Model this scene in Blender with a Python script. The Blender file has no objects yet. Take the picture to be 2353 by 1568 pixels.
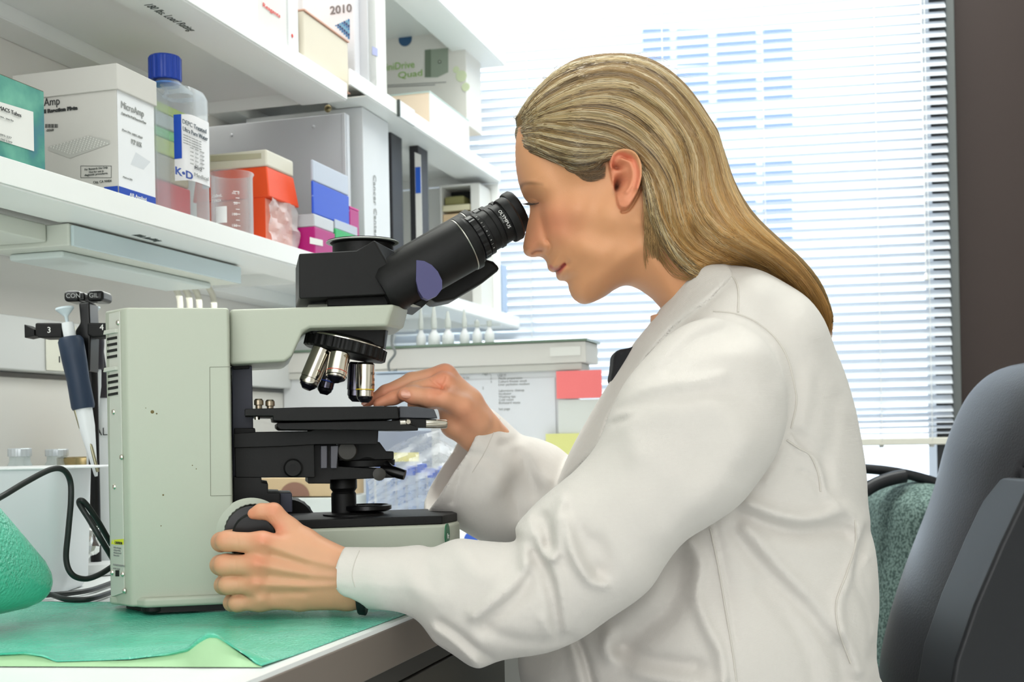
import bpy, bmesh, math, random
import numpy as np
from mathutils import Vector, Matrix
random.seed(7)
rng = np.random.default_rng(7)
SC = bpy.context.scene
COL = SC.collection

# ------------------------------------------------------------------ camera
F = 2800.0                       # focal length in photo pixels
CAM = Vector((0, 0, 0.90))
ROLL = math.radians(1.1)
ROW0 = 1000.0                    # row of the optical axis (lens shifted up)
CR = Vector((math.cos(ROLL), 0, -math.sin(ROLL))); CU = Vector((math.sin(ROLL), 0, math.cos(ROLL)))
cd = bpy.data.cameras.new('camera')
cam = bpy.data.objects.new('camera', cd); COL.objects.link(cam)
cam.matrix_world = Matrix(((CR.x, CU.x, 0, CAM.x), (CR.y, CU.y, -1, CAM.y), (CR.z, CU.z, 0, CAM.z), (0, 0, 0, 1)))
cd.sensor_width = 36.0
cd.lens = F / 2353 * 36.0
cd.shift_y = (ROW0 - 784.0) / 2353
cd.clip_start = 0.02
cd.dof.use_dof = True
cd.dof.focus_distance = 1.07
cd.dof.aperture_fstop = 13
SC.camera = cam

# ------------------------------------------------------------------ world, light, exposure
w = bpy.data.worlds.new('sky'); SC.world = w; w.use_nodes = True
bg = w.node_tree.nodes['Background']
bg.inputs[0].default_value = (0.86, 0.93, 1.0, 1)
bg.inputs[1].default_value = 2.5
def area(name, loc, rot, sx, sy, power, color=(1, 1, 1)):
    l = bpy.data.lights.new(name, 'AREA'); l.shape = 'RECTANGLE'; l.size = sx; l.size_y = sy
    l.energy = power; l.color = color
    o = bpy.data.objects.new(name, l); COL.objects.link(o); o.location = loc; o.rotation_euler = rot
    return o
area('ceiling_or_fill_light', (-0.1, -0.5, 2.62), (0, 0, 0), 2.4, 0.6, 9, (.98, 1, .95))
area('ceiling_or_fill_light', (-0.1, 1.9, 2.62), (0, 0, 0), 2.4, 0.6, 40, (.97, 1, .96))
area('ceiling_or_fill_light', (0.3, -1.9, 2.62), (math.radians(38), 0, 0), 2.4, 0.9, 10, (1, .985, .95))  # tilted fill light added behind the camera, without a fixture
area('rear_fill_light', (-.55, -2.2, 1.35), (math.radians(90), 0, math.radians(-10)), 2.4, 1.8, 26, (.97, .985, 1))  # broad fill added behind the camera; the back wall has no window
SC.view_settings.view_transform = 'Standard'
SC.view_settings.look = 'None'
SC.view_settings.gamma = 1
SC.view_settings.use_curve_mapping = False
SC.view_settings.exposure = 0.62
SC.cycles.use_denoising = True
SC.cycles.max_bounces = 8
SC.cycles.transparent_max_bounces = 16
SC.cycles.sample_clamp_indirect = 6

# ------------------------------------------------------------------ frames
TH = math.atan(0.30)             # the bench wall runs 16.7 degrees off the view axis
D2 = Vector((math.sin(TH), math.cos(TH), 0))     # along the shelves, towards the window
N2 = Vector((math.cos(TH), -math.sin(TH), 0))    # away from the bench wall
UP = Vector((0, 0, 1))
BZ = 0.75                        # bench top height
WV = -1.04                       # wall
SV = -0.756                      # shelf fronts
def W(u, v, z): return D2 * u + N2 * v + UP * z
def ray(px, py):
    cx = (px - 1176.5) / F; cy = (ROW0 - py) / F
    return CR * cx + CU * cy + Vector((0, 1, 0))
def on_plane(px, py, p, n):
    r = ray(px, py)
    return CAM + r * ((Vector(p) - CAM).dot(n) / r.dot(n))
def P(px, py, Y): return on_plane(px, py, (0, Y, 0), Vector((0, 1, 0)))
def on_v(px, py, v): return on_plane(px, py, N2 * v, N2)
def on_u(px, py, u): return on_plane(px, py, D2 * u, D2)
def on_z(px, py, z): return on_plane(px, py, (0, 0, z), UP)
def uof(p): return Vector(p).dot(D2)
def vof(p): return Vector(p).dot(N2)
REF = [330]                      # photo row at which a column is read
def U_at(px, v): return uof(on_v(px, REF[0], v))
def V_at(px, u): return vof(on_u(px, REF[0], u))
def Z_at(py, px, u=None, v=None): return (on_v(px, py, v) if u is None else on_u(px, py, u)).z

# ------------------------------------------------------------------ materials
def lin(c):
    c = c / 255.0
    return c / 12.92 if c <= 0.04045 else ((c + 0.055) / 1.055) ** 2.4
def rgb(r, g, b): return (lin(r), lin(g), lin(b), 1)
MATS = {}
def mat(name, col, rough=.5, metal=0, spec=.5, bump=0, bscale=200, trans=0, ior=1.45, emit=None, estr=0, sss=0, var=0, vscale=8, alpha=1, coat=0, vcol=False):
    if name in MATS: return MATS[name]
    m = bpy.data.materials.new(name); m.use_nodes = True
    nt = m.node_tree; b = nt.nodes['Principled BSDF']
    c = rgb(*col)
    b.inputs['Base Color'].default_value = c
    b.inputs['Roughness'].default_value = rough
    b.inputs['Metallic'].default_value = metal
    b.inputs['Specular IOR Level'].default_value = spec
    b.inputs['Transmission Weight'].default_value = trans
    b.inputs['IOR'].default_value = ior
    b.inputs['Alpha'].default_value = alpha
    b.inputs['Coat Weight'].default_value = coat
    if sss:
        b.inputs['Subsurface Weight'].default_value = sss
        b.inputs['Subsurface Radius'].default_value = (1, .35, .2)
        b.inputs['Subsurface Scale'].default_value = 0.008
    if emit:
        b.inputs['Emission Color'].default_value = rgb(*emit); b.inputs['Emission Strength'].default_value = estr
    tc = nt.nodes.new('ShaderNodeTexCoord')
    if vcol:
        a = nt.nodes.new('ShaderNodeVertexColor'); a.layer_name = 'Col'
        nt.links.new(a.outputs['Color'], b.inputs['Base Color'])
    if var:
        n = nt.nodes.new('ShaderNodeTexNoise'); n.inputs['Scale'].default_value = vscale; n.inputs['Detail'].default_value = 5
        nt.links.new(tc.outputs['Object'], n.inputs['Vector'])
        mx = nt.nodes.new('ShaderNodeMix'); mx.data_type = 'RGBA'
        mx.inputs[6].default_value = tuple(x * (1 - var) for x in c[:3]) + (1,)
        mx.inputs[7].default_value = tuple(min(1, x * (1 + var)) for x in c[:3]) + (1,)
        nt.links.new(n.outputs['Fac'], mx.inputs[0])
        nt.links.new(mx.outputs[2], b.inputs['Base Color'])
    if bump:
        n = nt.nodes.new('ShaderNodeTexNoise'); n.inputs['Scale'].default_value = bscale; n.inputs['Detail'].default_value = 4
        nt.links.new(tc.outputs['Object'], n.inputs['Vector'])
        bp = nt.nodes.new('ShaderNodeBump'); bp.inputs['Strength'].default_value = bump; bp.inputs['Distance'].default_value = .002
        nt.links.new(n.outputs['Fac'], bp.inputs['Height'])
        nt.links.new(bp.outputs['Normal'], b.inputs['Normal'])
    MATS[name] = m
    return m
def glassy(name, col, clear=.8, rough=.05):
    """thin clear plastic or glass wall: mostly see-through, with gloss"""
    if name in MATS: return MATS[name]
    m = bpy.data.materials.new(name); m.use_nodes = True
    nt = m.node_tree; b = nt.nodes['Principled BSDF']
    b.inputs['Base Color'].default_value = rgb(*col); b.inputs['Roughness'].default_value = rough
    t = nt.nodes.new('ShaderNodeBsdfTransparent'); t.inputs[0].default_value = tuple(0.5 + 0.5 * x for x in rgb(*col)[:3]) + (1,)
    fr = nt.nodes.new('ShaderNodeLayerWeight'); fr.inputs[0].default_value = .35
    mr = nt.nodes.new('ShaderNodeMapRange'); mr.inputs[3].default_value = clear; mr.inputs[4].default_value = clear * .25
    nt.links.new(fr.outputs['Facing'], mr.inputs[0])
    mx = nt.nodes.new('ShaderNodeMixShader')
    nt.links.new(mr.outputs[0], mx.inputs[0]); nt.links.new(b.outputs[0], mx.inputs[1]); nt.links.new(t.outputs[0], mx.inputs[2])
    nt.links.new(mx.outputs[0], nt.nodes['Material Output'].inputs['Surface'])
    MATS[name] = m
    return m

# ------------------------------------------------------------------ objects
def tag(o, label=None, cat=None, group=None, kind=None):
    if label: o['label'] = label
    if cat: o['category'] = cat
    if group: o['group'] = group
    if kind: o['kind'] = kind
    return o
def empty(name, loc, label=None, cat=None, group=None):
    o = bpy.data.objects.new(name, None); COL.objects.link(o); o.location = loc
    o.empty_display_size = .02
    return tag(o, label, cat, group)
def wloc(p):
    return Vector((0, 0, 0)) if p is None else wloc(p.parent) + p.matrix_parent_inverse.translation + p.location
def adopt(o, parent):
    if parent is not None:
        L = wloc(parent)
        o.parent = parent; o.matrix_parent_inverse = Matrix.Translation(-L)
    return o
def link_mesh(name, me, m, parent=None, loc=None, smooth=None, bevel=0, seg=2):
    for mm in (m if isinstance(m, (list, tuple)) else [m]): me.materials.append(mm)
    o = bpy.data.objects.new(name, me); COL.objects.link(o)
    adopt(o, parent)
    if bevel:
        md = o.modifiers.new('bevel', 'BEVEL'); md.width = bevel; md.segments = seg; md.limit_method = 'ANGLE'; md.angle_limit = math.radians(35)
        md.harden_normals = True
    if smooth or bevel:
        me.shade_smooth()
        if smooth is not True:
            me.set_sharp_from_angle(angle=math.radians(smooth if smooth else 35))
    return o
class MB:
    def __init__(s): s.b = bmesh.new()
    def face(s, vs, mi=0):
        f = s.b.faces.new(vs); f.material_index = mi; return f
    def hexa(s, c, mi=0):
        v = [s.b.verts.new(p) for p in c]
        for q in ((0, 3, 2, 1), (4, 5, 6, 7), (0, 1, 5, 4), (1, 2, 6, 5), (2, 3, 7, 6), (3, 0, 4, 7)): s.face([v[i] for i in q], mi)
        return s
    def frame_box(s, o, ex, ey, ez, x0, x1, y0, y1, z0, z1, mi=0):
        c = [Vector(o) + ex * x + ey * y + ez * z for z in (z0, z1) for x, y in ((x0, y0), (x1, y0), (x1, y1), (x0, y1))]
        return s.hexa(c, mi)
    def box(s, x0, x1, y0, y1, z0, z1, mi=0): return s.frame_box((0, 0, 0), Vector((1, 0, 0)), Vector((0, 1, 0)), UP, x0, x1, y0, y1, z0, z1, mi)
    def uvbox(s, u0, u1, v0, v1, z0, z1, mi=0): return s.frame_box((0, 0, 0), D2, N2, UP, u0, u1, v0, v1, z0, z1, mi)
    def prism(s, pts, vec, mi=0, mi_cap=None):
        a = [s.b.verts.new(p) for p in pts]; b = [s.b.verts.new(Vector(p) + vec) for p in pts]
        n = len(a)
        s.face(a, mi if mi_cap is None else mi_cap); s.face(b[::-1], mi if mi_cap is None else mi_cap)
        for i in range(n): s.face([a[i], b[i], b[(i + 1) % n], a[(i + 1) % n]], mi)
        return s
    def quad(s, pts, mi=0):
        s.face([s.b.verts.new(p) for p in pts], mi); return s
    def loft(s, rings, cap=True, mi=0, closed=True):
        R = [[s.b.verts.new(p) for p in r] for r in rings]
        for a, b in zip(R, R[1:]):
            n = len(a)
            for i in range(n if closed else n - 1): s.face([a[i], a[(i + 1) % n], b[(i + 1) % n], b[i]], mi)
        if cap: s.face(R[0][::-1], mi); s.face(R[-1], mi)
        return s
    def lathe(s, o, ax, prof, n=32, cap=True, mi=0, flute=0, nf=24, frange=None):
        """prof = [(radius, height along ax)]"""
        o = Vector(o); ax = Vector(ax).normalized()
        t = Vector((1, 0, 0)) if abs(ax.x) < .8 else Vector((0, 1, 0))
        e1 = ax.cross(t).normalized(); e2 = ax.cross(e1)
        rings = []
        for r, h in prof:
            rings.append([o + ax * h + (e1 * math.cos(2 * math.pi * k / n) + e2 * math.sin(2 * math.pi * k / n)) * max(1e-5, r * (1 + (flute * (1 if (k * nf // n) % 2 else -1) if (frange and frange[0] <= h <= frange[1]) else 0))) for k in range(n)])
        return s.loft(rings, cap, mi)
    def tube(s, pts, r, n=10, mi=0, cap=True):
        pts = [Vector(p) for p in pts]; m = len(pts)
        rr = r if isinstance(r, (list, tuple)) else [r] * m
        rings = []; e1 = None
        for i, p in enumerate(pts):
            t = (pts[min(i + 1, m - 1)] - pts[max(i - 1, 0)]).normalized()
            if e1 is None:
                a = Vector((0, 0, 1)) if abs(t.z) < .8 else Vector((1, 0, 0)); e1 = t.cross(a).normalized()
            else: e1 = (e1 - t * e1.dot(t)).normalized()
            e2 = t.cross(e1)
            rings.append([p + (e1 * math.cos(2 * math.pi * k / n) + e2 * math.sin(2 * math.pi * k / n)) * rr[i] for k in range(n)])
        return s.loft(rings, cap, mi)
    def done(s, name, m, parent=None, **kw):
        bmesh.ops.recalc_face_normals(s.b, faces=s.b.faces)
        me = bpy.data.meshes.new(name); s.b.to_mesh(me); s.b.free()
        return link_mesh(name, me, m, parent, **kw)
def spline(pts, n=8):
    """Catmull-Rom through points"""
    pts = [Vector(p) for p in pts]; out = []
    q = [pts[0] * 2 - pts[1]] + pts + [pts[-1] * 2 - pts[-2]]
    for i in range(1, len(q) - 2):
        for k in range(n):
            t = k / n
            out.append(0.5 * ((2 * q[i]) + (q[i + 1] - q[i - 1]) * t + (2 * q[i - 1] - 5 * q[i] + 4 * q[i + 1] - q[i + 2]) * t * t + (3 * q[i] - q[i - 1] - 3 * q[i + 1] + q[i + 2]) * t ** 3))
    out.append(pts[-1]); return out
_txt = {}
def text(s, o, ex, ey, size, m, parent, name='lettering', thick=0.0002, width=None, bold=0):
    """writing lying on the plane (ex, ey), lower left corner at o"""
    cu = bpy.data.curves.new('t', 'FONT'); cu.body = s; cu.size = size; cu.extrude = thick; cu.offset = bold; cu.resolution_u = 3
    t = bpy.data.objects.new('t', cu); COL.objects.link(t)
    dg = bpy.context.evaluated_depsgraph_get(); dg.update()
    me = bpy.data.meshes.new_from_object(t.evaluated_get(dg))
    bpy.data.objects.remove(t); bpy.data.curves.remove(cu)
    ex = Vector(ex).normalized(); ey = Vector(ey); ey = (ey - ex * ey.dot(ex)).normalized(); ez = ex.cross(ey)
    co = np.empty(len(me.vertices) * 3); me.vertices.foreach_get('co', co); co = co.reshape(-1, 3)
    k = 1.0
    if width and len(co): k = width / max(1e-6, co[:, 0].max())
    M = np.array([list(ex), list(ey), list(ez)])
    co[:, 0] *= k
    co = co @ M + np.array(list(o))
    me.vertices.foreach_set('co', co.ravel()); me.update()
    return link_mesh(name, me, m, parent)
def clone(root, off, label=None, group=None):
    c = root.copy(); COL.objects.link(c); c.location = root.location + Vector(off)
    if label: c['label'] = label
    if group: c['group'] = group
    for ch in list(root.children):
        d = ch.copy(); COL.objects.link(d); d.parent = c
        for g in ch.children:
            e = g.copy(); COL.objects.link(e); e.parent = d
    return c
# ================================================================== the room
M_white = mat('white_paint', (226, 229, 226), .5, bump=.05, bscale=60)
M_wall = mat('wall_paint', (236, 234, 229), .7, bump=.1, bscale=120)
M_shelf = mat('shelf_enamel', (246, 248, 246), .32)
M_brown = mat('brown_panel', (46, 34, 30), .6, var=.08, vscale=3)
M_frame = mat('dark_window_frame', (30, 33, 36), .35)
M_trimg = mat('grey_trim', (104, 108, 106), .5)
M_slat = None
def st(o): o['kind'] = 'structure'; return o
# window wall, 9.4 degrees off square to the view
TW = math.atan(0.165)
EX = Vector((math.cos(TW), -math.sin(TW), 0)); EN = Vector((-math.sin(TW), -math.cos(TW), 0))   # EN points into the room
WO = Vector((0, 2.76, 0))
def on_w(px, py, off=0): return on_plane(px, py, WO + EN * off, EN)
def xw(p): return (Vector(p) - WO).dot(EX)
FLZ = 0.0; CEZ = 2.7
xr = xw(on_w(2176, 1000)); zsill = on_w(2080, 1150).z; xl = -1.05; ztop = 2.35
mb = MB()
fb = lambda m, *a: m.frame_box(WO, EX, EN, UP, *a)
fb(mb, xr, 2.6, -.12, 0, FLZ, CEZ)
st(mb.done('wall_window', M_brown))
mb = MB(); fb(mb, -1.9, xr, -.12, 0, FLZ, zsill); fb(mb, -1.9, xr, -.12, 0, ztop, CEZ); fb(mb, -1.9, xl, -.12, 0, zsill, ztop)
st(mb.done('wall_window_side', M_wall))
mb = MB(); mb.frame_box((0, 0, 0), D2, N2, UP, -3.0, 3.2, WV - .1, WV, FLZ, CEZ); st(mb.done('wall_left', M_wall))
mb = MB(); mb.box(-2.6, 2.7, -2.7, 3.3, -.05, 0); st(mb.done('floor', mat('vinyl_floor', (224, 230, 232), .4, var=.04, vscale=30)))
mb = MB(); mb.box(-2.6, 2.7, -2.7, 3.3, CEZ, CEZ + .05); st(mb.done('ceiling', mat('ceiling_paint', (232, 232, 228), .8)))
mb = MB(); mb.box(-2.6, 2.7, -2.8, -2.7, 0, CEZ); st(mb.done('wall_back', M_wall))
mb = MB(); mb.box(2.6, 2.7, -2.7, 2.6, 0, CEZ); st(mb.done('wall_right', M_wall))
# window: glass pane and frame
wn = st(empty('window_1', WO + EX * .2 + UP * zsill))
g = MB(); fb(g, xl, xr, -.10, -.095, zsill, ztop); g.done('window_pane', glassy('window_glass', (240, 248, 252), .94), wn)
g = MB()
for a, b in ((xr - .022, xr + .03),): fb(g, a, b, -.1, .006, zsill - .02, ztop)
fb(g, xl, xr, -.1, -.02, zsill - .03, zsill + .004); fb(g, xl - .03, xl, -.1, -.02, zsill - .03, ztop)
g.done('window_frame', M_frame, wn, bevel=.002)
g = MB(); x0 = xw(on_w(2189, 1000)); fb(g, x0, x0 + .018, 0, .012, FLZ, CEZ); st(g.done('trim_1', M_trimg, bevel=.003))
# venetian blind
ms = bpy.data.materials.new('blind_slat'); ms.use_nodes = True
nt = ms.node_tree; b = nt.nodes['Principled BSDF']; b.inputs['Base Color'].default_value = rgb(204, 208, 214); b.inputs['Roughness'].default_value = .45
tr = nt.nodes.new('ShaderNodeBsdfTranslucent'); tr.inputs[0].default_value = rgb(228, 234, 240)
mx = nt.nodes.new('ShaderNodeMixShader'); mx.inputs[0].default_value = .2
nt.links.new(b.outputs[0], mx.inputs[1]); nt.links.new(tr.outputs[0], mx.inputs[2]); nt.links.new(mx.outputs[0], nt.nodes['Material Output'].inputs[0])
zrail = on_w(2100, 1013, .05).z; xb1 = xw(on_w(2190, 1000, .05)); xb0 = -.93
bl = empty('venetian_blind', WO + EN * .05 + UP * zrail, 'white aluminium venetian blind half closed over the bright window', 'blind')
s = MB(); pitch = .0202; z = zrail + .016; k = 0
while z < 2.3:
    t = .80 if k > 4 else .15 + .1 * k      # slats lie flatter where they bunch above the rail
    c, q = math.cos(t), math.sin(t)
    rows = []
    for j in range(5):
        a = (j - 2) / 2 * .0125; sag = .0016 * (1 - ((j - 2) / 2) ** 2)
        rows.append(WO + EN * (.05 + a * c + sag * q) + UP * (z - a * q + sag * c))
    for j in range(4):
        s.quad([rows[j] + EX * xb0, rows[j] + EX * xb1, rows[j + 1] + EX * xb1, rows[j + 1] + EX * xb0])
    z += pitch * (.62 if k < 4 else 1); k += 1
s.done('slats', ms, bl, smooth=60)
s = MB(); fb(s, xb0, xb1, .038, .062, zrail - .009, zrail + .006); s.done('bottom_rail', mat('blind_rail', (214, 212, 200), .5), bl, bevel=.002)
ntc = mat('blind_cord', (225, 225, 222), .8)
for px in (1230, 1535, 1760, 2012, 2125):
    x = xw(on_w(px, 700)); s = MB()
    for off in (.0625, .0375): s.tube([WO + EX * x + EN * off + UP * (zrail), WO + EX * x + EN * off + UP * 2.3], .0009, 5)
    s.done('ladder_cord', ntc, bl)
    p = WO + EX * x + EN * .05 + UP * (zrail - .011); s = MB(); s.lathe(p, UP, [(.004, -.003), (.006, 0), (.004, .003)], 12); s.done('cord_button', ntc, bl)
s = MB(); fb(s, xb0, xb1, .03, .08, 2.3, 2.35); s.done('head_rail', M_white, bl)
p = on_w(2128, 632, .08); s = MB(); s.tube([p + UP * .6, p], .0012, 6); s.lathe(p, UP, [(.002, -.012), (.005, -.01), (.004, 0), (.002, .004)], 12); s.done('pull_tassel', ntc, bl)
# building seen through the slats
BY = 14.0
bd = empty('office_building', (3.0, BY, -4), 'pale building outside with rows of blue windows seen through the blind', 'building')
s = MB(); a = P(1500, 40, BY); c = P(1850, 900, BY); s.box(a.x - .3, P(2300, 40, BY).x, BY, BY + 5, -8, a.z + 1.2); s.done('facade', mat('pale_facade', (236, 240, 246), .8), bd)
mwin = mat('facade_glass', (96, 112, 142), .3)
for (y0, y1) in ((70, 150), (170, 240), (262, 300), (365, 435), (450, 560), (590, 660)):
    for (x0, x1) in ((1475, 1540), (1553, 1628), (1645, 1737), (1752, 1820)):
        a = P(x0, y0, BY); c = P(x1, y1, BY); s = MB(); s.box(a.x, c.x, BY - .06, BY - .01, c.z, a.z); s.done('window', mwin, bd)
# ceiling lamps
for i, (x, y) in enumerate(((-.1, -.5), (-.1, 1.9))):
    s = MB(); s.box(x - 1.25, x + 1.25, y - .35, y + .35, 2.635, 2.7); st(s.done('trim_%d' % (i + 2), M_white))
# ================================================================== shelves and what stands on them
zL = .5 * (on_v(12, 352, SV).z + on_v(688, 578, SV).z)      # lower shelf lip top
zU = .5 * (on_v(500, 11, SV).z + on_v(806, 188, SV).z)
print('shelf z', zL - .9, on_v(12, 352, SV).z, on_v(688, 578, SV).z, zU - .9, on_v(500, 11, SV).z, on_v(806, 188, SV).z)
LIP = .024
U1 = U_at(800, SV)                                           # end panel of the first unit
U1D = U_at(797, SV - .03)
M_grey = mat('grey_enamel', (206, 209, 214), .4)
M_ink = mat('printed_ink', (70, 78, 74), .6)
M_card = mat('white_card', (232, 232, 228), .6)
M_cardg = mat('pale_grey_card', (206, 204, 198), .6)
def shelf(name, label, u0, u1, z, words=None, m=M_shelf, sv=SV, lip=LIP, ul=None):
    s = MB(); uf_ = u0 if ul is None else ul
    s.uvbox(u0, u1, WV + .002, sv - .003, z - .006, z - .004)                # pan
    s.uvbox(uf_, u1, sv - .003, sv, z - lip, z); s.uvbox(u1 - .001, u1, WV + .002, sv - .003, z - lip, z - .004)                              # lip
    s.uvbox(u0, u1, sv - .075, sv - .002, z - lip - .002, z - lip)          # return flange under the front
    s.uvbox(u0, u1, sv - .077, sv - .075, z - lip, z - .006)
    s.uvbox(u0, u1, WV + .03, WV + .05, z - lip, z - .006); s.uvbox(u0, u1, WV + .002, WV + .05, z - lip - .002, z - lip)
    o = s.done(name, m, bevel=.0015)
    tag(o, label, 'shelf')
    return o
o = shelf('wall_shelf', 'long white steel shelf above the bench carrying the bottle and the orange tip box', -.5, U1, zL)
p = on_v(338, 533, SV - .03); u = uof(on_z(338, 533, zL - LIP)); v = vof(on_z(338, 548, zL - LIP))
text('180 lbs. Load Rating', W(u, SV - .052, zL - LIP - .0022), D2, -N2 * -1, .0165, M_ink, o, width=uof(on_z(402, 548, zL - LIP)) - u)
o = shelf('wall_shelf', 'upper white steel shelf above the bottle with white boxes on it', -.5, U1, zU)
u = uof(on_z(335, 5, zU - LIP))
text('180 lbs. Load Rating', W(u, SV - .052, zU - LIP - .0022), D2, N2, .0165, M_ink, o, width=.1)
# bracket strips and end panel
s = MB(); s.uvbox(U1D - .004, U1D + .002, WV + .002, SV - .03, zL - .003, zU - LIP - .003); s.uvbox(U1D - .006, U1D + .012, SV - .036, SV - .03, zL - .003, zU - LIP - .003)
for du, dv, dz in ((.02, .055, .02), (.02, .2, .02)):
    s.lathe(W(U1D - .004, WV + dv, zU - LIP - dz), -D2, [(.003, 0), (.002, .002)], 10)
o = s.done('shelf_divider', M_grey, bevel=.001); tag(o, 'grey steel end panel standing between the two shelf units', 'divider')
p = on_u(754, 250, U1D - .0045)
s = MB(); s.lathe(p, -D2, [(.006, 0), (.006, .0012), (.0035, .003), (.001, .003)], 16); s.done('screw', mat('brass_screw', (150, 140, 110), .4, 1), o, smooth=40)
# second and third unit
U2a, U2b = U1D + .014, U_at(1150, SV)
zU2 = .5 * (on_v(830, 178, SV).z + on_v(1085, 332, SV).z)
zU2 = on_v(860, 195, SV).z
o = shelf('wall_shelf', 'white steel shelf of the far unit carrying books and the drive box', U2a, 3.02 - .55, zU2, ul=U1 + .012)
U2e = 2.47
s = MB(); s.uvbox(U_at(915, SV), U_at(950, SV), SV, SV + .004, zU2 - .027, zU2 + .001); s.done('label_holder', mat('clear_label', (225, 228, 228), .2), o, bevel=.0008)
g = MB(); s = g.uvbox(U_at(915, SV) - .003, U_at(915, SV), SV, SV + .005, zU2 - .027, zU2 + .001); s.done('label_edge', M_ink, o)
zT = on_v(1100, 62, SV).z
o = shelf('wall_shelf', 'top white shelf of the far unit above the drive box', U_at(800, SV) + .1, U_at(1165, SV), zT + .02, lip=.045)
s = MB(); s.uvbox(U2e - .003, U2e + .003, WV + .002, SV - .004, zL - .03, zU2 - LIP - .003); o = s.done('shelf_divider', M_shelf); tag(o, 'white panel closing the far shelf unit beside the window', 'divider')

def card_box(name, label, cat, v1, pxc, pxr, pxl, pytop, zb, m, lid=0, m2=None, group=None, bev=.001, parent=None, over=.003):
    """box square to the shelf: near vertical edge at column pxc, right end pxr on its front, left end pxl on its side"""
    u0 = U_at(pxc, v1); u1 = U_at(pxr, v1); v0 = V_at(pxl, u0); zt = on_v(pxc, pytop, v1).z
    e = empty(name, W(u0, v1, zb), label, cat, group)
    s = MB(); s.uvbox(u0, u1, v0, v1, zb, zt)
    s.done('carton', m, e, bevel=bev)
    if lid:
        s = MB(); s.uvbox(u0 - over, u1 + over, v0 - over, v1 + over, zt - .004, zt + lid); s.done('lid', m2 or m, e, bevel=bev)
    return e, u0, u1, v0, v1, zt
M_ink2 = mat('dark_ink', (52, 54, 54), .6)
M_blueink = mat('blue_ink', (28, 70, 170), .5)
M_greyink = mat('grey_ink', (150, 152, 150), .6)
zS = zL - .004
# --- MicroAmp carton
B, u0, u1, v0, v1, zt = card_box('plate_carton', 'cream reaction plate carton with overhanging lid left of the blue capped bottle', 'box', SV - .022, 270, 354, 40, 199, zS, M_cardg, .024, M_cardg)
w2 = on_u(270, 300, u0)
def uface(u0, px, py): return on_u(px, py, u0 - .0006)
def vface(v1, px, py): return on_v(px, py, v1 + .0006)
s = MB(); s.quad([W(u0, v1 + .0005, zS), W(u1, v1 + .0005, zS), W(u1, v1 + .0005, zt - .004), W(u0, v1 + .0005, zt - .004)]); s.done('front_panel', mat('front_card', (236, 238, 240), .5), B)
s = MB(); zb = on_v(270, 427, v1).z
s.quad([W(u0, v1 + .0008, zS), W(u1, v1 + .0008, zS), W(u1, v1 + .0008, zb), W(u0, v1 + .0008, zb)]); vq = V_at(238, u0)
s.quad([W(u0 - .0008, vq, zS), W(u0 - .0008, v1, zS), W(u0 - .0008, v1, zb), W(u0 - .0008, vq, zb)]); s.done('blue_band', M_blueink, B)
def utext(t, px, py, h, wpx, u, m=M_ink2, par=B, b=0):
    a = on_u(px, py, u - .001); c = on_u(px + wpx, py, u - .001); k = h * a.y / F
    return text(t, a, N2, UP, k * 1.35, m, par, width=(c - a).length, bold=b)
def vtext(t, px, py, h, wpx, v, m=M_ink2, par=B, b=0):
    a = on_v(px, py, v + .001); k = h * a.y / F
    c = W(U_at(px + wpx, v), v, a.z)
    return text(t, a, D2, UP, k * 1.35, m, par, width=(c - a).length, bold=b)
utext('Amp', 101, 244, 19, 36, u0); utext('II Reaction Plate', 100, 260, 8, 78, u0, b=.0004)
utext('-0560', 105, 303, 6, 18, u0); utext('For Research Use Only.', 194, 392, 5, 54, u0, M_ink); utext('Not for use in', 204, 398, 4.5, 34, u0, M_ink); utext('diagnostic procedures.', 194, 405, 5, 54, u0, M_ink)
utext('City, CA 94404', 214, 422, 6, 42, u0, M_ink)
s = MB()
for a, b, c, d in ((185, 381, 256, 382), (185, 408, 256, 409), (185, 381, 186, 409), (255, 381, 256, 409)): 
    s.quad([uface(u0, a, d), uface(u0, c, d), uface(u0, c, b), uface(u0, a, b)])
s.done('notice_frame', M_ink2, B); s = MB()
for k in range(12):
    x = 104 + k * 2.5
    s.quad([uface(u0, x, 294), uface(u0, x + (1.2 if k % 3 else 1.8), 294), uface(u0, x + (1.2 if k % 3 else 1.8), 285), uface(u0, x, 285)])
s.done('barcode', M_ink2, B)
# drawing of the well plate on the side
s = MB(); q = [(110, 340), (205, 314), (252, 322), (160, 360)]
s.quad([uface(u0, *x) for x in ((110, 345), (160, 364), (252, 330), (252, 322), (160, 356), (110, 338))][:6] if False else [uface(u0, 110, 345), uface(u0, 160, 364), uface(u0, 160, 356), uface(u0, 110, 338)])
s.quad([uface(u0, 160, 364), uface(u0, 252, 331), uface(u0, 252, 323), uface(u0, 160, 356)])
s.quad([uface(u0, *x) for x in ((110, 338), (160, 356), (252, 323), (205, 312))])
s.done('plate_picture', mat('plate_grey', (190, 190, 184), .6), B)
s = MB()
for i in range(8):
    for j in range(12):
        a = (i + .5) / 8; c = (j + .5) / 12
        x = 110 + (160 - 110) * a + (205 - 110) * c * .98; y = 338 + 18 * a + (-26) * c
        p = on_u(x, y, u0 - .0009); s.lathe(p, -D2, [(.0009, 0), (.0005, .0002)], 6)
s.done('well_dots', mat('dot_grey', (222, 222, 216), .6), B)
vtext('MicroAmp', 278, 247, 17, 52, v1, M_greyink); vtext('Optical 96-Well Reaction Plate', 279, 262, 6, 56, v1, M_greyink); vtext('Part No.', 281, 300, 5, 20, v1, M_greyink)
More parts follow.
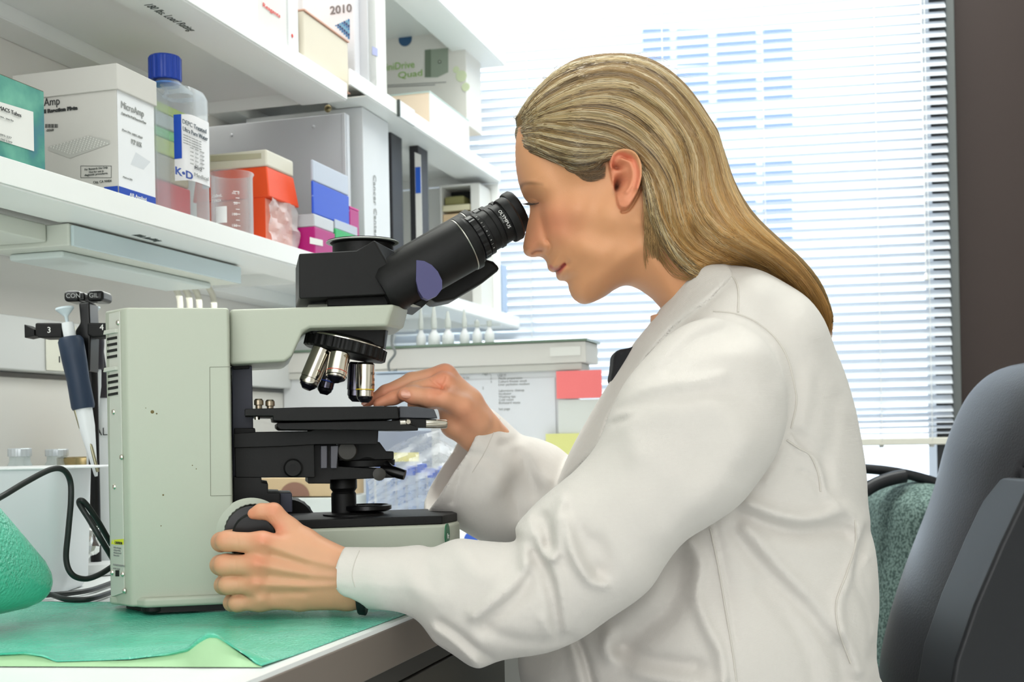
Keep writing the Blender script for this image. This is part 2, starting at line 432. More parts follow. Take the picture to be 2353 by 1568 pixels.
vtext('N801-0560', 304, 310, 5, 22, v1, M_greyink); vtext('PCP 10.5K', 302, 330, 12, 22, v1, M_greyink); vtext('AB Applied', 298, 451, 9, 34, v1, M_card); vtext('Made in USA', 283, 408, 4, 18, v1, M_greyink)
s = MB(); s.quad([vface(v1, *x) for x in ((300, 378), (330, 390), (346, 372), (312, 350))]); s.done('plate_picture', mat('plate_pale', (214, 218, 222), .6), B)
# --- green carton at the left edge
B2, a0, a1, b0, b1, at = card_box('tube_carton', 'blue green tube carton with a white label at the left edge of the shelf', 'box', SV - .02, -30, 102, -120, 160, zS, mat('green_carton', (60, 130, 130), .5), bev=.0008)
mg = bpy.data.materials.new('green_blue_print'); mg.use_nodes = True; nt = mg.node_tree; b = nt.nodes['Principled BSDF']; b.inputs['Roughness'].default_value = .4
tc = nt.nodes.new('ShaderNodeTexCoord'); n = nt.nodes.new('ShaderNodeTexNoise'); n.inputs['Scale'].default_value = 16; n.inputs['Detail'].default_value = 6
cr = nt.nodes.new('ShaderNodeValToRGB'); cr.color_ramp.elements[0].position = .3; cr.color_ramp.elements[0].color = rgb(62, 84, 150); cr.color_ramp.elements[1].position = .7; cr.color_ramp.elements[1].color = rgb(120, 190, 165)
e_ = cr.color_ramp.elements.new(.5); e_.color = rgb(70, 140, 130)
nt.links.new(tc.outputs['Object'], n.inputs['Vector']); nt.links.new(n.outputs['Fac'], cr.inputs[0]); nt.links.new(cr.outputs[0], b.inputs['Base Color'])
s = MB(); s.uvbox(a0 + .0005, a1 - .0005, b1, b1 + .0006, zS, at); s.done('printed_front', mg, B2)
s = MB(); z1_, z2_ = on_v(0, 320, b1).z, on_v(70, 262, b1).z
s.quad([W(a0 + .01, b1 + .001, on_v(0, 324, b1).z), W(U_at(76, b1), b1 + .001, on_v(76, 348, b1).z), W(U_at(76, b1), b1 + .001, on_v(76, 258, b1).z), W(a0 + .01, b1 + .001, on_v(0, 236, b1).z)]); s.done('white_label', M_card, B2)
vtext('gentleMACS Tubes', -28, 242, 10, 76, b1 + .001, M_ink2, B2); vtext('single use, sterile', -20, 262, 5, 50, b1 + .001, M_greyink, B2); vtext('130-093-237', -15, 306, 5, 40, b1 + .001, M_greyink, B2)
vtext('5100109', -10, 318, 5, 36, b1 + .001, M_greyink, B2)
s = MB(); s.hexa([W(a0, b1, at), W(a1, b1, at), W(a1, b1 - .06, at + .012), W(a0, b1 - .06, at + .012), W(a0, b1, at + .001), W(a1, b1, at + .001), W(a1, b1 - .06, at + .013), W(a0, b1 - .06, at + .013)]); s.done('lid_flap', mat('olive_flap', (96, 98, 80), .6), B2)
# --- bottle, square shouldered, blue cap
def rsq(c, r, z, n=32, k=.35, rot=TH):
    out = []
    for i in range(n):
        a = 2 * math.pi * i / n; ca, sa = math.cos(a), math.sin(a)
        q = (abs(ca) ** (2 / k * .5) + abs(sa) ** (2 / k * .5)) ** (-k) if k < 1 else 1
        x, y = r * q * ca, r * q * sa
        out.append(Vector((c.x, c.y, 0)) + N2 * x + D2 * y + UP * z)
    return out
def bottle_rings(c, prof, n=40, sh=0, z0=0, z1=1):
    return [rsq(c + Vector((sh, 0, 0)) * max(0, min(1, (z - z0) / (z1 - z0))), r, z, n, k) for r, z, k in prof]
bv = SV - .048; bc = on_v(408, 300, bv); hw = .0262
bc = Vector((bc.x, bc.y, 0)); Yb = bc.y
zt_ = on_v(380, 118, bv).z; zcb = on_v(380, 174, bv).z; zsh = on_v(400, 215, bv).z; zst = on_v(470, 246, bv).z
cap_c = on_v(378, 150, bv); off = Vector((0, 0, 0))
E = empty('media_bottle', bc + UP * zS, 'square clear plastic water bottle with ribbed blue screw cap on the shelf', 'bottle')
bc2 = bc - N2 * .0
hw = 122 * bc.y / F / 2 / 1.22
bc = P(417, 300, bc.y); bc.z = 0
gl = glassy('bottle_plastic', (236, 242, 246), .93, .08)
prof = [(hw * .9, zS, .2), (hw, zS + .004, .2), (hw, zst - .006, .2), (hw * .95, zst + .002, .24), (hw * .76, zsh - .004, .36), (hw * .6, zsh + .004, .5), (hw * .54, zcb - .006, .5), (hw * .52, zcb + .002, .5)]
s = MB(); s.loft(bottle_rings(bc, prof, 40, P(382, 150, bc.y).x - bc.x, zst, zcb), True); s.done('bottle_body', gl, E, smooth=50)
s = MB(); cq = P(382, 150, bc.y); s.lathe(Vector((cq.x, bc.y, 0)), UP, [(.0148, zcb - .0055), (.0162, zcb - .005), (.0162, zcb - .003), (.0148, zcb - .0025)], 32); s.done('neck_ring', mat('blue_ring', (80, 130, 200), .3), E, smooth=40)
s = MB(); rc = 73 * bc.y / F / 2; cq = P(379, 150, bc.y)
s.lathe(Vector((cq.x, bc.y, 0)), UP, [(rc * .96, zcb), (rc, zcb + .001), (rc, zt_ - .002), (rc * .93, zt_), (.001, zt_)], 96, flute=.02, nf=32, frange=(zcb + .0005, zt_ - .001)); s.done('screw_cap', mat('blue_cap', (22, 62, 165), .35), E, smooth=25)
# label wraps the two faces towards the camera
lz0, lz1 = on_v(440, 418, bv + hw).z, on_v(440, 268, bv + hw).z
s = MB(); rg = [rsq(bc, hw + .0006, z, 80, .2) for z in (lz0, lz1)]
idx = [i % 80 for i in range(-17, 16)]
s.loft([[r[i] for i in idx] for r in rg], cap=False, closed=False); LB = s.done('paper_label', mat('label_paper', (238, 238, 240), .5), E, smooth=60)
s = MB(); rg = [rsq(bc, hw + .0011, z, 80, .2) for z in (lz0 + .026, lz1)]
idx = [i % 80 for i in range(-17, -12)]
s.loft([[r[i] for i in idx] for r in rg], cap=False, closed=False); s.done('blue_stripe', mat('stripe_blue', (30, 80, 190), .5), LB, smooth=60)
vb = vof(bc) + hw + .0006
a = on_v(420, 282, vb)
vtext('DEPC Treated', 419, 283, 11, 54, vb, mat('text_blue', (40, 60, 70), .5), LB); vtext('Ultra Pure Water', 420, 300, 11, 56, vb, mat('text_blue', (40, 60, 70), .5), LB)
for i in range(4): vtext('suitable for molecular use', 421, 310 + i * 6, 3, 40, vb, M_greyink, LB)
for i in range(5): vtext('cat  lot  exp', 437, 340 + i * 9, 4, 30, vb, M_greyink, LB)
vtext('K\u2022D', 402, 399, 18, 38, vb, mat('kd_blue', (40, 70, 150), .5), LB, b=.0003); vtext('Medical', 446, 404, 9, 30, vb, M_greyink, LB)
vtext('M12', 447, 388, 8, 14, vb, M_ink2, LB)
# --- rack of clear tip boxes seen behind the bottle
def tip_box(name, label, u, v, du, dv, z, h, mb_, ml, hl=.3, mid=None, grp=None):
    e = empty(name, W(u, v, z), label, 'tip box', grp)
    s = MB(); s.uvbox(u, u + du, v - dv, v, z, z + h * (1 - hl)); s.done('base', mb_, e, bevel=.002)
    s = MB(); s.uvbox(u + .001, u + du - .001, v - dv + .001, v - .001, z + h * (1 - hl) + .0005, z + h); s.done('lid', ml, e, bevel=.003)
    return e
clearp = glassy('clear_plastic', (235, 240, 245), .5, .2)
mred = glassy('red_tint_plastic', (225, 90, 90), .25, .2); mlime = mat('lime_plastic', (196, 226, 40), .4); mgrn = mat('bright_green_plastic', (90, 220, 90), .4)
vr = SV - .125; uu = U_at(345, vr); ue = U_at(436, vr); zr = lambda py: on_v(370, py, vr).z
def rack(lab, p0, p1, mb_, ml, hl): return tip_box('tip_rack', lab, uu, vr, ue - uu, .09, zr(p0) if p0 < 600 else zS, zr(p1) - (zr(p0) if p0 < 600 else zS), mb_, ml, hl)
rack('clear pipette tip rack with reddish base behind the square bottle', 700, 352, mat('pink_plastic', (222, 92, 98), .4), mat('beige_tips', (196, 190, 160), .5, var=.3, vscale=300), .3)
rack('yellow green tip rack stacked above the reddish rack behind the bottle', 351, 290, mat('lime_plastic', (196, 226, 40), .4), mgrn, .4)
rack('pale rack with lime lid topmost of the stack behind the bottle', 289, 233, mat('pale_rack', (200, 214, 206), .4), mlime, .42)
# --- beaker
bkv = SV - .03; c = on_v(533, 450, bkv); r0 = 99 * c.y / F / 2 / 1.04; zt_ = on_v(533, 402, bkv).z
c.z = 0; E = empty('glass_beaker', c + UP * zS, 'clear 250 mL glass beaker with white markings beside the orange tip box', 'beaker')
gg = glassy('beaker_glass', (238, 242, 244), .95, .03)
s = MB(); s.lathe(c, UP, [(r0 * .9, zS), (r0, zS + .004), (r0, zt_ - .004), (r0 * 1.07, zt_), (r0 * 1.05, zt_ + .0012), (r0 * .96, zt_ - .003), (r0 * .95, zS + .005), (.001, zS + .003)], 48, cap=False); BKo = s.done('beaker_wall', gg, E, smooth=50)
mw = mat('white_print', (245, 245, 245), .5)
vk = vof(c) ; 
def cyl_pt(c, r, a, z): return Vector((c.x + r * math.sin(a), c.y - r * math.cos(a), z))
phi0 = math.atan2(-c.x, c.y)   # direction facing the camera
s = MB()
for py, wd in ((440, .3), (455, .18), (466, .32), (481, .18), (492, .32), (506, .18), (519, .32)):
    z = P(545, py, c.y - r0).z
    for k in range(4):
        a0_ = phi0 + .05 + wd * k / 4 + (.12 if wd < .3 else 0); a1_ = a0_ + wd / 4
        s.quad([cyl_pt(c, r0 + .0003, a, zz) for a, zz in ((a0_, z), (a1_, z), (a1_, z + .0008), (a0_, z + .0008))])
z0_, z1_ = P(505, 512, c.y - r0).z, P(505, 474, c.y - r0).z
for k in range(6):
    a0_ = phi0 - .85 + .1 * k; a1_ = a0_ + .1
    s.quad([cyl_pt(c, r0 + .0003, a, zz) for a, zz in ((a0_, z0_), (a1_, z0_), (a1_, z1_), (a0_, z1_))])
s.done('scale_marks', mw, BKo)
def btext(t, px, py, h):
    a = P(px, py, c.y - r0 * .97 - .0016); aa = phi0 + (-.5 if px < 520 else .1)
    text(t, a, Vector((math.cos(aa), math.sin(aa), 0)), UP, h, mw, BKo)
btext('250mL', 487, 454, .0052); btext('PYREX', 487, 465, .0045); btext('mL 0', 533, 446, .0045); btext('50', 537, 470, .0048); btext('100', 532, 495, .0048); btext('150', 532, 521, .0048)
# --- orange tip box
B3, a0, a1, b0, b1, at = card_box('tip_box', 'orange tip box with pale lid sealed in plastic wrap behind the beaker', 'tip box', SV - .03, 611, 702, 440, 378, zS, mat('orange_plastic', (240, 84, 38), .4))
for o in list(B3.children): bpy.data.objects.remove(o)
a1 = min(a1, U_at(712, SV - .01) - .007)
z1 = on_v(612, 452, b1).z; z2 = on_v(612, 380, b1).z; z3 = on_v(612, 341, b1).z
oran = mat('orange_plastic', (240, 84, 38), .4)
s = MB(); s.uvbox(a0 + .002, a1 - .006, b0 + .004, b1 - .003, zS, z1); s.done('base', mat('peach_plastic', (244, 150, 128), .35, var=.2, vscale=120), B3, bevel=.002)
s = MB(); s.hexa([W(a0 - .001, b0, z1), W(a1 + .003, b0, z1), W(a1 + .003, b1 + .004, z1), W(a0 - .001, b1 + .004, z1), W(a0 + .004, b0 + .004, z2), W(a1 - .002, b0 + .004, z2), W(a1 - .002, b1 - .002, z2), W(a0 + .004, b1 - .002, z2)]); s.done('skirt', oran, B3, bevel=.002)
s = MB(); s.uvbox(a0 + .003, a1 - .003, b0 + .003, b1 - .001, z2, z3); s.done('lid', mat('cream_lid', (226, 222, 206), .4), B3, bevel=.003)
s = MB(); s.quad([uface(a0 + .003, *x) for x in ((484, 372), (600, 364), (600, 352), (484, 358))]); s.done('lid_print', mat('print_khaki', (190, 186, 160), .5), B3)
s = MB(); s.uvbox(a0 + .0015, a0 + .02, b1 - .03, b1 - .004, zS, z1); s.done('inner_block', oran, B3)
wr = glassy('shrink_wrap', (245, 240, 240), .72, .12)
s = MB()
G = []
for j in range(15):
    row = []
    for i in range(15):
        t, q = i / 14, j / 14
        row.append(s.b.verts.new(W(a0 + .002 + (a1 - a0 - .002) * t, b1 + .003 + .003 * math.sin(9 * t + 5 * q) * math.sin(11 * q) + .0015 * random.uniform(-1, 1), zS + (z1 - zS) * q)))
    G.append(row)
for j in range(14):
    for i in range(14): s.face([G[j][i], G[j][i + 1], G[j + 1][i + 1], G[j + 1][i]])
s.done('plastic_wrap', wr, B3, smooth=20)
# --- blue tip box on magenta box
um = U_at(700, SV - .05)
frost = mat('frosted_plastic', (214, 222, 236), .3, trans=.3)
zb1 = on_v(716, 498, SV - .04).z; zb2 = on_v(716, 380, SV - .04).z
u0b, u1b = U_at(712, SV - .01), U_at(795, SV - .01)
zbt = on_v(706, 363, SV - .01).z; zbm = on_v(706, 412, SV - .01).z; zbb = on_v(706, 487, SV - .01).z
E = empty('tip_box', W(u0b, SV - .01, zbb), 'blue tip box with frosted clear lid stacked on the magenta box', 'tip box')
s = MB(); s.uvbox(u0b, u1b, SV - .0065, SV - .01, zbb, zbm); s.done('base', mat('royal_blue_plastic', (38, 84, 205), .35), E, bevel=.0015)
s = MB(); s.uvbox(u0b + .001, u1b - .001, SV - .0064, SV - .011, zbm + .0004, zbt); s.done('lid', frost, E, bevel=.002)
s = MB(); zm = on_v(706, 448, SV - .01).z; s.uvbox(u0b - .0008, u1b + .0008, SV - .0066, SV - .0092, zm, zm + .0015); s.done('seam', mat('pale_blue_seam', (120, 150, 225), .4), E)
mag = mat('magenta_plastic', (178, 20, 120), .35)
u2b = U_at(766, SV - .004)
E = empty('tip_box', W(u0b, SV - .004, zS), 'magenta tip box with clear lid under the blue tip box', 'tip box')
zg = on_v(700, 512, SV - .004).z
s = MB(); s.uvbox(u0b - .002, u2b, SV - .08, SV - .004, zS, zg); s.done('base', mag, E, bevel=.0015)
s = MB(); s.uvbox(u0b - .001, u2b - .001, SV - .079, SV - .005, zg + .0004, zbb - .0004); s.done('lid', clearp, E, bevel=.002)
s = MB(); s.quad([vface(SV - .004, *x) for x in ((712, 560), (742, 566), (742, 552), (712, 545))]); s.done('sticker', M_card, E)
u3b, u4b = U_at(801, SV - .006), U_at(822, SV - .006)
E = empty('tip_box', W(u3b, SV - .006, zS), 'small magenta tip box half hidden behind the blue one', 'tip box')
s = MB(); z4 = on_v(800, 472, SV - .006).z; s.uvbox(u3b, u4b, SV - .028, SV - .006, zS, z4 - .003); s.done('base', mag, E, bevel=.0015)
s = MB(); s.uvbox(u3b, u4b, SV - .028, SV - .006, z4 - .0026, z4); s.done('rim', mat('magenta_rim', (214, 60, 150), .4), E)
u5 = U_at(792, SV - .004)
E = empty('tip_box', W(u2b, SV - .004, zS), 'green tip box with cloudy white lid behind the microscope head', 'tip box')
zk = on_v(775, 526, SV - .004).z
s = MB(); s.uvbox(u2b + .002, u2b + .14, SV - .0285, SV - .004, zS, zk); s.done('base', mat('emerald_plastic', (50, 175, 100), .4), E, bevel=.0015)
s = MB(); s.uvbox(u2b + .003, u2b + .084, SV - .0069, SV - .005, zk + .0004, zk + .014); s.done('lid', frost, E, bevel=.002)
# --- things on the upper shelf
zS2 = zU - .004
red = mat('red_ink', (225, 60, 50), .5)
# white carton, first (bottom edge 530..660)
B4, a0, a1, b0, b1, at = card_box('white_carton', 'white carton with faint red lettering on the upper shelf', 'box', SV - .012, 600, 664, 420, -90, zS2, M_card)
e, a0, a1, b0, b1, at = card_box('white_carton', 'narrow white carton with a red dot beside the lettered one', 'box', SV - .02, 668, 691, 560, -60, zS2, mat('front_card', (236, 238, 240), .5))
vtext('Reagents', 604, 14, 10, 44, SV - .012, red, B4)
s = MB(); p = on_v(666, 82, SV - .0195); p = on_v(672, 82, b1 + .0008); s.lathe(p, N2, [(.0028, 0), (.002, .0003)], 16); s.done('red_dot', red, e)
cream = mat('cream_book_cloth', (226, 218, 200), .6)
e, a0, a1, b0, b1, at = card_box('thick_book', 'thick cream book lying by the white carton on the upper shelf', 'book', SV - .015, 703, 804, 690, 24, zS2, cream)
for o in list(e.children): bpy.data.objects.remove(o)
s = MB(); zq = on_v(703, 28, SV - .015).z; s.uvbox(a0, a1, SV - .2, SV - .015, zS2, zq); s.done('page_block', cream, e, bevel=.002)
s = MB(); s.uvbox(a0 - .001, a1 + .001, SV - .2, SV - .013, zq, zq + .002); s.uvbox(a0 - .001, a1 + .001, SV - .2, SV - .013, zS2, zS2 + .0016); s.done('cover', mat('pinkish_cover', (214, 170, 150), .6), e)
# binder 2010, standing
vb1 = SV - .02; ub = U_at(820, vb1)
e = empty('ring_binder', W(ub, vb1, zU2), 'white 2010 binder with a blue mosaic triangle on its side', 'binder')
ztb = on_v(820, -80, vb1).z; vl = V_at(700, ub)
s = MB(); s.uvbox(ub, ub + .05, vl, vb1, zU2 - .003, ztb); s.done('binder_cover', mat('binder_white', (222, 222, 228), .35), e, bevel=.002)
u9 = U_at(893, vb1)
utext('2010', 758, 33, 19, 50, ub, mat('serif_grey', (120, 112, 112), .5), e, .0004)
s = MB()
tri = [(770, 58), (804, 42), (804, 92)]
mos = [mat('mosaic_a', (60, 120, 170), .4), mat('mosaic_b', (110, 170, 200), .4), mat('mosaic_c', (40, 70, 120), .4)]
for i in range(7):
    for j in range(i + 1):
        x0, x1 = 770 + 34 * i / 7, 770 + 34 * (i + 1) / 7
        f0, f1 = j / (i + 1), (j + 1) / (i + 1)
        xm = (x0 + x1) / 2; ya = 58 - 16 * (xm - 770) / 34; yb = 58 + 34 * (xm - 770) / 34
        s.quad([uface(ub, *q) for q in ((x0, ya + (yb - ya) * f0 + .5), (x1 - .6, ya + (yb - ya) * f0 + .5), (x1 - .6, ya + (yb - ya) * f1), (x0, ya + (yb - ya) * f1))], (i * 2 + j) % 3)
s.done('mosaic_triangle', mos, e)
# two white folders right of it
for k, (xa, xb) in enumerate(((826, 850), (852, 892))):
    v_ = SV - .006; ua, ub2 = U_at(xa, v_), U_at(xb, v_)
    e = empty('magazine_file', W(ua, v_, zU2), ('narrow white magazine file touching the 2010 binder', 'wide white magazine file with a small blue print on its spine')[k], 'file box')
    zt2 = on_v(xa, -60, v_).z
    ua = ub + .052 if k == 0 else ulast; ulast = ub2 + .001
    s = MB(); s.uvbox(ua, ub2, SV - .24, v_, zU2 - .003, zt2); s.done('file_body', M_card if k else mat('grey_card', (206, 208, 212), .5), e, bevel=.0015)
    if k:
        s = MB(); s.quad([vface(v_, *q) for q in ((855, 125), (868, 130), (868, 112), (855, 106))]); s.done('spine_print', mat('pale_violet', (170, 175, 215), .5), e)
# books lying, drive box on top
v_ = SV - .03; ux = U_at(990, v_)
e = empty('book', W(ux, v_, zU2), 'thick white book lying under the drive box with peach page edges', 'book')
zb_ = on_v(990, 214, v_).z; uy = U_at(1078, v_)
s = MB(); s.uvbox(ux, uy, SV - .22, v_ - .002, zU2 - .003, zb_); s.done('page_block', mat('peach_pages', (240, 220, 196), .7), e)
s = MB(); s.uvbox(ux - .001, uy + .002, SV - .22, v_, zb_, zb_ + .003); s.done('cover', mat('pale_green_cover', (186, 204, 198), .5), e); s = MB(); s.uvbox(ux, uy + .002, v_ - .002, v_ - .0003, zU2 - .003, zb_); s.done('spine', M_card, e)
s = MB(); zc_ = zb_ + .0035
vd = SV - .045; ud = U_at(1085, vd)
e = empty('drive_box', W(ud, vd, zc_), 'white hard drive box with green lettering and a grey device picture', 'box')
ud0 = ud - .001
zd = on_v(1085, 72, vd).z; uf = U_at(1108, vd)
# its printed side is square to the shelf
ud0 = U_at(1074, vd); s = MB(); s.uvbox(ud0, uf + .0, SV - .28, vd, zc_, zd); s.done('carton', mat('box_warm_white', (226, 224, 218), .5), e, bevel=.001)
gi = mat('lime_ink', (140, 190, 70), .5)
utext('MiniDrive', 872, 164, 17, 80, ud0, gi, e); utext('Quad', 914, 180, 15, 56, ud0, gi, e)
s = MB(); s.quad([uface(ud0, *q) for q in ((976, 178), (1005, 178), (1030, 166), (1030, 110), (976, 115))]); pic = s.done('device_picture', mat('device_grey_green', (150, 162, 146), .5), e)
s = MB(); s.quad([on_u(px, py, ud0 - .0012) for px, py in ((976, 178), (990, 178), (990, 113), (976, 115))]); s.done('device_side', mat('device_dark', (112, 126, 108), .5), e)
p = on_u(1010, 142, ud0 - .0014); s = MB(); s.lathe(p, -D2, [(.0035, 0), (.003, .0003)], 20); s.done('device_logo', mat('device_black', (70, 80, 66), .5), e)
p = on_u(1010, 142, ud0 - .0020); s = MB(); s.lathe(p, -D2, [(.0018, 0), (.0015, .0003)], 20); s.done('device_lens', mat('device_light', (205, 212, 200), .5), e)
p = on_u(931, 90, ud0 - .001); s = MB(); s.lathe(p, -D2, [(.015, 0), (.0145, .0003)], 32); s.done('round_seal', mat('seal_blue', (50, 90, 130), .5), e)
s = MB(); s.quad([uface(ud0, *q) for q in ((890, 197), (1025, 190), (1025, 188), (890, 195))]); s.quad([uface(ud0, *q) for q in ((890, 201), (1000, 196), (1000, 194), (890, 199))]); s.done('printed_lines', M_greyink, e)
for i, (px, py, r) in enumerate(((1060, 175, .012), (1070, 200, .009), (1048, 160, .007))):
    p = on_u(px, py, ud0 - .001); s = MB(); s.lathe(p, -D2, [(r, 0), (r * .9, .0002)], 24); s.done('leaf_print', mat('leaf_pale', (216, 226, 190), .5), e)
# peach folder on the shelf end
p0 = on_v(1100, 345, SV - .03)
e = empty('manila_folder', p0, 'peach manila folder lying flat at the window end of the shelf', 'folder')
uo = U_at(1112, SV - .03); s = MB(); s.uvbox(uo, uo + .085, SV - .22, SV - .03, zU2 - .003, zU2 + .006); s.done('folder_cover', mat('peach_folder', (240, 210, 170), .6), e, bevel=.001)
s = MB(); s.uvbox(uo + .01, uo + .09, SV - .22, SV - .026, zU2 - .0045, zU2 - .0032); s.done('dark_sheet', mat('brown_sheet', (120, 96, 84), .6), e)
# --- inside the far unit: binders on a lower board
zM = zL - .03
s = shelf('wall_shelf', 'white shelf of the far unit under the black binders', U1 + .0005, 2.9, zM + .03)
wv = SV - .03
u_a, u_b = U_at(832, wv), U_at(893, wv)
e = empty('document_file', W(u_a, wv, zM), 'tall white file with faint vertical lettering beside the divider', 'file box')
s = MB(); zf = on_v(840, 250, wv).z; s.uvbox(max(u_a + .004, U1D + .016), u_b, SV - .24, wv, zM + .031, zf); s.done('file_body', mat('file_white', (226, 229, 232), .4), e, bevel=.001)
a = on_v(858, 400, wv + .001); text('Cancer Center AAA Study Files', a, -UP, D2, .016, M_greyink, e, width=.22)
for k, (xa, xb, pt, lab) in enumerate(((899, 951, 297, 'taller black ring binder standing in the far shelf unit'), (960, 998, 310, 'shorter black ring binder standing right of the taller one'))):
    ua = U_at(xb, wv) - .055; v0 = V_at(xa, ua)
    zf = on_v(xb, pt, wv).z
    e = empty('ring_binder', W(ua, wv, zM), lab, 'binder')
    s = MB(); s.uvbox(ua, ua + .052, max(WV + .004, v0 if k == 0 else v0), wv - .03 + .03 * 0, zM + .031, zf); s.done('binder_cover', mat('black_binder', (44, 44, 48), .5), e, bevel=.002)
    if k == 0:
        pass
ua = U_at(951, wv); e = empty('pamphlet', W(ua, wv, zM), 'thin white and blue pamphlet between the two black binders', 'pamphlet')
ua = U_at(998, wv) - .055 - .006
pz = on_u(953, 350, ua)
s = MB(); zp0 = on_u(953, 480, ua).z; zp1 = on_u(953, 350, ua).z
s.hexa([W(ua - .001, vof(pz), zM + .031), W(ua, vof(pz), zM + .031), W(ua, vof(pz) + .012, zM + .031), W(ua - .001, vof(pz) + .012, zM + .031), W(ua - .001, vof(pz), zp1), W(ua, vof(pz), zp1), W(ua, vof(pz) + .012, zp1 - .006), W(ua - .001, vof(pz) + .012, zp1 - .006)])
s.done('cover', M_card, e)
s = MB(); s.uvbox(ua - .002, ua - .0011, vof(pz) + .001, vof(pz) + .011, on_u(955, 445, ua).z, on_u(955, 385, ua).z); s.done('blue_panel', mat('pamphlet_blue', (40, 95, 200), .5), e)
# paper tray stack at the window end
wv2 = SV - .02; ut = U_at(1100, wv2); vt = V_at(1008, ut)
zt1 = on_v(1100, 418, wv2).z
e = empty('paper_tray', W(ut, wv2, zM), 'white stacking paper tray unit holding cream folders in the far shelf unit', 'paper tray')
s = MB()
uz = min(U_at(1158, wv2), U2e - .004)
s.uvbox(ut, uz, vt, wv2, zt1 - .004, zt1); s.uvbox(ut, uz, wv2 - .02, wv2, zM + .031, zt1); s.uvbox(ut, uz, vt, vt + .004, zM + .031, zt1); s.uvbox(uz - .003, uz, vt, wv2, zM + .031, zt1)
s.done('tray_body', M_card, e, bevel=.001)
zz = on_u(1050, 470, ut).z
s = MB(); s.uvbox(ut + .002, uz - .004, vt + .005, wv2 - .022, zz - .012, zz); s.done('folder_stack', mat('cream_folder', (238, 230, 196), .6), e, bevel=.001)
s = MB(); s.uvbox(ut + .004, uz - .004, vt + .005, wv2 - .022, zz - .034, zz - .018); s.done('folder_stack', mat('peach_folder', (240, 210, 170), .6), e, bevel=.001)
s = MB(); s.uvbox(ut + .01, ut + .1, vt + .006, vt + .05, zz + .001, zz + .02); s.done('olive_bundle', mat('olive_paper', (150, 146, 96), .6), e, bevel=.004)
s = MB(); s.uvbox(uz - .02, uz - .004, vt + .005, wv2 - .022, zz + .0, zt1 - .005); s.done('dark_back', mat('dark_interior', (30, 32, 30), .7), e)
# --- light fixture under the lower shelf
zfb = zL - LIP - .003
vf = vof(on_z(170, 513, zfb)); uf0 = uof(on_z(170, 513, zfb)); 
hgt = (565 - 513) / F * on_z(170, 513, zfb).y
e = empty('light_fixture', W(uf0, vf, zfb - hgt), 'white strip light fixture with bluish lens under the lower shelf', 'light')
uf1 = U_at(552, vf)
s = MB(); s.uvbox(uf0 - .004, uf1, vf - .11, vf - .004, zfb - hgt, zfb); s.done('housing', mat('fixture_white', (216, 220, 210), .45), e, bevel=.002)
s = MB(); s.uvbox(uf0 - .001, uf1 - .004, vf - .004, vf, zfb - hgt, zfb - .002); s.done('lens', mat('bluish_lens', (206, 222, 226), .25), e, bevel=.001)
s = MB(); s.uvbox(uf0 - .5, uf0 - .006, vf - .10, vf - .03, zfb - hgt * .8, zfb); s.done('end_housing', mat('fixture_white', (216, 220, 210), .45), e, bevel=.002)
s = MB(); uq = uof(on_z(440, 662, zfb - hgt - .004)); s.uvbox(uf0 + .02, uf1 - .03, vf - .1, vf - .03, zfb - hgt - .008, zfb - hgt); s.done('diffuser', mat('diffuser_white', (214, 224, 222), .4), e, bevel=.003)
p_ = W((uf0 + uf1) / 2 + .15, vf - .065, zfb - hgt - .012); area('strip_fill_light', p_, (0, 0, -TH), .08, 1.0, .55, (.98, 1, .97))  # fill light added under the strip fixture, which is itself off
# ================================================================== microscope
YW = math.radians(12)
SA = Vector((math.cos(YW), math.sin(YW), 0)); SB = Vector((-math.sin(YW), math.cos(YW), 0))   # forwards, and away from the camera
C0 = Vector((0, 1.19, 0))
def S(px, py, o=0.0): return on_plane(px, py, C0 + SB * o, SB)
def sof(p): return (Vector(p) - C0).dot(SA)
def SP(s, o, z): return C0 + SA * s + SB * o + UP * z
def Spx(px, o): return sof(S(px, 1000, o))
M_body = mat('stone_white_paint', (178, 183, 168), .42, bump=.03, bscale=900)
M_back = mat('stone_white_back', (198, 200, 190), .45)
M_blk = mat('black_satin', (13, 13, 13), .5, spec=.3, bump=.04, bscale=700)
M_blk2 = mat('black_gloss', (10, 10, 11), .28, spec=.4)
M_dkb = mat('blue_black', (36, 39, 56), .45)
M_chr = mat('chrome', (214, 208, 196), .14, 1)
M_seam = mat('dark_seam', (120, 122, 108), .7)
sc = empty('microscope', SP(-.2, 0, BZ), 'stone white and black laboratory microscope on the green bench paper', 'microscope')
def slab(name, pts, o0, o1, m, parent=sc, bevel=.0008, grow=0, **kw):
    """outline seen square on, standing at depth o0, reaching back to o1"""
    s = MB(); s.prism([S(x, y, o0) for x, y in pts], SB * (o1 - o0)); return s.done(name, m, parent, bevel=bevel, **kw)
def cyl_text(t, c, ax, r, ang, h0, size, m, parent, name='lettering', flip=False):
    """writing wrapped round a cylinder (centre c, axis ax), running round it"""
    cu = bpy.data.curves.new('t', 'FONT'); cu.body = t; cu.size = size; cu.resolution_u = 2
    o = bpy.data.objects.new('t', cu); COL.objects.link(o); dg = bpy.context.evaluated_depsgraph_get(); dg.update()
    me = bpy.data.meshes.new_from_object(o.evaluated_get(dg)); bpy.data.objects.remove(o); bpy.data.curves.remove(cu)
    ax = Vector(ax).normalized(); tow = (-SB - ax * (-SB).dot(ax)).normalized(); e = ax.cross(tow)
    for v in me.vertices:
        a = ang + (v.co.x) / r * (-1 if flip else 1); h = h0 + v.co.y * (-1 if flip else 1)
        v.co = Vector(c) + ax * h + (tow * math.cos(a) + e * math.sin(a)) * (r + .0002)
    return link_mesh(name, me, m, parent)
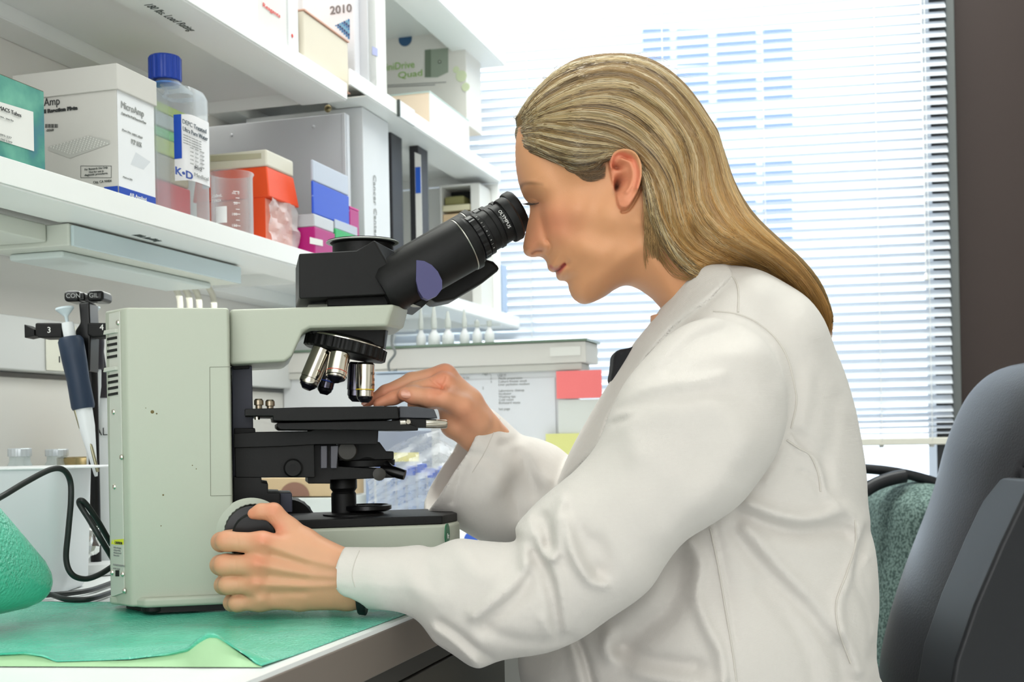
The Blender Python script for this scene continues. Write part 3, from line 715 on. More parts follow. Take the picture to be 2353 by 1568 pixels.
# ---- stand: column, arm, base
ON = -.078
sl = Spx(284, ON); sr = Spx(531, ON); slb = Spx(247, -.05)
zt = S(400, 707, ON).z; zb = S(325, 1397, ON - .006).z
plan = [(sr, ON), (sl + .004, ON), (sl, ON + .004), (slb, -.048), (slb, .048), (sl, -ON), (sr, -ON)]
s = MB()
s.prism([SP(x, o, zb) for x, o in plan], UP * (zt - zb))
# plinth
s2 = MB(); plan2 = [(Spx(520, ON - .008), ON - .008), (Spx(326, ON - .008), ON - .008), (slb - .001, -.05), (slb - .001, .05), (sl, -ON + .008), (Spx(520, ON - .008), -ON + .008)]
s2.prism([SP(x, o, zb - .0005) for x, o in plan2], UP * (S(325, 1372, ON).z - zb)); 
stand = s.done('column', M_body, sc, bevel=.0025, seg=3)
s3 = MB(); s3.prism([SP(x, o, BZ + .0035) for x, o in ((Spx(520, ON), ON - .003), (Spx(338, ON), ON - .003), (slb + .012, -.04), (slb + .012, .04), (sl + .02, -ON), (Spx(520, ON), -ON))], UP * (zb - BZ - .0035)); s3.done('rubber_pad', M_blk, sc)
s2.done('plinth', M_body, sc, bevel=.003, seg=3)
arm_near = [(528, 711), (905, 699), (888, 750), (712, 754), (697, 762), (672, 818), (655, 832), (528, 838)]
arm_mid = [(528, 711), (938, 708), (926, 757), (712, 754), (697, 762), (672, 818), (655, 832), (528, 838)]
rings = []
for pts, of, oo in ((arm_near, -.058, -.058), (arm_mid, -.058, -.030)):
    rings.append([S(x, y, of if i not in (1, 2) else oo) + SB * (oo - (of if i not in (1, 2) else oo)) for i, (x, y) in enumerate(pts)])
rings.append([p + SB * .06 for p in rings[1]]); rings.append([p + SB * .116 for p in rings[0]])
s = MB(); s.loft(rings); s.done('arm', M_body, sc, bevel=.003, seg=3)
# base
zbt = S(900, 1210, -.06).z
b_n = Spx(1018, -.058); b_f = Spx(1052, -.022)
plan = [(sr - .005, -.060), (b_n, -.060), (b_n + .008, -.052), (b_f, -.022), (b_f + .002, 0), (b_f, .022), (b_n + .008, .052), (b_n, .060), (sr - .005, .060)]
s = MB(); s.prism([SP(x, o, BZ + .014) for x, o in plan], UP * (zbt - BZ - .014)); s.done('base', M_body, sc, bevel=.003, seg=3)
zp = S(900, 1189, -.055).z
plan = [(Spx(560, -.055), -.056), (Spx(1012, -.055), -.056), (Spx(1046, -.02), -.022), (Spx(1046, -.02), .022), (Spx(1012, -.055), .056), (Spx(560, -.055), .056)]
s = MB(); s.prism([SP(x, o, zbt) for x, o in plan], UP * (zp - zbt)); s.done('base_cover', M_blk, sc, bevel=.001)
for x, o in ((330, ON + .006), (760, -.045), (1000, -.035), (330, .06), (1000, .035)):
    s = MB(); s.lathe(SP(Spx(x, o) + .006, o, BZ + .0032), UP, [(.009, 0), (.011, .002), (.011, .012)], 20); s.done('foot', M_blk, sc, smooth=40)
p1 = SP(b_n + .008, -.052, 0); p2 = SP(b_f, -.022, 0); nn = (p2 - p1).cross(UP).normalized(); 
if nn.dot(SB) > 0: nn = -nn
pc = on_plane(1027, 1228, p1, nn)
s = MB(); s.lathe(pc, nn, [(.0098, -.0002), (.0098, .0006), (.008, .0008)], 32); s.done('logo_badge', mat('badge_green', (14, 110, 70), .3), sc, smooth=40)
text('1x', pc + nn * .001 - UP * .004 - (p2 - p1).normalized() * .003, (p2 - p1), UP, .007, M_card, sc)
# hairline seams and panel on the column
s = MB()
for pts in ([(528, 712), (528, 838)], [(482, 844), (532, 843)], [(482, 844), (484, 1140)], [(484, 1140), (534, 1139)]):
    s.tube([S(x, y, ON - .0001) for x, y in pts], .00022, 6)
s.done('panel_seam', M_seam, sc)
for x, y, r in ((350, 947, .0016), (360, 951, .0007), (375, 1138, .0008), (442, 1070, .0005), (451, 1078, .0005), (370, 1209, .0005), (335, 938, .0004)):
    s = MB(); s.lathe(S(x, y, ON - .00005), -SB, [(r, 0), (r * .6, .0003)], 8); s.done('chip_mark', mat('chip_brown', (110, 96, 60), .8), sc)
# back strip details on the slanted rear face
qa = SP(sl, ON + .004, 0); qb = SP(slb, -.048, 0); bn = (qb - qa).cross(UP).normalized()
if bn.dot(SB) > 0: bn = -bn
bx = (qa - qb).normalized()
def BK(px, py, off=0.0): return on_plane(px, py, qa + bn * off, bn)
s = MB(); s.prism([BK(x, y) for x, y in ((253, 722), (277, 716), (288, 1362), (258, 1372))], bn * .0012); s.done('rear_panel', M_back, sc, bevel=.0003)
for k in range(8):
    y = 776 + 14 * (k % 4) + (0 if k < 4 else 86); x = 247 + (0 if k < 4 else 2)
    s = MB(); s.prism([BK(*q, .0014) for q in ((x, y + 1), (x + 22, y - 3), (x + 22, y + 3), (x, y + 7))], bn * .0005); s.done('vent_slot', mat('vent_black', (20, 20, 18), .8), sc)
for y in (768, 854):
    s = MB(); s.prism([BK(*q, .001) for q in ((246, y - 8), (272, y - 12), (272, y - 3), (244, y + 2))], bn * .003); s.done('vent_hood', M_back, sc, bevel=.0005)
for x, y in ((272, 742), (262, 947), (280, 1051), (264, 1119), (287, 1358), (283, 1320), (259, 1316)):
    s = MB(); s.lathe(BK(x, y, .001), bn, [(.0022, 0), (.0024, .0006), (.0018, .0016), (.0003, .002)], 16); s.done('panel_screw', M_chr, sc, smooth=40)
s = MB(); s.prism([BK(*q, .0012) for q in ((262, 1252), (284, 1252), (284, 1239), (262, 1241))], bn * .0003); lab = s.done('caution_label', mat('caution_yellow', (216, 220, 40), .5), sc)
text('CAUTION', BK(264, 1250, .0017), bx, UP, .0030, M_ink2, lab)
s = MB(); s.prism([BK(*q, .0012) for q in ((256, 1251), (261, 1251), (258.5, 1240))], bn * .0003); s.done('warning_triangle', mat('caution_yellow', (216, 220, 40), .5), sc)
for i, t in enumerate(('before changing', 'voltage setting', 'disconnect cord', 'from outlet')): text(t, BK(261, 1260 + i * 6, .0014), bx, UP, .0022, M_greyink, sc)
text('VOLTAGE SELECTOR', BK(260, 1300, .0014), bx, UP, .0022, M_greyink, sc); text('AC100V  AC120V', BK(260, 1308, .0014), bx, UP, .0017, M_greyink, sc)
s = MB(); s.prism([BK(*q, .0013) for q in ((266, 1325), (274, 1325), (274, 1311), (266, 1311))], bn * .0004); s.done('selector_hole', M_blk, sc)
# ---- dark rail in front of the column and focus block
slab('rail', [(533, 842), (579, 841), (582, 992), (600, 1100), (600, 1180), (535, 1200)], -.03, .03, M_dkb)
slab('rail_cap', [(534, 838), (573, 836), (573, 848), (536, 850)], -.032, .032, M_blk)
slab('focus_block', [(536, 1096), (600, 1094), (602, 1110), (616, 1112), (616, 1133), (644, 1134), (644, 1180), (650, 1215), (536, 1215)], -.045, .04, M_blk)
slab('focus_block_side', [(643, 1134), (671, 1134), (672, 1178), (643, 1180)], -.036, .03, M_dkb)
s = MB(); s.lathe(S(664, 1205, .05), SB, [(.001, 0), (.024, .001), (.026, .004), (.026, .018), (.02, .019), (.02, .03), (.001, .031)], 48, flute=.012, nf=48, frange=(.003, .018)); s.done('focus_knob', M_blk, sc, smooth=30)
kc = S(582, 1222, -.078)
s = MB(); s.lathe(S(577, 1226, ON + .001), -SB, [(.031, 0), (.031, .0003), (.0295, .0012), (.001, .0012)], 64); s.done('knob_boss', M_body, sc, smooth=40)
s = MB(); s.lathe(kc, -SB, [(.023, .0), (.0245, .003), (.0245, .016), (.0235, .018), (.0165, .0185), (.0165, .022), (.0175, .023), (.0175, .034), (.016, .036), (.001, .036)], 72, flute=.012, nf=72, frange=(.002, .017)); s.done('focus_knob', M_blk2, sc, smooth=30)
# ---- stage carrier, condenser
slab('stage_carrier', [(537, 997), (590, 993), (712, 991), (728, 985), (870, 988), (868, 1022), (730, 1022), (640, 1027), (537, 1030)], -.05, .05, M_blk)
slab('carrier_block', [(539, 1027), (722, 1020), (724, 1098), (541, 1098)], -.046, .046, M_blk)
slab('carrier_clamp', [(538, 984), (586, 984), (588, 1000), (538, 1002)], -.036, .036, M_blk)
s = MB(); s.lathe(S(673, 1076, -.046), -SB, [(.0085, 0), (.0085, .004), (.007, .0055), (.0035, .0055), (.0035, .0045), (.001, .0045)], 32); s.done('clamp_knob', M_blk, sc, smooth=40)
slab('condenser_holder', [(708, 1098), (722, 1022), (775, 1022), (778, 1072), (905, 1080), (912, 1098), (760, 1104), (760, 1112), (708, 1112)], -.032, .032, M_blk)
slab('condenser_bracket', [(737, 1025), (752, 1024), (752, 1077), (737, 1077)], -.04, -.028, mat('bracket_grey', (84, 84, 92), .35))
slab('condenser_bracket', [(760, 1025), (778, 1024), (774, 1077), (760, 1077)], -.042, -.028, mat('bracket_grey', (84, 84, 92), .35))
slab('lens_mount', [(838, 990), (838, 1022), (790, 1030), (835, 1015), (875, 1017), (890, 1040), (905, 1040), (905, 1058), (778, 1060), (782, 1024), (800, 1012), (800, 990)][:0] or [(800, 990), (838, 990), (838, 1016), (872, 1016), (888, 1038), (905, 1038), (905, 1056), (778, 1060), (782, 1022)], -.024, .024, M_blk)
cz = S(843, 1062, 0); s = MB()
s.lathe(SP(sof(S(838, 1062, 0)), 0, 0), UP, [(.024, S(838, 1073, 0).z), (.028, S(838, 1071, 0).z), (.0285, S(838, 1058, 0).z), (.025, S(838, 1055, 0).z), (.022, S(838, 1040, 0).z), (.001, S(838, 1038, 0).z)], 64, flute=.01, nf=64, frange=(S(838, 1071, 0).z - .001, S(838, 1058, 0).z + .001)); s.done('condenser', M_blk, sc, smooth=30)
s = MB(); s.lathe(S(796, 1036, -.03), -SB, [(.009, 0), (.0095, .002), (.0095, .008), (.008, .01), (.001, .01)], 32); s.done('centring_knob', mat('knob_dark', (52, 50, 46), .5), sc, smooth=40)
s = MB(); s.lathe(S(870, 1090, -.03), -SB, [(.006, 0), (.006, .006), (.001, .007)], 24); s.done('centring_knob', mat('knob_dark', (52, 50, 46), .5), sc, smooth=40)
s = MB(); s.tube([S(876, 1080, -.025), S(900, 1083, -.03), S(916, 1088, -.032), S(930, 1092, -.034)], [.004, .005, .0052, .0048], 16); s.done('iris_lever', M_blk2, sc, smooth=40)
s = MB(); s.tube([S(884, 1064, -.02), S(905, 1084, -.026)], [.003, .004], 12); s.done('iris_lever', M_blk2, sc, smooth=40)
xs = sof(S(790, 1150, 0)); zz = lambda y: S(790, y, 0).z
s = MB(); s.lathe(SP(xs, 0, 0), UP, [(.0118, zz(1184)), (.0118, zz(1135)), (.0105, zz(1130)), (.0128, zz(1122)), (.0128, zz(1104)), (.012, zz(1098))], 40); s.done('light_column', M_blk, sc, smooth=30)
xs2 = sof(S(818, 1200, -.01)); pr = S(818, 1200, -.015)
s = MB(); s.lathe(SP(sof(S(826, 1200, 0)) - .006, -.004, 0), UP, [(.026, zbt - .004), (.0285, zbt - .002), (.0285, zp + .0015), (.024, zp + .002), (.02, zp + .0025), (.001, zp + .0025)], 64, flute=.012, nf=60, frange=(zbt - .003, zp + .001)); s.done('field_lens_ring', M_blk, sc, smooth=30)
s = MB(); s.lathe(SP(sof(S(845, 1200, 0)), -.004, 0), UP, [(.018, zp + .003), (.0225, zp + .005), (.0225, zp + .0085), (.0195, zp + .0095), (.019, zp + .008), (.001, zp + .008)], 64); s.done('filter_holder', M_blk2, sc, smooth=30)
# ---- stage
slab('stage_plate', [(562, 940), (640, 938), (700, 936), (914, 934), (917, 963), (700, 968), (636, 968), (628, 967), (627, 957), (562, 957)], -.075, .06, M_blk, bevel=.001)
slab('stage_plate', [(637, 972), (917, 966), (961, 982), (961, 990), (645, 988), (637, 982)], -.07, .06, M_blk)
slab('slide_holder', [(918, 934), (960, 935), (998, 941), (1006, 962), (918, 961)], -.066, .0, mat('holder_grey', (64, 66, 72), .35), bevel=.001)
slab('slide_holder', [(918, 961), (1002, 964), (1004, 983), (940, 983), (918, 972)], -.064, .0, M_blk, bevel=.0006)
s = MB(); s.tube([S(919, 972, -.068), S(941, 971, -.068)], .0026, 16); s.lathe(S(938, 970, -.07), -SB, [(.0028, 0), (.002, .0012)], 16); s.done('spring_pin', M_chr, sc, smooth=40)
s = MB(); s.tube([S(978, 974, -.064), S(1024, 975, -.064), S(1027, 975, -.064)], [.0042, .0042, .0035], 20); s.done('stage_rod', M_chr, sc, smooth=40)
for x, y in ((595, 940), (621, 942)):
    q = S(x, y, -.05); s = MB(); s.lathe(q, UP, [(.003, -.001), (.003, .003), (.0042, .0035), (.0042, .0075), (.003, .009), (.001, .009)], 24, flute=.03, nf=24, frange=(.0036, .0074)); s.done('clip_screw', mat('nickel', (150, 138, 120), .3, 1), sc, smooth=30)
q = S(591, 965, -.05); s = MB(); s.tube([q, q + UP * .006], .0025, 12); s.done('clip_pin', M_chr, sc, smooth=40)
slide = empty('glass_slide', S(832, 932, -.02), 'thin glass slide under the lowest objective on the stage', 'slide')
q = S(800, 935, -.03); zs = S(800, 935.5, -.075).z
s = MB(); s.frame_box((0, 0, 0), SA, SB, UP, sof(S(800, 935, 0)) + C0.dot(SA), sof(S(870, 935, 0)) + C0.dot(SA), C0.dot(SB) - .05, C0.dot(SB) + .026, zs, zs + .001); s.done('slide_glass', glassy('slide_glass', (235, 240, 245), .8), slide)
# ---- nosepiece and objectives
cone = [[S(x, y, o) for x, y in pts] for o, pts in ((-.026, [(716, 755), (886, 752), (882, 800), (716, 768)]), (-.016, [(709, 757), (893, 752), (886, 806), (709, 772)]), (.03, [(709, 757), (893, 752), (886, 806), (709, 772)]))]
s = MB(); s.loft(cone); s.done('nosepiece_mount', M_blk, sc, bevel=.002)
tc_ = S(795, 796, -.004); ta = (S(778, 869, 0) - S(796, 790, 0)).normalized()
s = MB(); s.lathe(tc_, ta, [(.030, -.008), (.0365, -.004), (.0388, -.003), (.0388, .0065), (.037, .008), (.024, .0095), (.001, .0095)], 132, flute=.013, nf=66, frange=(-.0032, .0068)); s.done('nosepiece_ring', M_blk, sc, smooth=25)
s = MB(); s.lathe(tc_, ta, [(.0362, -.0055), (.0374, -.0045), (.0374, -.0036), (.0362, -.003)], 96); s.done('nosepiece_trim', M_chr, sc, smooth=40)
def objective(x0, y0, x1, y1, o0, o1, r, prof, lab=None, ringc=None, mt=M_chr):
    a = S(x0, y0, o0); b_ = S(x1, y1, o1); ax = (b_ - a); L = ax.length; ax.normalize()
    s = MB(); s.lathe(a, ax, [(r * q, L * t) for q, t in prof], 40); ob = s.done('objective', mt, sc, smooth=28)
    s = MB(); s.lathe(a, ax, [(r * .86, L * .86), (r * .8, L * .93), (r * .5, L * 1.0), (r * .42, L * 1.02), (.0005, L * 1.02)], 36); s.done('front_lens', mat('lens_black', (18, 18, 26), .12), ob, smooth=30)
    if ringc:
        s = MB(); s.lathe(a, ax, [(r * 1.0, L * .665), (r * 1.015, L * .67), (r * 1.015, L * .69), (r * 1.0, L * .695)], 36); s.done('colour_band', ringc, ob, smooth=40)
    return ob, a, ax, L
pf = [(.8, -.03), (.86, 0), (1, .03), (1, .62), (1, .7), (.93, .71), (.93, .85), (.86, .87)]
bandY = mat('band_yellow', (216, 186, 40), .35); bandR = mat('band_red', (190, 60, 40), .35); bandB = mat('band_blue', (50, 90, 200), .35)
ob, a, ax, L = objective(840, 836, 838, 924, -.018, -.018, .0088, pf, ringc=bandY)
cyl_text('PLAN', a, ax, .0088, -.55, L * .30, .0036, M_ink2, ob, flip=True); cyl_text('10X/0.25', a, ax, .0088, -.8, L * .45, .0036, M_ink2, ob, flip=True); cyl_text('JAPAN', a, ax, .0088, -.6, L * .58, .0030, M_ink2, ob, flip=True)
ob, a, ax, L = objective(742, 802, 704, 893, -.022, -.026, .0095, [(.8, -.03), (.9, 0), (1, .03), (1, .75), (.96, .76), (.98, .86), (.9, .9)])
cyl_text('OLYMPUS', a, ax, .0095, -1.3, L * .22, .0045, M_ink2, ob, flip=True)
ob, a, ax, L = objective(781, 815, 770, 876, -.034, -.042, .0098, [(.8, -.05), (.9, 0), (1, .03), (1, .8), (1, .82), (.93, .84), (.9, .9)], ringc=bandR)
cyl_text('4X', a, ax, .0098, -.3, L * .2, .005, mat('text_brown', (110, 90, 50), .5), ob, flip=True)
objective(765, 812, 744, 905, .004, .006, .0085, pf, ringc=bandB, mt=mat('dark_chrome', (90, 88, 100), .2, 1))
objective(822, 835, 818, 922, .012, .014, .0092, pf, mt=mat('dark_chrome', (90, 88, 100), .2, 1))
# ---- head
hn = [(687, 583), (819, 576), (859, 551), (917, 652), (887, 677), (692, 687), (687, 684)]
hm = [(687, 583), (819, 576), (904, 575), (926, 655), (887, 677), (692, 687), (687, 684)]
r0_ = [S(x, y, -.046) for x, y in hn]; r1_ = [S(x, y, -.046) + SB * .0 for x, y in hm]
r1_ = [(p if i not in (2, 3) else S(hm[i][0], hm[i][1], -.02) - SB * .026) + SB * .026 for i, p in enumerate(r1_)]
s = MB(); s.loft([r0_, r1_, [p + SB * .042 for p in r1_], [p + SB * .09 for p in r0_]]); s.done('head', M_blk, sc, bevel=.0015)
slab('head_foot', [(752, 686), (890, 680), (893, 696), (890, 702), (754, 704)], -.03, .03, M_blk)
slab('head_ring', [(708, 700), (756, 699), (756, 712), (708, 713)], -.02, .02, mat('foot_ring_grey', (150, 152, 140), .5))
hx = sof(S(833, 560, 0)); hz = S(833, 574, -.0).z
s = MB(); s.lathe(SP(hx, 0, 0), UP, [(.0285, hz - .01), (.0285, hz + .004), (.031, hz + .006), (.0335, hz + .0065), (.0335, hz + .0078), (.029, hz + .0085), (.001, hz + .0085)], 64); s.done('camera_port', M_blk, sc, smooth=30)
s = MB(); s.lathe(SP(hx, 0, 0), UP, [(.034, hz + .0058), (.0345, hz + .0062), (.0345, hz + .0066), (.034, hz + .007)], 64); s.done('port_rim', glassy('clear_rim', (230, 236, 225), .6), sc)
slab('mirror_box', [(885, 679), (917, 652), (986, 692), (969, 708), (940, 702), (893, 688)], -.034, .034, M_blk)
for pts in ([(888, 677), (916, 656), (932, 664), (905, 686)][:0] or [(889, 680), (909, 684), (968, 706), (950, 706)], [(912, 660), (932, 657), (972, 683), (958, 683)]):
    slab('mirror_edge', pts, -.0365, -.033, mat('edge_grey', (150, 148, 138), .4), bevel=.0002)
def tube(cx, cy, o, k=1.0):
    """one eyepiece tube, rim centre at (cx, cy)"""
    rim = S(cx, cy, o); back = S(cx - 250, cy + 142, o); ax = (rim - back).normalized(); q = .000425
    prof = [(52, -345), (60, -330), (61, -130), (63, -128), (63, -116), (55, -114), (55, -108), (47, -106), (47, -88), (50, -86), (50, -76), (46, -74), (46, -58), (48, -56), (48, -48), (43, -46), (43, -42)]
    s = MB(); s.lathe(rim, ax, [(r * q, t * q) for r, t in prof], 72); t = s.done('eyepiece_tube', M_blk, sc, smooth=28)
    s = MB(); s.lathe(rim, ax, [(r * q, t_ * q) for r, t_ in [(43, -44), (45, -42), (45, -22), (51, -22), (52, -18), (52, -5), (48, 0), (38, -3), (36, -10), (1, -10)]], 72); ey = s.done('eyepiece', M_blk, sc, smooth=28)
    s = MB(); s.lathe(rim, ax, [(61.5 * q, -132 * q), (62 * q, -131.5 * q), (62 * q, -129.5 * q), (61.5 * q, -129 * q)], 64); s.done('tube_ring', mat('ring_silver', (170, 168, 160), .3, 1), t, smooth=40)
    s = MB(); s.lathe(rim, ax, [(49.5 * q, -104 * q), (51 * q, -103 * q), (51 * q, -90 * q), (49.5 * q, -89 * q)], 96, flute=.012, nf=48, frange=(-104 * q, -89 * q)); s.done('diopter_ring', M_blk2, t, smooth=25)
    return rim, ax, q, t, ey
rim, ax, q, t_, ey = tube(1180, 499, -.029)
for i in range(9):
    cyl_text('|' if i % 2 else str(i), rim, ax, 50 * q, -.9 + i * .22, -84 * q, .0022, M_card, t_, name='scale_mark')
cyl_text('OLYMPUS', rim, ax, 45.2 * q, -.62, -35 * q, .0046, M_card, ey); cyl_text('JAPAN', rim, ax, 45.2 * q, -.3, -40 * q, .0024, M_greyink, ey)
tube(1192, 483, .033)
slab('tube_bridge', [(975, 672), (1100, 590), (1135, 600), (1152, 617), (1110, 650), (1045, 688), (1000, 697)], .0, .045, M_blk, bevel=.004)
tb = ax; c1 = S(968, 640, -.029) - SB * .0262
s = MB(); pts = [(957, 598), (975, 600), (992, 609), (1006, 624), (1016, 645), (1016, 664), (1004, 680), (984, 689), (972, 684), (962, 668), (956, 645)]
s.prism([S(x, y, -.0560) for x, y in pts], SB * .012); s.done('tube_facet', mat('facet_reflection', (72, 70, 112), .5), sc)  # violet colour paints in the bluish reflection on the dark end cap
slab('tube_shoulder', [(908, 590), (957, 598), (956, 660), (985, 690), (917, 655)], -.045, .045, M_blk2, bevel=.002)
# ================================================================== bench and what lies on it
BV = -.378
REF[0] = 1000
M_lam = mat('bench_laminate', (232, 235, 234), .3)
M_edge = mat('bench_edge_metal', (124, 114, 106), .42, .3)
M_cab = mat('cabinet_brown', (74, 70, 62), .55)
s = MB(); s.uvbox(-1.2, 2.9, WV + .001, BV, BZ - .004, BZ); bench = s.done('workbench', M_lam)
tag(bench, 'white laminate workbench running along the wall under the microscope', 'workbench')
s = MB(); s.uvbox(-1.2, 2.9, WV + .001, BV - .004, BZ - .034, BZ - .004); s.done('core', mat('bench_core', (150, 146, 138), .6), bench)
s = MB(); s.uvbox(-1.2, 2.9, BV - .004, BV + .001, BZ - .036, BZ - .003); s.done('edge_band', M_edge, bench, bevel=.0015)
s = MB(); s.uvbox(-1.2, 2.9, BV - .03, BV - .005, BZ - .052, BZ - .036); s.done('under_rail', mat('rail_dark', (52, 50, 46), .5), bench)
uc = U_at(1145, BV - .02)
cb = empty('bench_cabinet', W(uc - .4, BV - .3, 0), 'dark brown drawer cabinet under the front of the workbench', 'cabinet')
s = MB(); s.uvbox(-1.0, uc, WV + .02, BV - .032, 0.05, BZ - .038); s.done('body', M_cab, cb, bevel=.002)
ua, ub_ = U_at(600, BV - .03), U_at(1120, BV - .03)
s = MB(); s.uvbox(-.9, uc - .004, BV - .031, BV - .016, .52, BZ - .06); s.done('drawer_front', M_cab, cb, bevel=.002)
p = on_v(820, 1534, BV - .014); u_ = uof(p)
s = MB(); s.uvbox(u_ - .045, u_ + .03, BV - .0158, BV - .0125, p.z - .006, p.z + .006); s.done('drawer_handle', mat('handle_dark', (34, 34, 34), .35), cb, bevel=.001)
# ---- green absorbent bench paper
mg2 = bpy.data.materials.new('green_bench_paper'); mg2.use_nodes = True; nt = mg2.node_tree; b = nt.nodes['Principled BSDF']
b.inputs['Base Color'].default_value = rgb(86, 182, 152); b.inputs['Roughness'].default_value = .2; b.inputs['Specular IOR Level'].default_value = .7
tc = nt.nodes.new('ShaderNodeTexCoord'); vo = nt.nodes.new('ShaderNodeTexNoise'); vo.inputs['Scale'].default_value = 330; vo.inputs['Detail'].default_value = 3
n2 = nt.nodes.new('ShaderNodeTexNoise'); n2.inputs['Scale'].default_value = 14; n2.inputs['Detail'].default_value = 3
mp = nt.nodes.new('ShaderNodeMapRange'); mp.inputs[1].default_value = .45; mp.inputs[2].default_value = .62
bp = nt.nodes.new('ShaderNodeBump'); bp.inputs['Distance'].default_value = .004
cr = nt.nodes.new('ShaderNodeValToRGB'); cr.color_ramp.elements[0].color = rgb(66, 186, 154); cr.color_ramp.elements[1].color = rgb(112, 212, 184); cr.color_ramp.elements[0].position = .3; cr.color_ramp.elements[1].position = .7
for x in (vo, n2): nt.links.new(tc.outputs['Object'], x.inputs['Vector'])
nt.links.new(n2.outputs['Fac'], mp.inputs[0]); nt.links.new(n2.outputs['Fac'], cr.inputs[0]); nt.links.new(cr.outputs[0], b.inputs['Base Color'])
ma = nt.nodes.new('ShaderNodeMath'); ma.operation = 'MULTIPLY_ADD'; ma.inputs[1].default_value = .9; ma.inputs[2].default_value = .22
nt.links.new(mp.outputs[0], ma.inputs[0]); nt.links.new(ma.outputs[0], bp.inputs['Strength']); nt.links.new(vo.outputs['Fac'], bp.inputs['Height']); nt.links.new(bp.outputs[0], b.inputs['Normal'])
mpale = mat('pale_green_backing', (166, 206, 160), .6)
crest = [(-60, 1506), (0, 1508), (60, 1505), (100, 1512), (130, 1523), (200, 1521), (300, 1518), (380, 1508), (430, 1496), (455, 1474), (475, 1461), (495, 1461), (520, 1480), (560, 1508), (585, 1526), (602, 1534)]
foot = [(x, 1532 + (x / 600) * 2) for x, _ in crest]
def mixp(a, b_, t): return a * (1 - t) + b_ * t
fr_ = on_z(602, 1534, BZ + .001)
s = MB(); skirt, top1, rows = [], [], []
cols = 90
cx = [c[0] for c in crest]; cy = [c[1] for c in crest]
F0, C1 = [], []
for i in range(cols + 1):
    x = -60 + 662 * i / cols
    yc = float(np.interp(x, cx, cy)); yf = 1532 + x / 300
    pf_ = on_z(x, yf, BZ + .0008); pc_ = P(x, yc, pf_.y + .012 * min(1, max(0, (yf - yc) / 30)))
    pc_.z = max(pc_.z, BZ + .0012)
    F0.append(pf_); C1.append(pc_)
vs0 = [s.b.verts.new(p) for p in F0]; vs1 = [s.b.verts.new(p) for p in C1]
for i in range(cols): s.face([vs0[i], vs0[i + 1], vs1[i + 1], vs1[i]])
mat_o = None; sk = s
mt_ = MB(); rowsv = []
BL, BR = on_z(40, 1384, BZ), W(1.1, WV + .12, BZ)
endu = 1.02
for j in range(61):
    t = j / 60; row = []
    for i in range(cols + 1):
        # right border follows the bench edge
        q = i / cols
        left = mixp(F0[0], on_z(-260, 1384, BZ), t); right = mixp(F0[-1], W(endu, BV - .004, BZ), t)
        p = mixp(left, right, q)
        lift = (C1[i].z - BZ) * math.exp(-((t / .10) ** 2)) if j else C1[i].z - BZ
        if j == 0: p = C1[i].copy()
        else: p = mixp(p, Vector((C1[i].x, C1[i].y, 0)), max(0, 1 - t / .10) ** 2) if t < .1 else p
        rp = .0016 * (math.sin(p.x * 31 + p.y * 17) * math.sin(p.x * 13 - p.y * 41) + .3) * min(1, t * 5) * min(1, (1 - t) * 6) * min(1, (1 - q) * 12)
        p = Vector((p.x, p.y, BZ + .0012 + lift + max(0, rp)))
        row.append(mt_.b.verts.new(p))
    rowsv.append(row)
for j in range(60):
    for i in range(cols): mt_.face([rowsv[j][i], rowsv[j][i + 1], rowsv[j + 1][i + 1], rowsv[j + 1][i]])
mo = mt_.done('bench_paper', mg2, smooth=80)
tag(mo, 'wrinkled green plastic-backed bench paper spread under the microscope', 'bench paper')
md = mo.modifiers.new('thick', 'SOLIDIFY'); md.thickness = .0008; md.offset = -1
sk.done('curled_edge', mpale, mo, smooth=80)
# rolled back corner at the left
s = MB(); ra = P(-150, 1270, .93); rb = P(108, 1352, 1.0); axr = (rb - ra).normalized()
pts = [ra + (rb - ra) * t for t in (0, .25, .5, .7, .85, .94, .98, 1.0)]
rad = [.062, .051, .039, .029, .0215, .015, .0105, .004]
s.tube(pts, rad, 40); ro = s.done('paper_roll', mg2, smooth=60)
tag(ro, 'green bench paper corner curled up into a roll at the left edge of the bench', 'bench paper')
# ---- power cord
mc = mat('cord_black', (34, 38, 38), .45)
def Q(px, py, Y): return P(px, py, Y)
c1 = spline([Q(-30, 1160, 1.0), Q(10, 1138, 1.02), Q(60, 1108, 1.04), Q(115, 1080, 1.06), Q(145, 1080, 1.07), Q(161, 1105, 1.08), Q(163, 1150, 1.08), Q(157, 1220, 1.08), Q(152, 1285, 1.08), Q(165, 1320, 1.08), Q(195, 1331, 1.09), Q(228, 1321, 1.10), Q(262, 1300, 1.12)], 8)
c2 = spline([Q(262, 1290, 1.12), Q(232, 1240, 1.1), Q(205, 1195, 1.1), Q(182, 1157, 1.1), Q(192, 1153, 1.1), Q(220, 1190, 1.11), Q(256, 1252, 1.13)], 8)
c3 = spline([on_z(40, 1372, BZ + .004), on_z(110, 1368, BZ + .004), on_z(160, 1364, BZ + .004), on_z(210, 1356, BZ + .004), on_z(262, 1338, BZ + .004)], 6)
c4 = spline([on_z(40, 1362, BZ + .009), on_z(110, 1366, BZ + .006), on_z(150, 1377, BZ + .004), on_z(205, 1377, BZ + .004), on_z(262, 1360, BZ + .004)], 6)
s = MB()
cd_ = empty('power_cord', c1[20], 'black power cord looping over the bench behind the microscope column', 'cord')
for nm, c in (('cord_loop', c1), ('cord_bight', c2), ('cord_run', c3), ('cord_run', c4)):
    s = MB(); s.tube(c, .0026, 12); s.done(nm, mc, cd_, smooth=60)
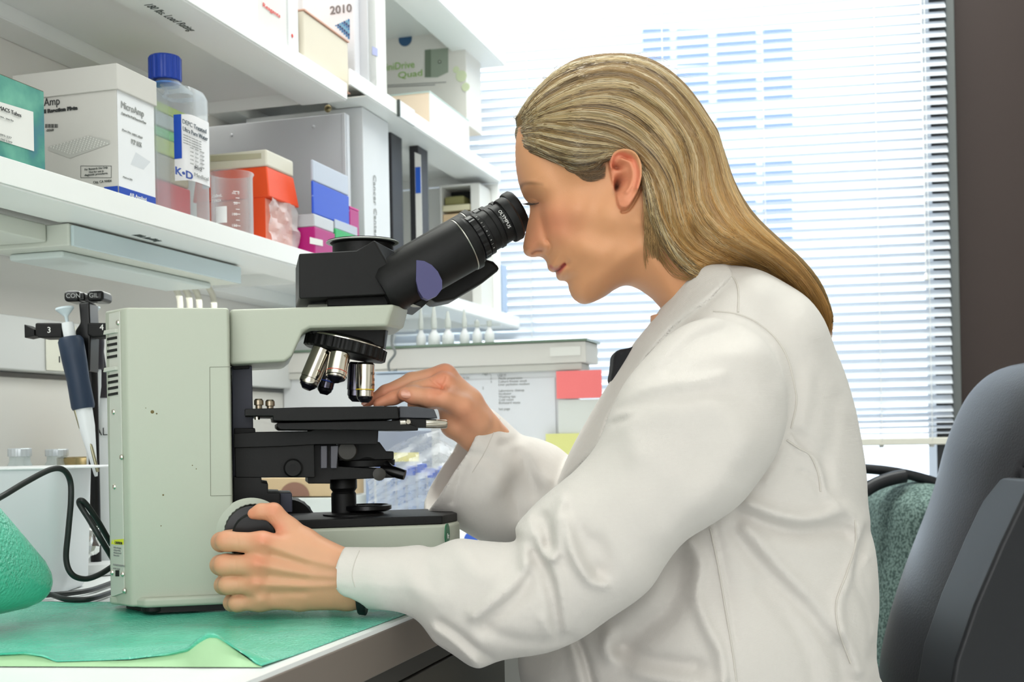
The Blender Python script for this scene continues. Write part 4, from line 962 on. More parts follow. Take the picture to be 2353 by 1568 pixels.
# ---- white tub, left
tb_p = on_z(80, 1380, BZ)
ty = 1.2
E = empty('plastic_tub', Vector((P(60, 1380, ty).x, ty, BZ)), 'white translucent plastic tub with a flat rim left of the microscope', 'tub')
s = MB(); xa, xb = P(-120, 1300, ty).x, P(146, 1300, ty).x; zt1 = P(100, 1079, ty).z; zr = P(100, 1074, ty).z
def rr(x0, x1, y0, y1, z, r, n=6):
    out = []
    for cx_, cy_, a0 in ((x1 - r, y0 + r, -90), (x1 - r, y1 - r, 0), (x0 + r, y1 - r, 90), (x0 + r, y0 + r, 180)):
        for k in range(n + 1):
            a = math.radians(a0 + 90 * k / n); out.append(Vector((cx_ + r * math.cos(a), cy_ + r * math.sin(a), z)))
    return out
s.loft([rr(xa + .006, xb - .008, ty + .006, ty + .085, BZ + .001, .014), rr(xa + .002, xb - .002, ty + .001, ty + .088, BZ + .012, .016), rr(xa, xb + .002, ty, ty + .091, zt1, .016)], cap=False)
s.loft([rr(xa + .008, xb - .01, ty + .008, ty + .083, BZ + .002, .014), rr(xa + .006, xb - .008, ty + .006, ty + .085, BZ + .001, .014)], cap=True)
s.done('tub_wall', mat('tub_plastic', (226, 230, 234), .3, trans=.15), E, smooth=50)
s = MB(); s.loft([rr(xa - .004, xb + .006, ty - .004, ty + .095, zt1, .018), rr(xa - .004, xb + .006, ty - .004, ty + .095, zr, .018)]); s.box(xb, xb + .026, ty + .02, ty + .08, zt1, zt1 + .002); s.done('rim', mat('tub_rim', (238, 240, 242), .3), E, bevel=.0008)
# jars behind
def jar(px0, px1, pyt, pyb, Y, lab, capm, glassm, caph=14):
    c = P((px0 + px1) / 2, 1100, Y); r = (px1 - px0) / 2 * Y / F; zt_ = P(px0, pyt, Y).z; zb_ = BZ + .001; zc = P(px0, pyt + caph, Y).z
    e = empty('screw_jar', Vector((c.x, Y, BZ)), lab, 'jar')
    s = MB(); o = Vector((c.x, Y, 0)); s.lathe(o, UP, [(r * .9, zb_), (r, zb_ + .003), (r, zc - .012), (r * .8, zc - .006), (r * .8, zc)], 32); s.done('jar_body', glassm, e, smooth=40)
    s = MB(); s.lathe(o, UP, [(r * .88, zc), (r * .9, zc + .001), (r * .9, zt_ - .001), (r * .84, zt_), (.001, zt_)], 60, flute=.02, nf=30, frange=(zc, zt_)); s.done('jar_lid', capm, e, smooth=28)
    return e
lidm = mat('lid_silver', (206, 212, 216), .3, .3)
jar(18, 75, 1031, 1110, 1.42, 'small clear jar with a silvery white lid behind the tub rim', lidm, glassy('jar_glass', (225, 235, 236), .75), 19)
jar(104, 160, 1033, 1110, 1.5, 'second silver lidded jar half behind the brass dish', lidm, glassy('jar_glass', (225, 235, 236), .75), 16)
# glass beaker with brass rim ring, note and foil
c = P(196, 1200, 1.53); o = Vector((c.x, 1.53, 0)); rz = lambda y: P(196, y, 1.53).z
E = empty('storage_jar', Vector((c.x, 1.53, BZ)), 'large clear glass jar with wide brass coloured lid and yellow note', 'jar')
r = 48 * 1.53 / F
s = MB(); s.lathe(o, UP, [(r * .95, BZ + .001), (r, BZ + .004), (r, rz(1095)), (r * .9, rz(1090))], 40); s.done('glass_wall', glassy('jar_glass', (225, 235, 236), .75), E, smooth=50)
s = MB(); r2 = 80 * 1.53 / F; s.lathe(o + Vector((.012, 0, 0)), UP, [(r2 * .6, rz(1092)), (r2 * .97, rz(1089)), (r2, rz(1085)), (r2, rz(1052)), (r2 * .97, rz(1050)), (r2 * .9, rz(1052)), (.001, rz(1056))], 64); s.done('brass_lid', mat('brass', (176, 156, 112), .22, .9), E, smooth=40)
def cylp(o, r, a, z): return Vector((o.x + r * math.sin(a), o.y - r * math.cos(a), z))
ph = math.atan2(-o.x, o.y)
s = MB(); N_ = 10
for k in range(N_):
    a0 = ph - .35 + 1.3 * k / N_; a1 = ph - .35 + 1.3 * (k + 1) / N_
    s.quad([cylp(o, r + .0006, a, z) for a, z in ((a0, rz(1164)), (a1, rz(1162)), (a1, rz(1090)), (a0, rz(1090)))])
nt_ = s.done('yellow_note', mat('note_yellow', (226, 186, 90), .6), E, smooth=60)
s = MB()
for k in range(4):
    y0 = 1115 + k * 18
    s.tube([cylp(o, r + .001, ph - .3 + .2 * t, rz(y0 - 14 * t)) for t in (0, 1, 2, 2.6)], .0005, 5)
s.done('note_hatching', M_ink2, nt_)
def crumple(name, c, rx, ry, rz_, m, parent, amp=.35, n=3, seed=1):
    s = MB(); bmesh.ops.create_icosphere(s.b, subdivisions=n, radius=1)
    rd = random.Random(seed)
    for v in s.b.verts:
        k = 1 + amp * rd.uniform(-1, 1); v.co = Vector((v.co.x * rx * k, v.co.y * ry * k, v.co.z * rz_ * k)) + c
    return s.done(name, m, parent)
cf = P(196, 1243, 1.34)
crumple('foil_wad', Vector((cf.x, 1.34, cf.z)), .015, .014, .02, mat('foil', (214, 216, 214), .18, 1), E, .22, 3)
# clear box leaning behind the cord
# ---- pipette carousel and pipettes
PY = 1.36
def R(px, py, y=PY): return P(px, py, y)
E = empty('pipette_stand', Vector((R(194, 1000).x, PY, BZ)), 'black pipette carousel with numbered arms standing behind the microscope', 'pipette stand')
s = MB(); s.tube([Vector((R(194, 1000).x, PY + .03, BZ + .012)), Vector((R(194, 1000).x, PY + .03, R(194, 700).z))], .006, 16); s.done('post', M_blk2, E, smooth=40)
s = MB(); s.lathe(Vector((R(194, 1000).x, PY + .03, BZ + .001)), UP, [(.028, 0), (.03, .004), (.026, .012), (.001, .014)], 48); s.done('foot_plate', mat('stand_white', (222, 224, 224), .35), E, smooth=40)
s = MB(); zt1, zt2 = R(194, 671).z, R(194, 696).z
for sgn, x0, x1 in ((-1, 147, 184), (1, 200, 238)):
    s2 = MB(); a = R(x0, 684, PY - .012); b_ = R(x1, 684, PY - .012)
    s2.frame_box(Vector((0, 0, 0)), Vector((1, 0, 0)), Vector((0, 1, 0)), UP, a.x, b_.x, PY - .014, PY + .02, zt2, zt1)
    q_ = s2.done('top_hook', M_blk2, E, bevel=.004, seg=3)
    text('CON' if sgn < 0 else 'GIL', Vector((a.x + .003, PY - .0145, zt2 + .004)), Vector((1, 0, 0)), UP, .007, M_greyink, q_)
s = MB(); s.frame_box(Vector((0, 0, 0)), Vector((1, 0, 0)), Vector((0, 1, 0)), UP, R(181, 700).x, R(203, 700).x, PY - .012, PY + .024, zt2 + .001, zt1 - .002); s.done('hook_bridge', M_blk2, E, bevel=.002)
s = MB(); s.prism([R(*q, PY - .014) for q in ((180, 696), (205, 694), (208, 770), (206, 855), (192, 852), (176, 802), (172, 760), (184, 742))], Vector((0, .03, 0))); s.done('hanging_arm', M_blk2, E, bevel=.002)
for pts, t, tp in (([(80, 742), (140, 742), (143, 748), (143, 776), (88, 777), (80, 770)], '3', (108, 765)), ([(200, 742), (262, 742), (262, 772), (212, 776), (200, 770)], '4', (229, 759))):
    s = MB(); s.prism([R(*q, PY - .016) for q in pts], Vector((0, .03, 0))); q_ = s.done('arm_block', M_blk, E, bevel=.002)
    text(t, R(*tp, PY - .0163), Vector((1, 0, 0)), UP, .0092, M_card, q_)
s = MB(); s.prism([R(*q, PY - .014) for q in ((55, 745), (79, 757), (79, 772), (56, 777))], Vector((0, .024, 0))); s.done('arm_wedge', M_blk, E, bevel=.001)
def pipette(x0, y0, x1, y1, Y, lab, hm):
    """grip runs from (x0, y0) down to (x1, y1)"""
    a, b_ = P(x0, y0, Y), P(x1, y1, Y); ax = (b_ - a).normalized(); L = (b_ - a).length
    e = empty('pipette', b_, lab, 'pipette', 'pipettes hanging on the carousel')
    s = MB(); s.lathe(a, ax, [(.011, 0), (.0135, .004), (.0135, L * .3), (.0122, L * .6), (.0125, L * .96), (.0115, L), (.001, L)], 24, flute=.02, nf=4, frange=(L * .2, L * .8)); s.done('grip', hm, e, smooth=40)
    s = MB(); s.lathe(a - ax * .032, ax, [(.001, -.002), (.0095, -.001), (.0098, .001), (.006, .005), (.002, .009), (.0015, .02)], 24); s.done('plunger', mat('pale_blue_button', (200, 214, 220), .4), e, smooth=50)
    s = MB(); s.lathe(a - ax * .016, ax, [(.006, 0), (.0065, .004), (.0065, .018)], 20); s.done('collar', mat('pipette_white', (222, 226, 228), .35), e, smooth=50)
    s = MB(); s.lathe(b_, ax, [(.0095, -.01), (.0085, .02), (.004, .055), (.0022, .072), (.0015, .075)], 24); s.done('shaft', mat('pipette_white', (222, 226, 228), .35), e, smooth=50)
    s = MB(); pp = b_ - Vector((.008, .004, 0)); s.tube([pp, pp + ax * .02 + Vector((.002, 0, 0)), pp + ax * .04 + Vector((.010, 0, 0)), pp + ax * .07 + Vector((.012, 0, 0))], .0018, 10); s.done('ejector_rod', mat('brass_rod', (150, 146, 120), .3, .8), e, smooth=50)
    return e
pipette(161, 775, 192, 940, PY - .03, 'navy gripped pipette hanging from the black numbered carousel', mat('navy_grip', (30, 46, 68), .5))
pipette(212, 770, 214, 850, PY + .06, 'white shafted pipette with a dark grip hanging behind the navy one', mat('charcoal_grip', (40, 36, 44), .5))
e = empty('reagent_bottle', P(232, 1000, 1.44), 'white plastic bottle with black pen writing beside the microscope back', 'bottle')
bx_ = P(236, 1000, 1.44).x; zq = lambda y: P(236, y, 1.44).z
s = MB(); s.lathe(Vector((bx_, 1.44, 0)), UP, [(.017, BZ + .001), (.019, BZ + .004), (.0185, zq(985)), (.012, zq(950)), (.007, zq(915)), (.006, zq(880))], 28); s.done('bottle_body', mat('pipette_white', (222, 226, 228), .35), e, smooth=50)
s = MB(); s.lathe(Vector((bx_, 1.44, 0)), UP, [(.008, zq(915)), (.006, zq(850)), (.002, zq(790))], 20); s.done('cap', mat('charcoal_grip', (40, 36, 44), .5), e, smooth=50)
text('CAL', Vector((bx_ - .012, 1.44 - .0197, zq(1001))), Vector((1, 0, 0)), UP, .013, M_ink2, e)
# ---- wall raceway with outlet
zr1, zr2 = on_v(60, 728, WV + .045).z, on_v(60, 852, WV + .045).z
s = MB(); s.uvbox(-.8, 2.4, WV + .001, WV + .045, zr2, zr1); o = s.done('trim_4', mat('raceway', (206, 208, 206), .5), bevel=.002); st(o)
po = on_v(139, 800, WV + .0455)
e = empty('wall_outlet', po, 'cream power outlet with dark slots on the wall raceway', 'outlet')
s = MB(); u_ = uof(po); s.uvbox(u_ - .03, u_ + .03, WV + .0455, WV + .048, po.z - .03, po.z + .03); s.done('cover_plate', mat('outlet_cream', (220, 220, 206), .4), e, bevel=.003)
for dz in (-.015, .012):
    for du in (-.006, .006):
        s = MB(); s.uvbox(u_ + du - .001, u_ + du + .001, WV + .048, WV + .0485, po.z + dz - .004, po.z + dz + .004); s.done('slot', M_ink2, e)
s = MB(); zl = on_v(60, 868, WV + .03).z; s.uvbox(-.8, 2.4, WV + .001, WV + .028, BZ + .001, zl); st(s.done('trim_5', mat('backsplash', (216, 214, 208), .5), bevel=.002))
# pale cables hanging from the fixture end
mcab = mat('pale_cable', (206, 204, 190), .5)
e = empty('cable_bundle', on_v(440, 700, WV + .12), 'pale cables hanging from the end of the strip light', 'cable')
for dx in (0, 22, 44, 78):
    s = MB(); v_ = WV + .13
    s.tube(spline([on_v(380 + dx, 640, v_), on_v(402 + dx, 662, v_), on_v(414 + dx, 700, v_), on_v(408 + dx, 800, v_), on_v(400 + dx, 900, v_)], 6), .0042, 10); s.done('cable', mcab, e, smooth=60)
# ---- things beyond the microscope on the bench
UR = 1.95
def ub_box(name, px0, px1, py0, py1, u, du, m, parent=None, **kw):
    a = on_u(px0, py1, u); c = on_u(px1, py0, u)
    s = MB(); s.uvbox(u, u + du, vof(a), vof(c), a.z, c.z); return s.done(name, m, parent, **kw)
E = empty('bench_screen', W(UR, WV + .3, BZ), 'off-white bench screen with a thick header rail standing across the bench end', 'screen')
vr_ = V_at(1350, UR); zh1 = on_u(1350, 783, UR).z; zh2 = on_u(1345, 833, UR).z; zh3 = on_u(1338, 850, UR).z
s = MB(); s.uvbox(UR, UR + .09, WV + .03, vr_, zh2, zh1); s.done('header_rail', mat('header_cream', (214, 212, 206), .5), E, bevel=.002)
s = MB(); s.uvbox(UR - .003, UR + .095, WV + .03, vr_ + .003, zh1, zh1 + .004); s.done('glass_top', mat('glass_edge_green', (110, 130, 112), .2), E)
s = MB(); s.uvbox(UR + .002, UR + .06, WV + .03, vr_ - .008, zh3, zh2); s.done('lower_rail', mat('header_shade', (204, 203, 196), .5), E, bevel=.002)
s = MB(); s.uvbox(UR + .01, UR + .02, WV + .03, V_at(1328, UR), BZ, zh3); s.done('panel', mat('screen_panel', (222, 224, 226), .4), E)
s = MB(); s.uvbox(UR - .0012, UR, V_at(1268, UR), V_at(1338, UR), on_u(1300, 818, UR).z, on_u(1300, 797, UR).z); s.done('name_plate', mat('plate_pale2', (226, 226, 220), .5), E)
def paper(name, label, cat, x0, x1, y0, y1, u, m, lines=()):
    e = empty(name, on_u((x0 + x1) / 2, y1, u), label, cat)
    ub_box('sheet', x0, x1, y0, y1, u, .0008, m, e)
    for (t, x, y, h) in lines:
        a = on_u(x, y, u - .0003); text(t, a, N2, UP, h * a.y / F * 1.3, M_greyink, e)
    return e
paper('paper_list', 'white typed list taped to the bench screen below the header rail', 'paper', 1010, 1275, 868, 1060, UR + .008, mat('paper_white', (228, 230, 234), .6),
      [('Sample list', 1052, 849 + 22, 5), ('1', 1127, 866, 5), ('2', 1127, 873, 5), ('3', 1127, 880, 5), ('USE IT', 1143, 866, 6), ('Media preparation', 1145, 873, 6), ('Culture freezer stock', 1145, 880, 6), ('Liver perfusion medium', 1145, 887, 6), ('Laboratory cleanup', 1146, 901, 6), ('Incubator', 1146, 908, 6), ('Washing tips', 1146, 915, 6), ('Cold room', 1146, 922, 6), ('Biohazard waste', 1146, 929, 6), ('last page', 1146, 943, 6), ('2', 1108, 895, 6), ('Page 1', 1108, 862, 6)])
paper('red_card', 'salmon red card stuck at the right end of the bench screen', 'card', 1279, 1382, 850, 917, UR - .004, mat('salmon_card', (250, 128, 128), .6))
paper('white_sheet', 'plain white sheet hanging under the red card', 'paper', 1284, 1385, 917.5, 1000, UR - .002, mat('paper_offwhite', (222, 225, 220), .6))
paper('yellow_card', 'pale yellow card low on the bench screen behind the sleeve', 'card', 1255, 1385, 995, 1065, UR - .0045, mat('pale_yellow_card', (230, 230, 150), .6))
# dropper bottles on the header
gw = mat('bottle_milky', (232, 234, 236), .4, trans=.1)
first = None
for k, (x, yt) in enumerate(((968, 706), (998, 700), (1030, 716), (1068, 712), (1097, 735), (1125, 745))):
    u_ = UR + .045; p = on_u(x, 790, u_); r = .0105 if k in (1, 2) else .0085
    e = empty('dropper_bottle', W(u_, vof(p), zh1 + .0045), ('leftmost', 'second from left', 'third from left', 'fourth from left', 'second from right', 'rightmost')[k] + ' of the six milky dropper bottles on the bench screen header', 'bottle', 'dropper bottles on the header rail')
    o = W(u_, vof(p), 0); z0 = zh1 + .0045; z1 = on_u(x, yt, u_).z
    s = MB(); s.lathe(o, UP, [(r * .9, z0), (r, z0 + .002), (r, z0 + .018), (r * .45, z0 + .026), (r * .4, z0 + .03)], 20); s.done('bottle_body', gw, e, smooth=50)
    s = MB(); s.lathe(o, UP, [(r * .5, z0 + .0305), (r * .55, z0 + .04), (r * .25, z1 - .004), (r * .2, z1)], 16); s.done('dropper_top', mat('dropper_grey', (206, 210, 206), .5), e, smooth=50)
# box with blue side behind the bottles on the far shelf
x0_ = U_at(1145, SV); e = empty('blue_folder', W(x0_, SV - .02, zM + .03), 'pale blue folder standing at the window end of the far shelf', 'folder')
ua = max(U_at(1146, SV + .015), U2e + .006); ub_2 = U_at(1176, SV + .015)
s = MB(); s.uvbox(ua, max(ub_2, ua + .03), SV - .16, SV + .0, zM + .0305, zM + .0305 + .1); s.done('folder_cover', mat('pale_blue_folder', (178, 198, 226), .5), e, bevel=.001)
# plastic bag with tube racks, cardboard box, white box, tubs
UB = 1.62
e = empty('cardboard_box', on_u(690, 1145, UB), 'open tan cardboard box with a brown half disc cut into its side', 'box')
ub_box('carton', 598, 772, 1098, 1142, UB, .1, mat('tan_card', (214, 188, 150), .7), e, bevel=.001)
s = MB(); pts = [on_u(677 + 34 * math.cos(a), 1141 - 32 * math.sin(a), UB - .0006) for a in np.linspace(0, math.pi, 20)]; s.prism(pts, D2 * -.0004); s.done('brown_disc', mat('brown_print', (150, 112, 96), .7), e)
e = empty('white_box', on_u(742, 1190, UB), 'white box supporting the tan cardboard box', 'box')
a = on_u(598, 1142.5, UB - .01)
s = MB(); s.uvbox(UB - .01, UB + .11, vof(a), V_at(768, UB - .01), BZ + .001, on_u(680, 1143.5, UB).z - .0005); s.done('carton', mat('white_box_card', (226, 232, 230), .5), e, bevel=.001)
UC = 1.42
e = empty('pipette_pack', on_u(960, 1190, UC), 'clear plastic bag of blue graduated tubes behind the microscope base', 'bag')
mblue = mat('tube_blue', (70, 110, 215), .4); mtube = mat('tube_clear_blue', (186, 204, 238), .3, trans=.3)
for k in range(9):
    x = 850 + k * 24; p = on_u(x, 1100, UC + .03); o = Vector((p.x, p.y, 0)); zz0 = BZ + .002; zz1 = on_u(x, 1100 - (k % 3) * 6, UC).z; zz2 = on_u(x, 1080 - (k % 2) * 10, UC).z
    s = MB(); s.lathe(o, UP, [(.002, zz0), (.0052, zz0 + .012), (.0055, zz1)], 14); tt = s.done('tube', mtube, e, smooth=50)
    s = MB(); s.lathe(o, UP, [(.0066, zz1), (.0068, zz1 + .001), (.0066, zz1 + .011), (.001, zz1 + .0115)], 14); s.done('tube_cap', mblue, tt, smooth=50)
film = glassy('bag_film', (244, 246, 250), .84, .12)
s = MB(); G = []
NX, NZ = 46, 40
ol = [(838, 1188), (832, 1090), (862, 1060), (905, 1042), (900, 1018), (950, 1004), (1010, 988), (1050, 1010), (1080, 1060), (1092, 1188)]
for j in range(NZ + 1):
    row = []
    for i in range(NX + 1):
        tx, tz = i / NX, j / NZ
        px = 834 + (1092 - 834) * tx + (14 * math.sin(3.1 * tz)); ytop = float(np.interp(px, [830, 862, 905, 950, 1010, 1050, 1092], [1095, 1062, 1024, 1004, 988, 1012, 1062]))
        py = 1192 + (ytop - 1192) * tz
        bul = .03 * math.sin(math.pi * tx) * math.sin(math.pi * min(1, tz * 1.1 + .05)) + .004 * math.sin(22 * tx + 9 * tz) + .004 * math.sin(31 * tz - 14 * tx) + .0012 * random.uniform(-1, 1)
        p = on_u(px, py, UC - bul); p.z = max(p.z, BZ + .0015); row.append(s.b.verts.new(p))
    G.append(row)
for j in range(NZ):
    for i in range(NX): s.face([G[j][i], G[j][i + 1], G[j + 1][i + 1], G[j + 1][i]])
s.done('bag_film', film, e, smooth=20)
e = empty('blue_crate', on_u(905, 930, UR - .1), 'pale blue plastic crate under the header rail behind the raised hand', 'crate')
ub_box('crate_body', 862, 948, 858, 1000, UR - .12, .08, mat('crate_blue', (196, 208, 222), .4), e, bevel=.002)
ub_box('crate_lip', 860, 950, 852, 860, UR - .122, .084, mat('crate_lip', (170, 186, 204), .4), e, bevel=.001)
e = empty('grey_carton', on_u(930, 1100, UR - .2), 'grey blue carton with a yellow strip behind the clear bag', 'box')
ub_box('carton', 868, 960, 990, 1200, UR - .24, .06, mat('carton_bluegrey', (150, 158, 176), .6), e, bevel=.001)
ub_box('yellow_strip', 866, 962, 1040, 1062, UR - .2412, .001, mat('strip_yellow', (232, 222, 140), .6), e)
e = empty('blue_cap_tube', on_u(1090, 1240, 1.22), 'blue capped tube lying on the bench beyond the sleeve', 'tube')
p = on_z(1082, 1240, BZ + .009); s = MB(); s.lathe(p, (D2 - N2 * .3), [(.009, 0), (.0095, .002), (.0095, .012), (.008, .0135), (.001, .0135)], 24); s.done('cap', mblue, e, smooth=40)
s = MB(); s.lathe(p + (D2 - N2 * .3).normalized() * .0137, (D2 - N2 * .3), [(.0075, 0), (.0078, .06), (.003, .075)], 20); s.done('tube', mtube, e, smooth=50)
e = empty('looped_cable', on_u(905, 850, UR - .06), 'dark cable with a clear loop hanging at the left end of the header rail', 'cable')
s = MB(); u_ = UR - .02; s.tube(spline([on_u(902, 760, u_), on_u(900, 790, u_), on_u(908, 812, u_), on_u(893, 835, u_), on_u(897, 855, u_), on_u(912, 850, u_)], 6), .0022, 8); s.done('cable', mat('cable_grey', (120, 124, 124), .5), e, smooth=60)
# ================================================================== solid modelling on a voxel field (for the figure and soft things)
def crom(pts, n=6, closed=True):
    p = np.array(pts, float); m = len(p); out = []
    rngi = range(m) if closed else range(m - 1)
    for i in rngi:
        if closed: a, b_, c, d = p[(i - 1) % m], p[i], p[(i + 1) % m], p[(i + 2) % m]
        else: a, b_, c, d = p[max(i - 1, 0)], p[i], p[i + 1], p[min(i + 2, m - 1)]
        for k in range(n):
            t = k / n; out.append(0.5 * (2 * b_ + (c - a) * t + (2 * a - 5 * b_ + 4 * c - d) * t * t + (3 * b_ - a - 3 * c + d) * t ** 3))
    if not closed: out.append(p[-1])
    return np.array(out)
def seg_dist(PX, PY, pts):
    d = np.full(PX.shape, 1e9)
    for a, b_ in zip(pts[:-1], pts[1:]):
        ex, ey = b_[0] - a[0], b_[1] - a[1]; L = ex * ex + ey * ey + 1e-9
        t = np.clip(((PX - a[0]) * ex + (PY - a[1]) * ey) / L, 0, 1)
        d = np.minimum(d, np.hypot(PX - a[0] - t * ex, PY - a[1] - t * ey))
    return d
def poly_sdf(PX, PY, pts):
    """positive inside, in pixels"""
    pts = np.array(pts, float); q = np.vstack([pts, pts[:1]])
    d = seg_dist(PX, PY, q); ins = np.zeros(PX.shape, bool)
    for a, b_ in zip(q[:-1], q[1:]):
        if a[1] == b_[1]: continue
        c = ((a[1] > PY) != (b_[1] > PY)) & (PX < (b_[0] - a[0]) * (PY - a[1]) / (b_[1] - a[1]) + a[0])
        ins ^= c
    return np.where(ins, d, -d)
def idw(PX, PY, anchors, p=3.0, eps=12.0):
    """anchors: (px, py, v1, v2...)"""
    ws = 0; acc = None
    for a in anchors:
        wt = 1.0 / (((PX - a[0]) ** 2 + (PY - a[1]) ** 2 + eps ** 2) ** (p / 2)); ws = ws + wt
        v = [wt * x for x in a[2:]]; acc = v if acc is None else [m + n for m, n in zip(acc, v)]
    return [x / ws for x in acc]
def gau(PX, PY, x, y, sx, sy, rot=0):
    c, s = math.cos(math.radians(rot)), math.sin(math.radians(rot)); dx, dy = PX - x, PY - y
    return np.exp(-0.5 * (((dx * c + dy * s) / sx) ** 2 + ((-dx * s + dy * c) / sy) ** 2))
def ridge(PX, PY, pts, amp, sig):
    c = crom(pts, 5, False) if len(pts) > 2 else np.array(pts, float)
    return amp * np.exp(-0.5 * (seg_dist(PX, PY, c) / sig) ** 2)
def sstep(x): x = np.clip(x, 0, 1); return x * x * (3 - 2 * x)
def to_px(X, Y, Z):
    rx, rz = X / Y, (Z - CAM.z) / Y
    return 1176.5 + F * (rx * CR.x + rz * CR.z), ROW0 - F * (rx * CU.x + rz * CU.z)
def nets(Fd, org, h):
    """surface nets over a sampled field, negative inside"""
    S_ = Fd < 0
    c = np.zeros(tuple(n - 1 for n in Fd.shape), np.int8)
    for i in (0, 1):
        for j in (0, 1):
            for k in (0, 1): c += S_[i:Fd.shape[0] - 1 + i, j:Fd.shape[1] - 1 + j, k:Fd.shape[2] - 1 + k]
    act = (c > 0) & (c < 8); idx = np.argwhere(act); ids = np.full(act.shape, -1, np.int32); ids[act] = np.arange(len(idx))
    pos = np.zeros((len(idx), 3)); cnt = np.zeros(len(idx)); I, J, K = idx.T
    cor = [(i, j, k) for i in (0, 1) for j in (0, 1) for k in (0, 1)]
    for a in cor:
        for ax in range(3):
            if a[ax]: continue
            b_ = list(a); b_[ax] = 1
            fa = Fd[I + a[0], J + a[1], K + a[2]]; fb_ = Fd[I + b_[0], J + b_[1], K + b_[2]]
            m = (fa < 0) != (fb_ < 0); t = np.where(m, fa / np.where(m, fa - fb_, 1), 0)
            for q in range(3): pos[:, q] += np.where(m, a[q] + (t if q == ax else 0), 0)
            cnt += m
    pos = (pos / cnt[:, None] + idx) * h + np.array(org)
    faces = []
    for ax in range(3):
        o1, o2 = [(1, 2), (2, 0), (0, 1)][ax]
        sl0 = [slice(1, -1)] * 3; sl0[ax] = slice(0, -1); sl1 = list(sl0); sl1[ax] = slice(1, None)
        A = S_[tuple(sl0)]; B_ = S_[tuple(sl1)]; e = np.argwhere(A != B_)
        if not len(e): continue
        off = np.ones(3, int); off[ax] = 0; e = e + off
        sgn = S_[e[:, 0], e[:, 1], e[:, 2]]
        def g(d1, d2):
            q = e.copy(); q[:, o1] -= d1; q[:, o2] -= d2; return ids[q[:, 0], q[:, 1], q[:, 2]]
        f = np.stack([g(0, 0), g(1, 0), g(1, 1), g(0, 1)], 1)
        f[~sgn] = f[~sgn][:, ::-1]; faces.append(f)
    return pos, np.vstack(faces)
def grid(x0, x1, y0, y1, z0, z1, h):
    return (np.arange(x0, x1 + h, h), np.arange(y0, y1 + h, h), np.arange(z0, z1 + h, h))
def np_mesh(name, V, Q, m, parent=None, col=None, smooth=True, iters=0):
    Q = Q[(Q >= 0).all(1)]
    if iters:
        n = len(V)
        for it in range(iters):
            acc = np.zeros_like(V); cn = np.zeros(n)
            for a, b_ in ((0, 1), (1, 2), (2, 3), (3, 0)):
                for d in range(3):
                    acc[:, d] += np.bincount(Q[:, a], V[Q[:, b_], d], n) + np.bincount(Q[:, b_], V[Q[:, a], d], n)
                cn += np.bincount(Q[:, a], minlength=n) + np.bincount(Q[:, b_], minlength=n)
            V = V * .4 + .6 * acc / np.maximum(cn, 1)[:, None]
    me = bpy.data.meshes.new(name); me.vertices.add(len(V)); me.vertices.foreach_set('co', V.ravel().astype(np.float32))
    k = Q.shape[1]; me.loops.add(Q.size); me.loops.foreach_set('vertex_index', Q.ravel().astype(np.int32))
    me.polygons.add(len(Q)); me.polygons.foreach_set('loop_start', np.arange(0, Q.size, k, dtype=np.int32)); me.polygons.foreach_set('loop_total', np.full(len(Q), k, np.int32))
    me.update(); me.validate()
    if col is not None:
        ca = me.color_attributes.new('Col', 'FLOAT_COLOR', 'POINT'); c4 = np.ones((len(V), 4), np.float32); c4[:, :3] = col; ca.data.foreach_set('color', c4.ravel())
    if smooth: me.shade_smooth()
    return link_mesh(name, me, m, parent)
def blur(a, r):
    n = max(1, int(round(r * .6)))
    for _ in range(3):
        for ax in (0, 1):
            p = np.concatenate([np.repeat(a.take([0], ax), n, ax), a, np.repeat(a.take([-1], ax), n, ax)], ax); c = np.cumsum(p, ax)
            c = np.concatenate([np.zeros_like(c.take([0], ax)), c], ax); m = a.shape[ax]
            a = (c.take(np.arange(2 * n + 1, 2 * n + 1 + m), ax) - c.take(np.arange(0, m), ax)) / (2 * n + 1)
    return a
def inflated(gx, gy, gz, Yc, poly, anchors, yc=None, bump=None, blr=.007):
    """solid whose side outline is poly (photo pixels at depth Yc); anchors give (half depth, rounding)"""
    X, Z = np.meshgrid(gx, gz, indexing='ij'); PX, PY = to_px(X, Yc, Z); mpp = Yc / F
    D = poly_sdf(PX, PY, poly) * mpp
    A, R = idw(PX, PY, anchors)
    A = blur(A, blr / abs(gx[1] - gx[0])); R = blur(R, blr / abs(gx[1] - gx[0]))
    w2 = (A / R) ** 2 * np.where(D < 0, 2 * R * D, R * R - np.maximum(R - D, 0) ** 2)
    yc_ = np.full(X.shape, Yc) if yc is None else idw(PX, PY, yc)[0]
    w = np.sqrt(np.maximum(w2, 0))
    PXn, PYn = to_px(X, yc_ - .93 * w, Z)
    if bump is not None:
        dw = bump(PXn, PYn, PX, PY, D / mpp, w)
        fade = np.minimum(1, w / .012)
    else: dw = 0 * w; fade = dw
    return dict(X=X, Z=Z, PX=PX, PY=PY, PXn=PXn, PYn=PYn, D=D, w2=w2, w=w, yc=yc_, dw=dw * fade)
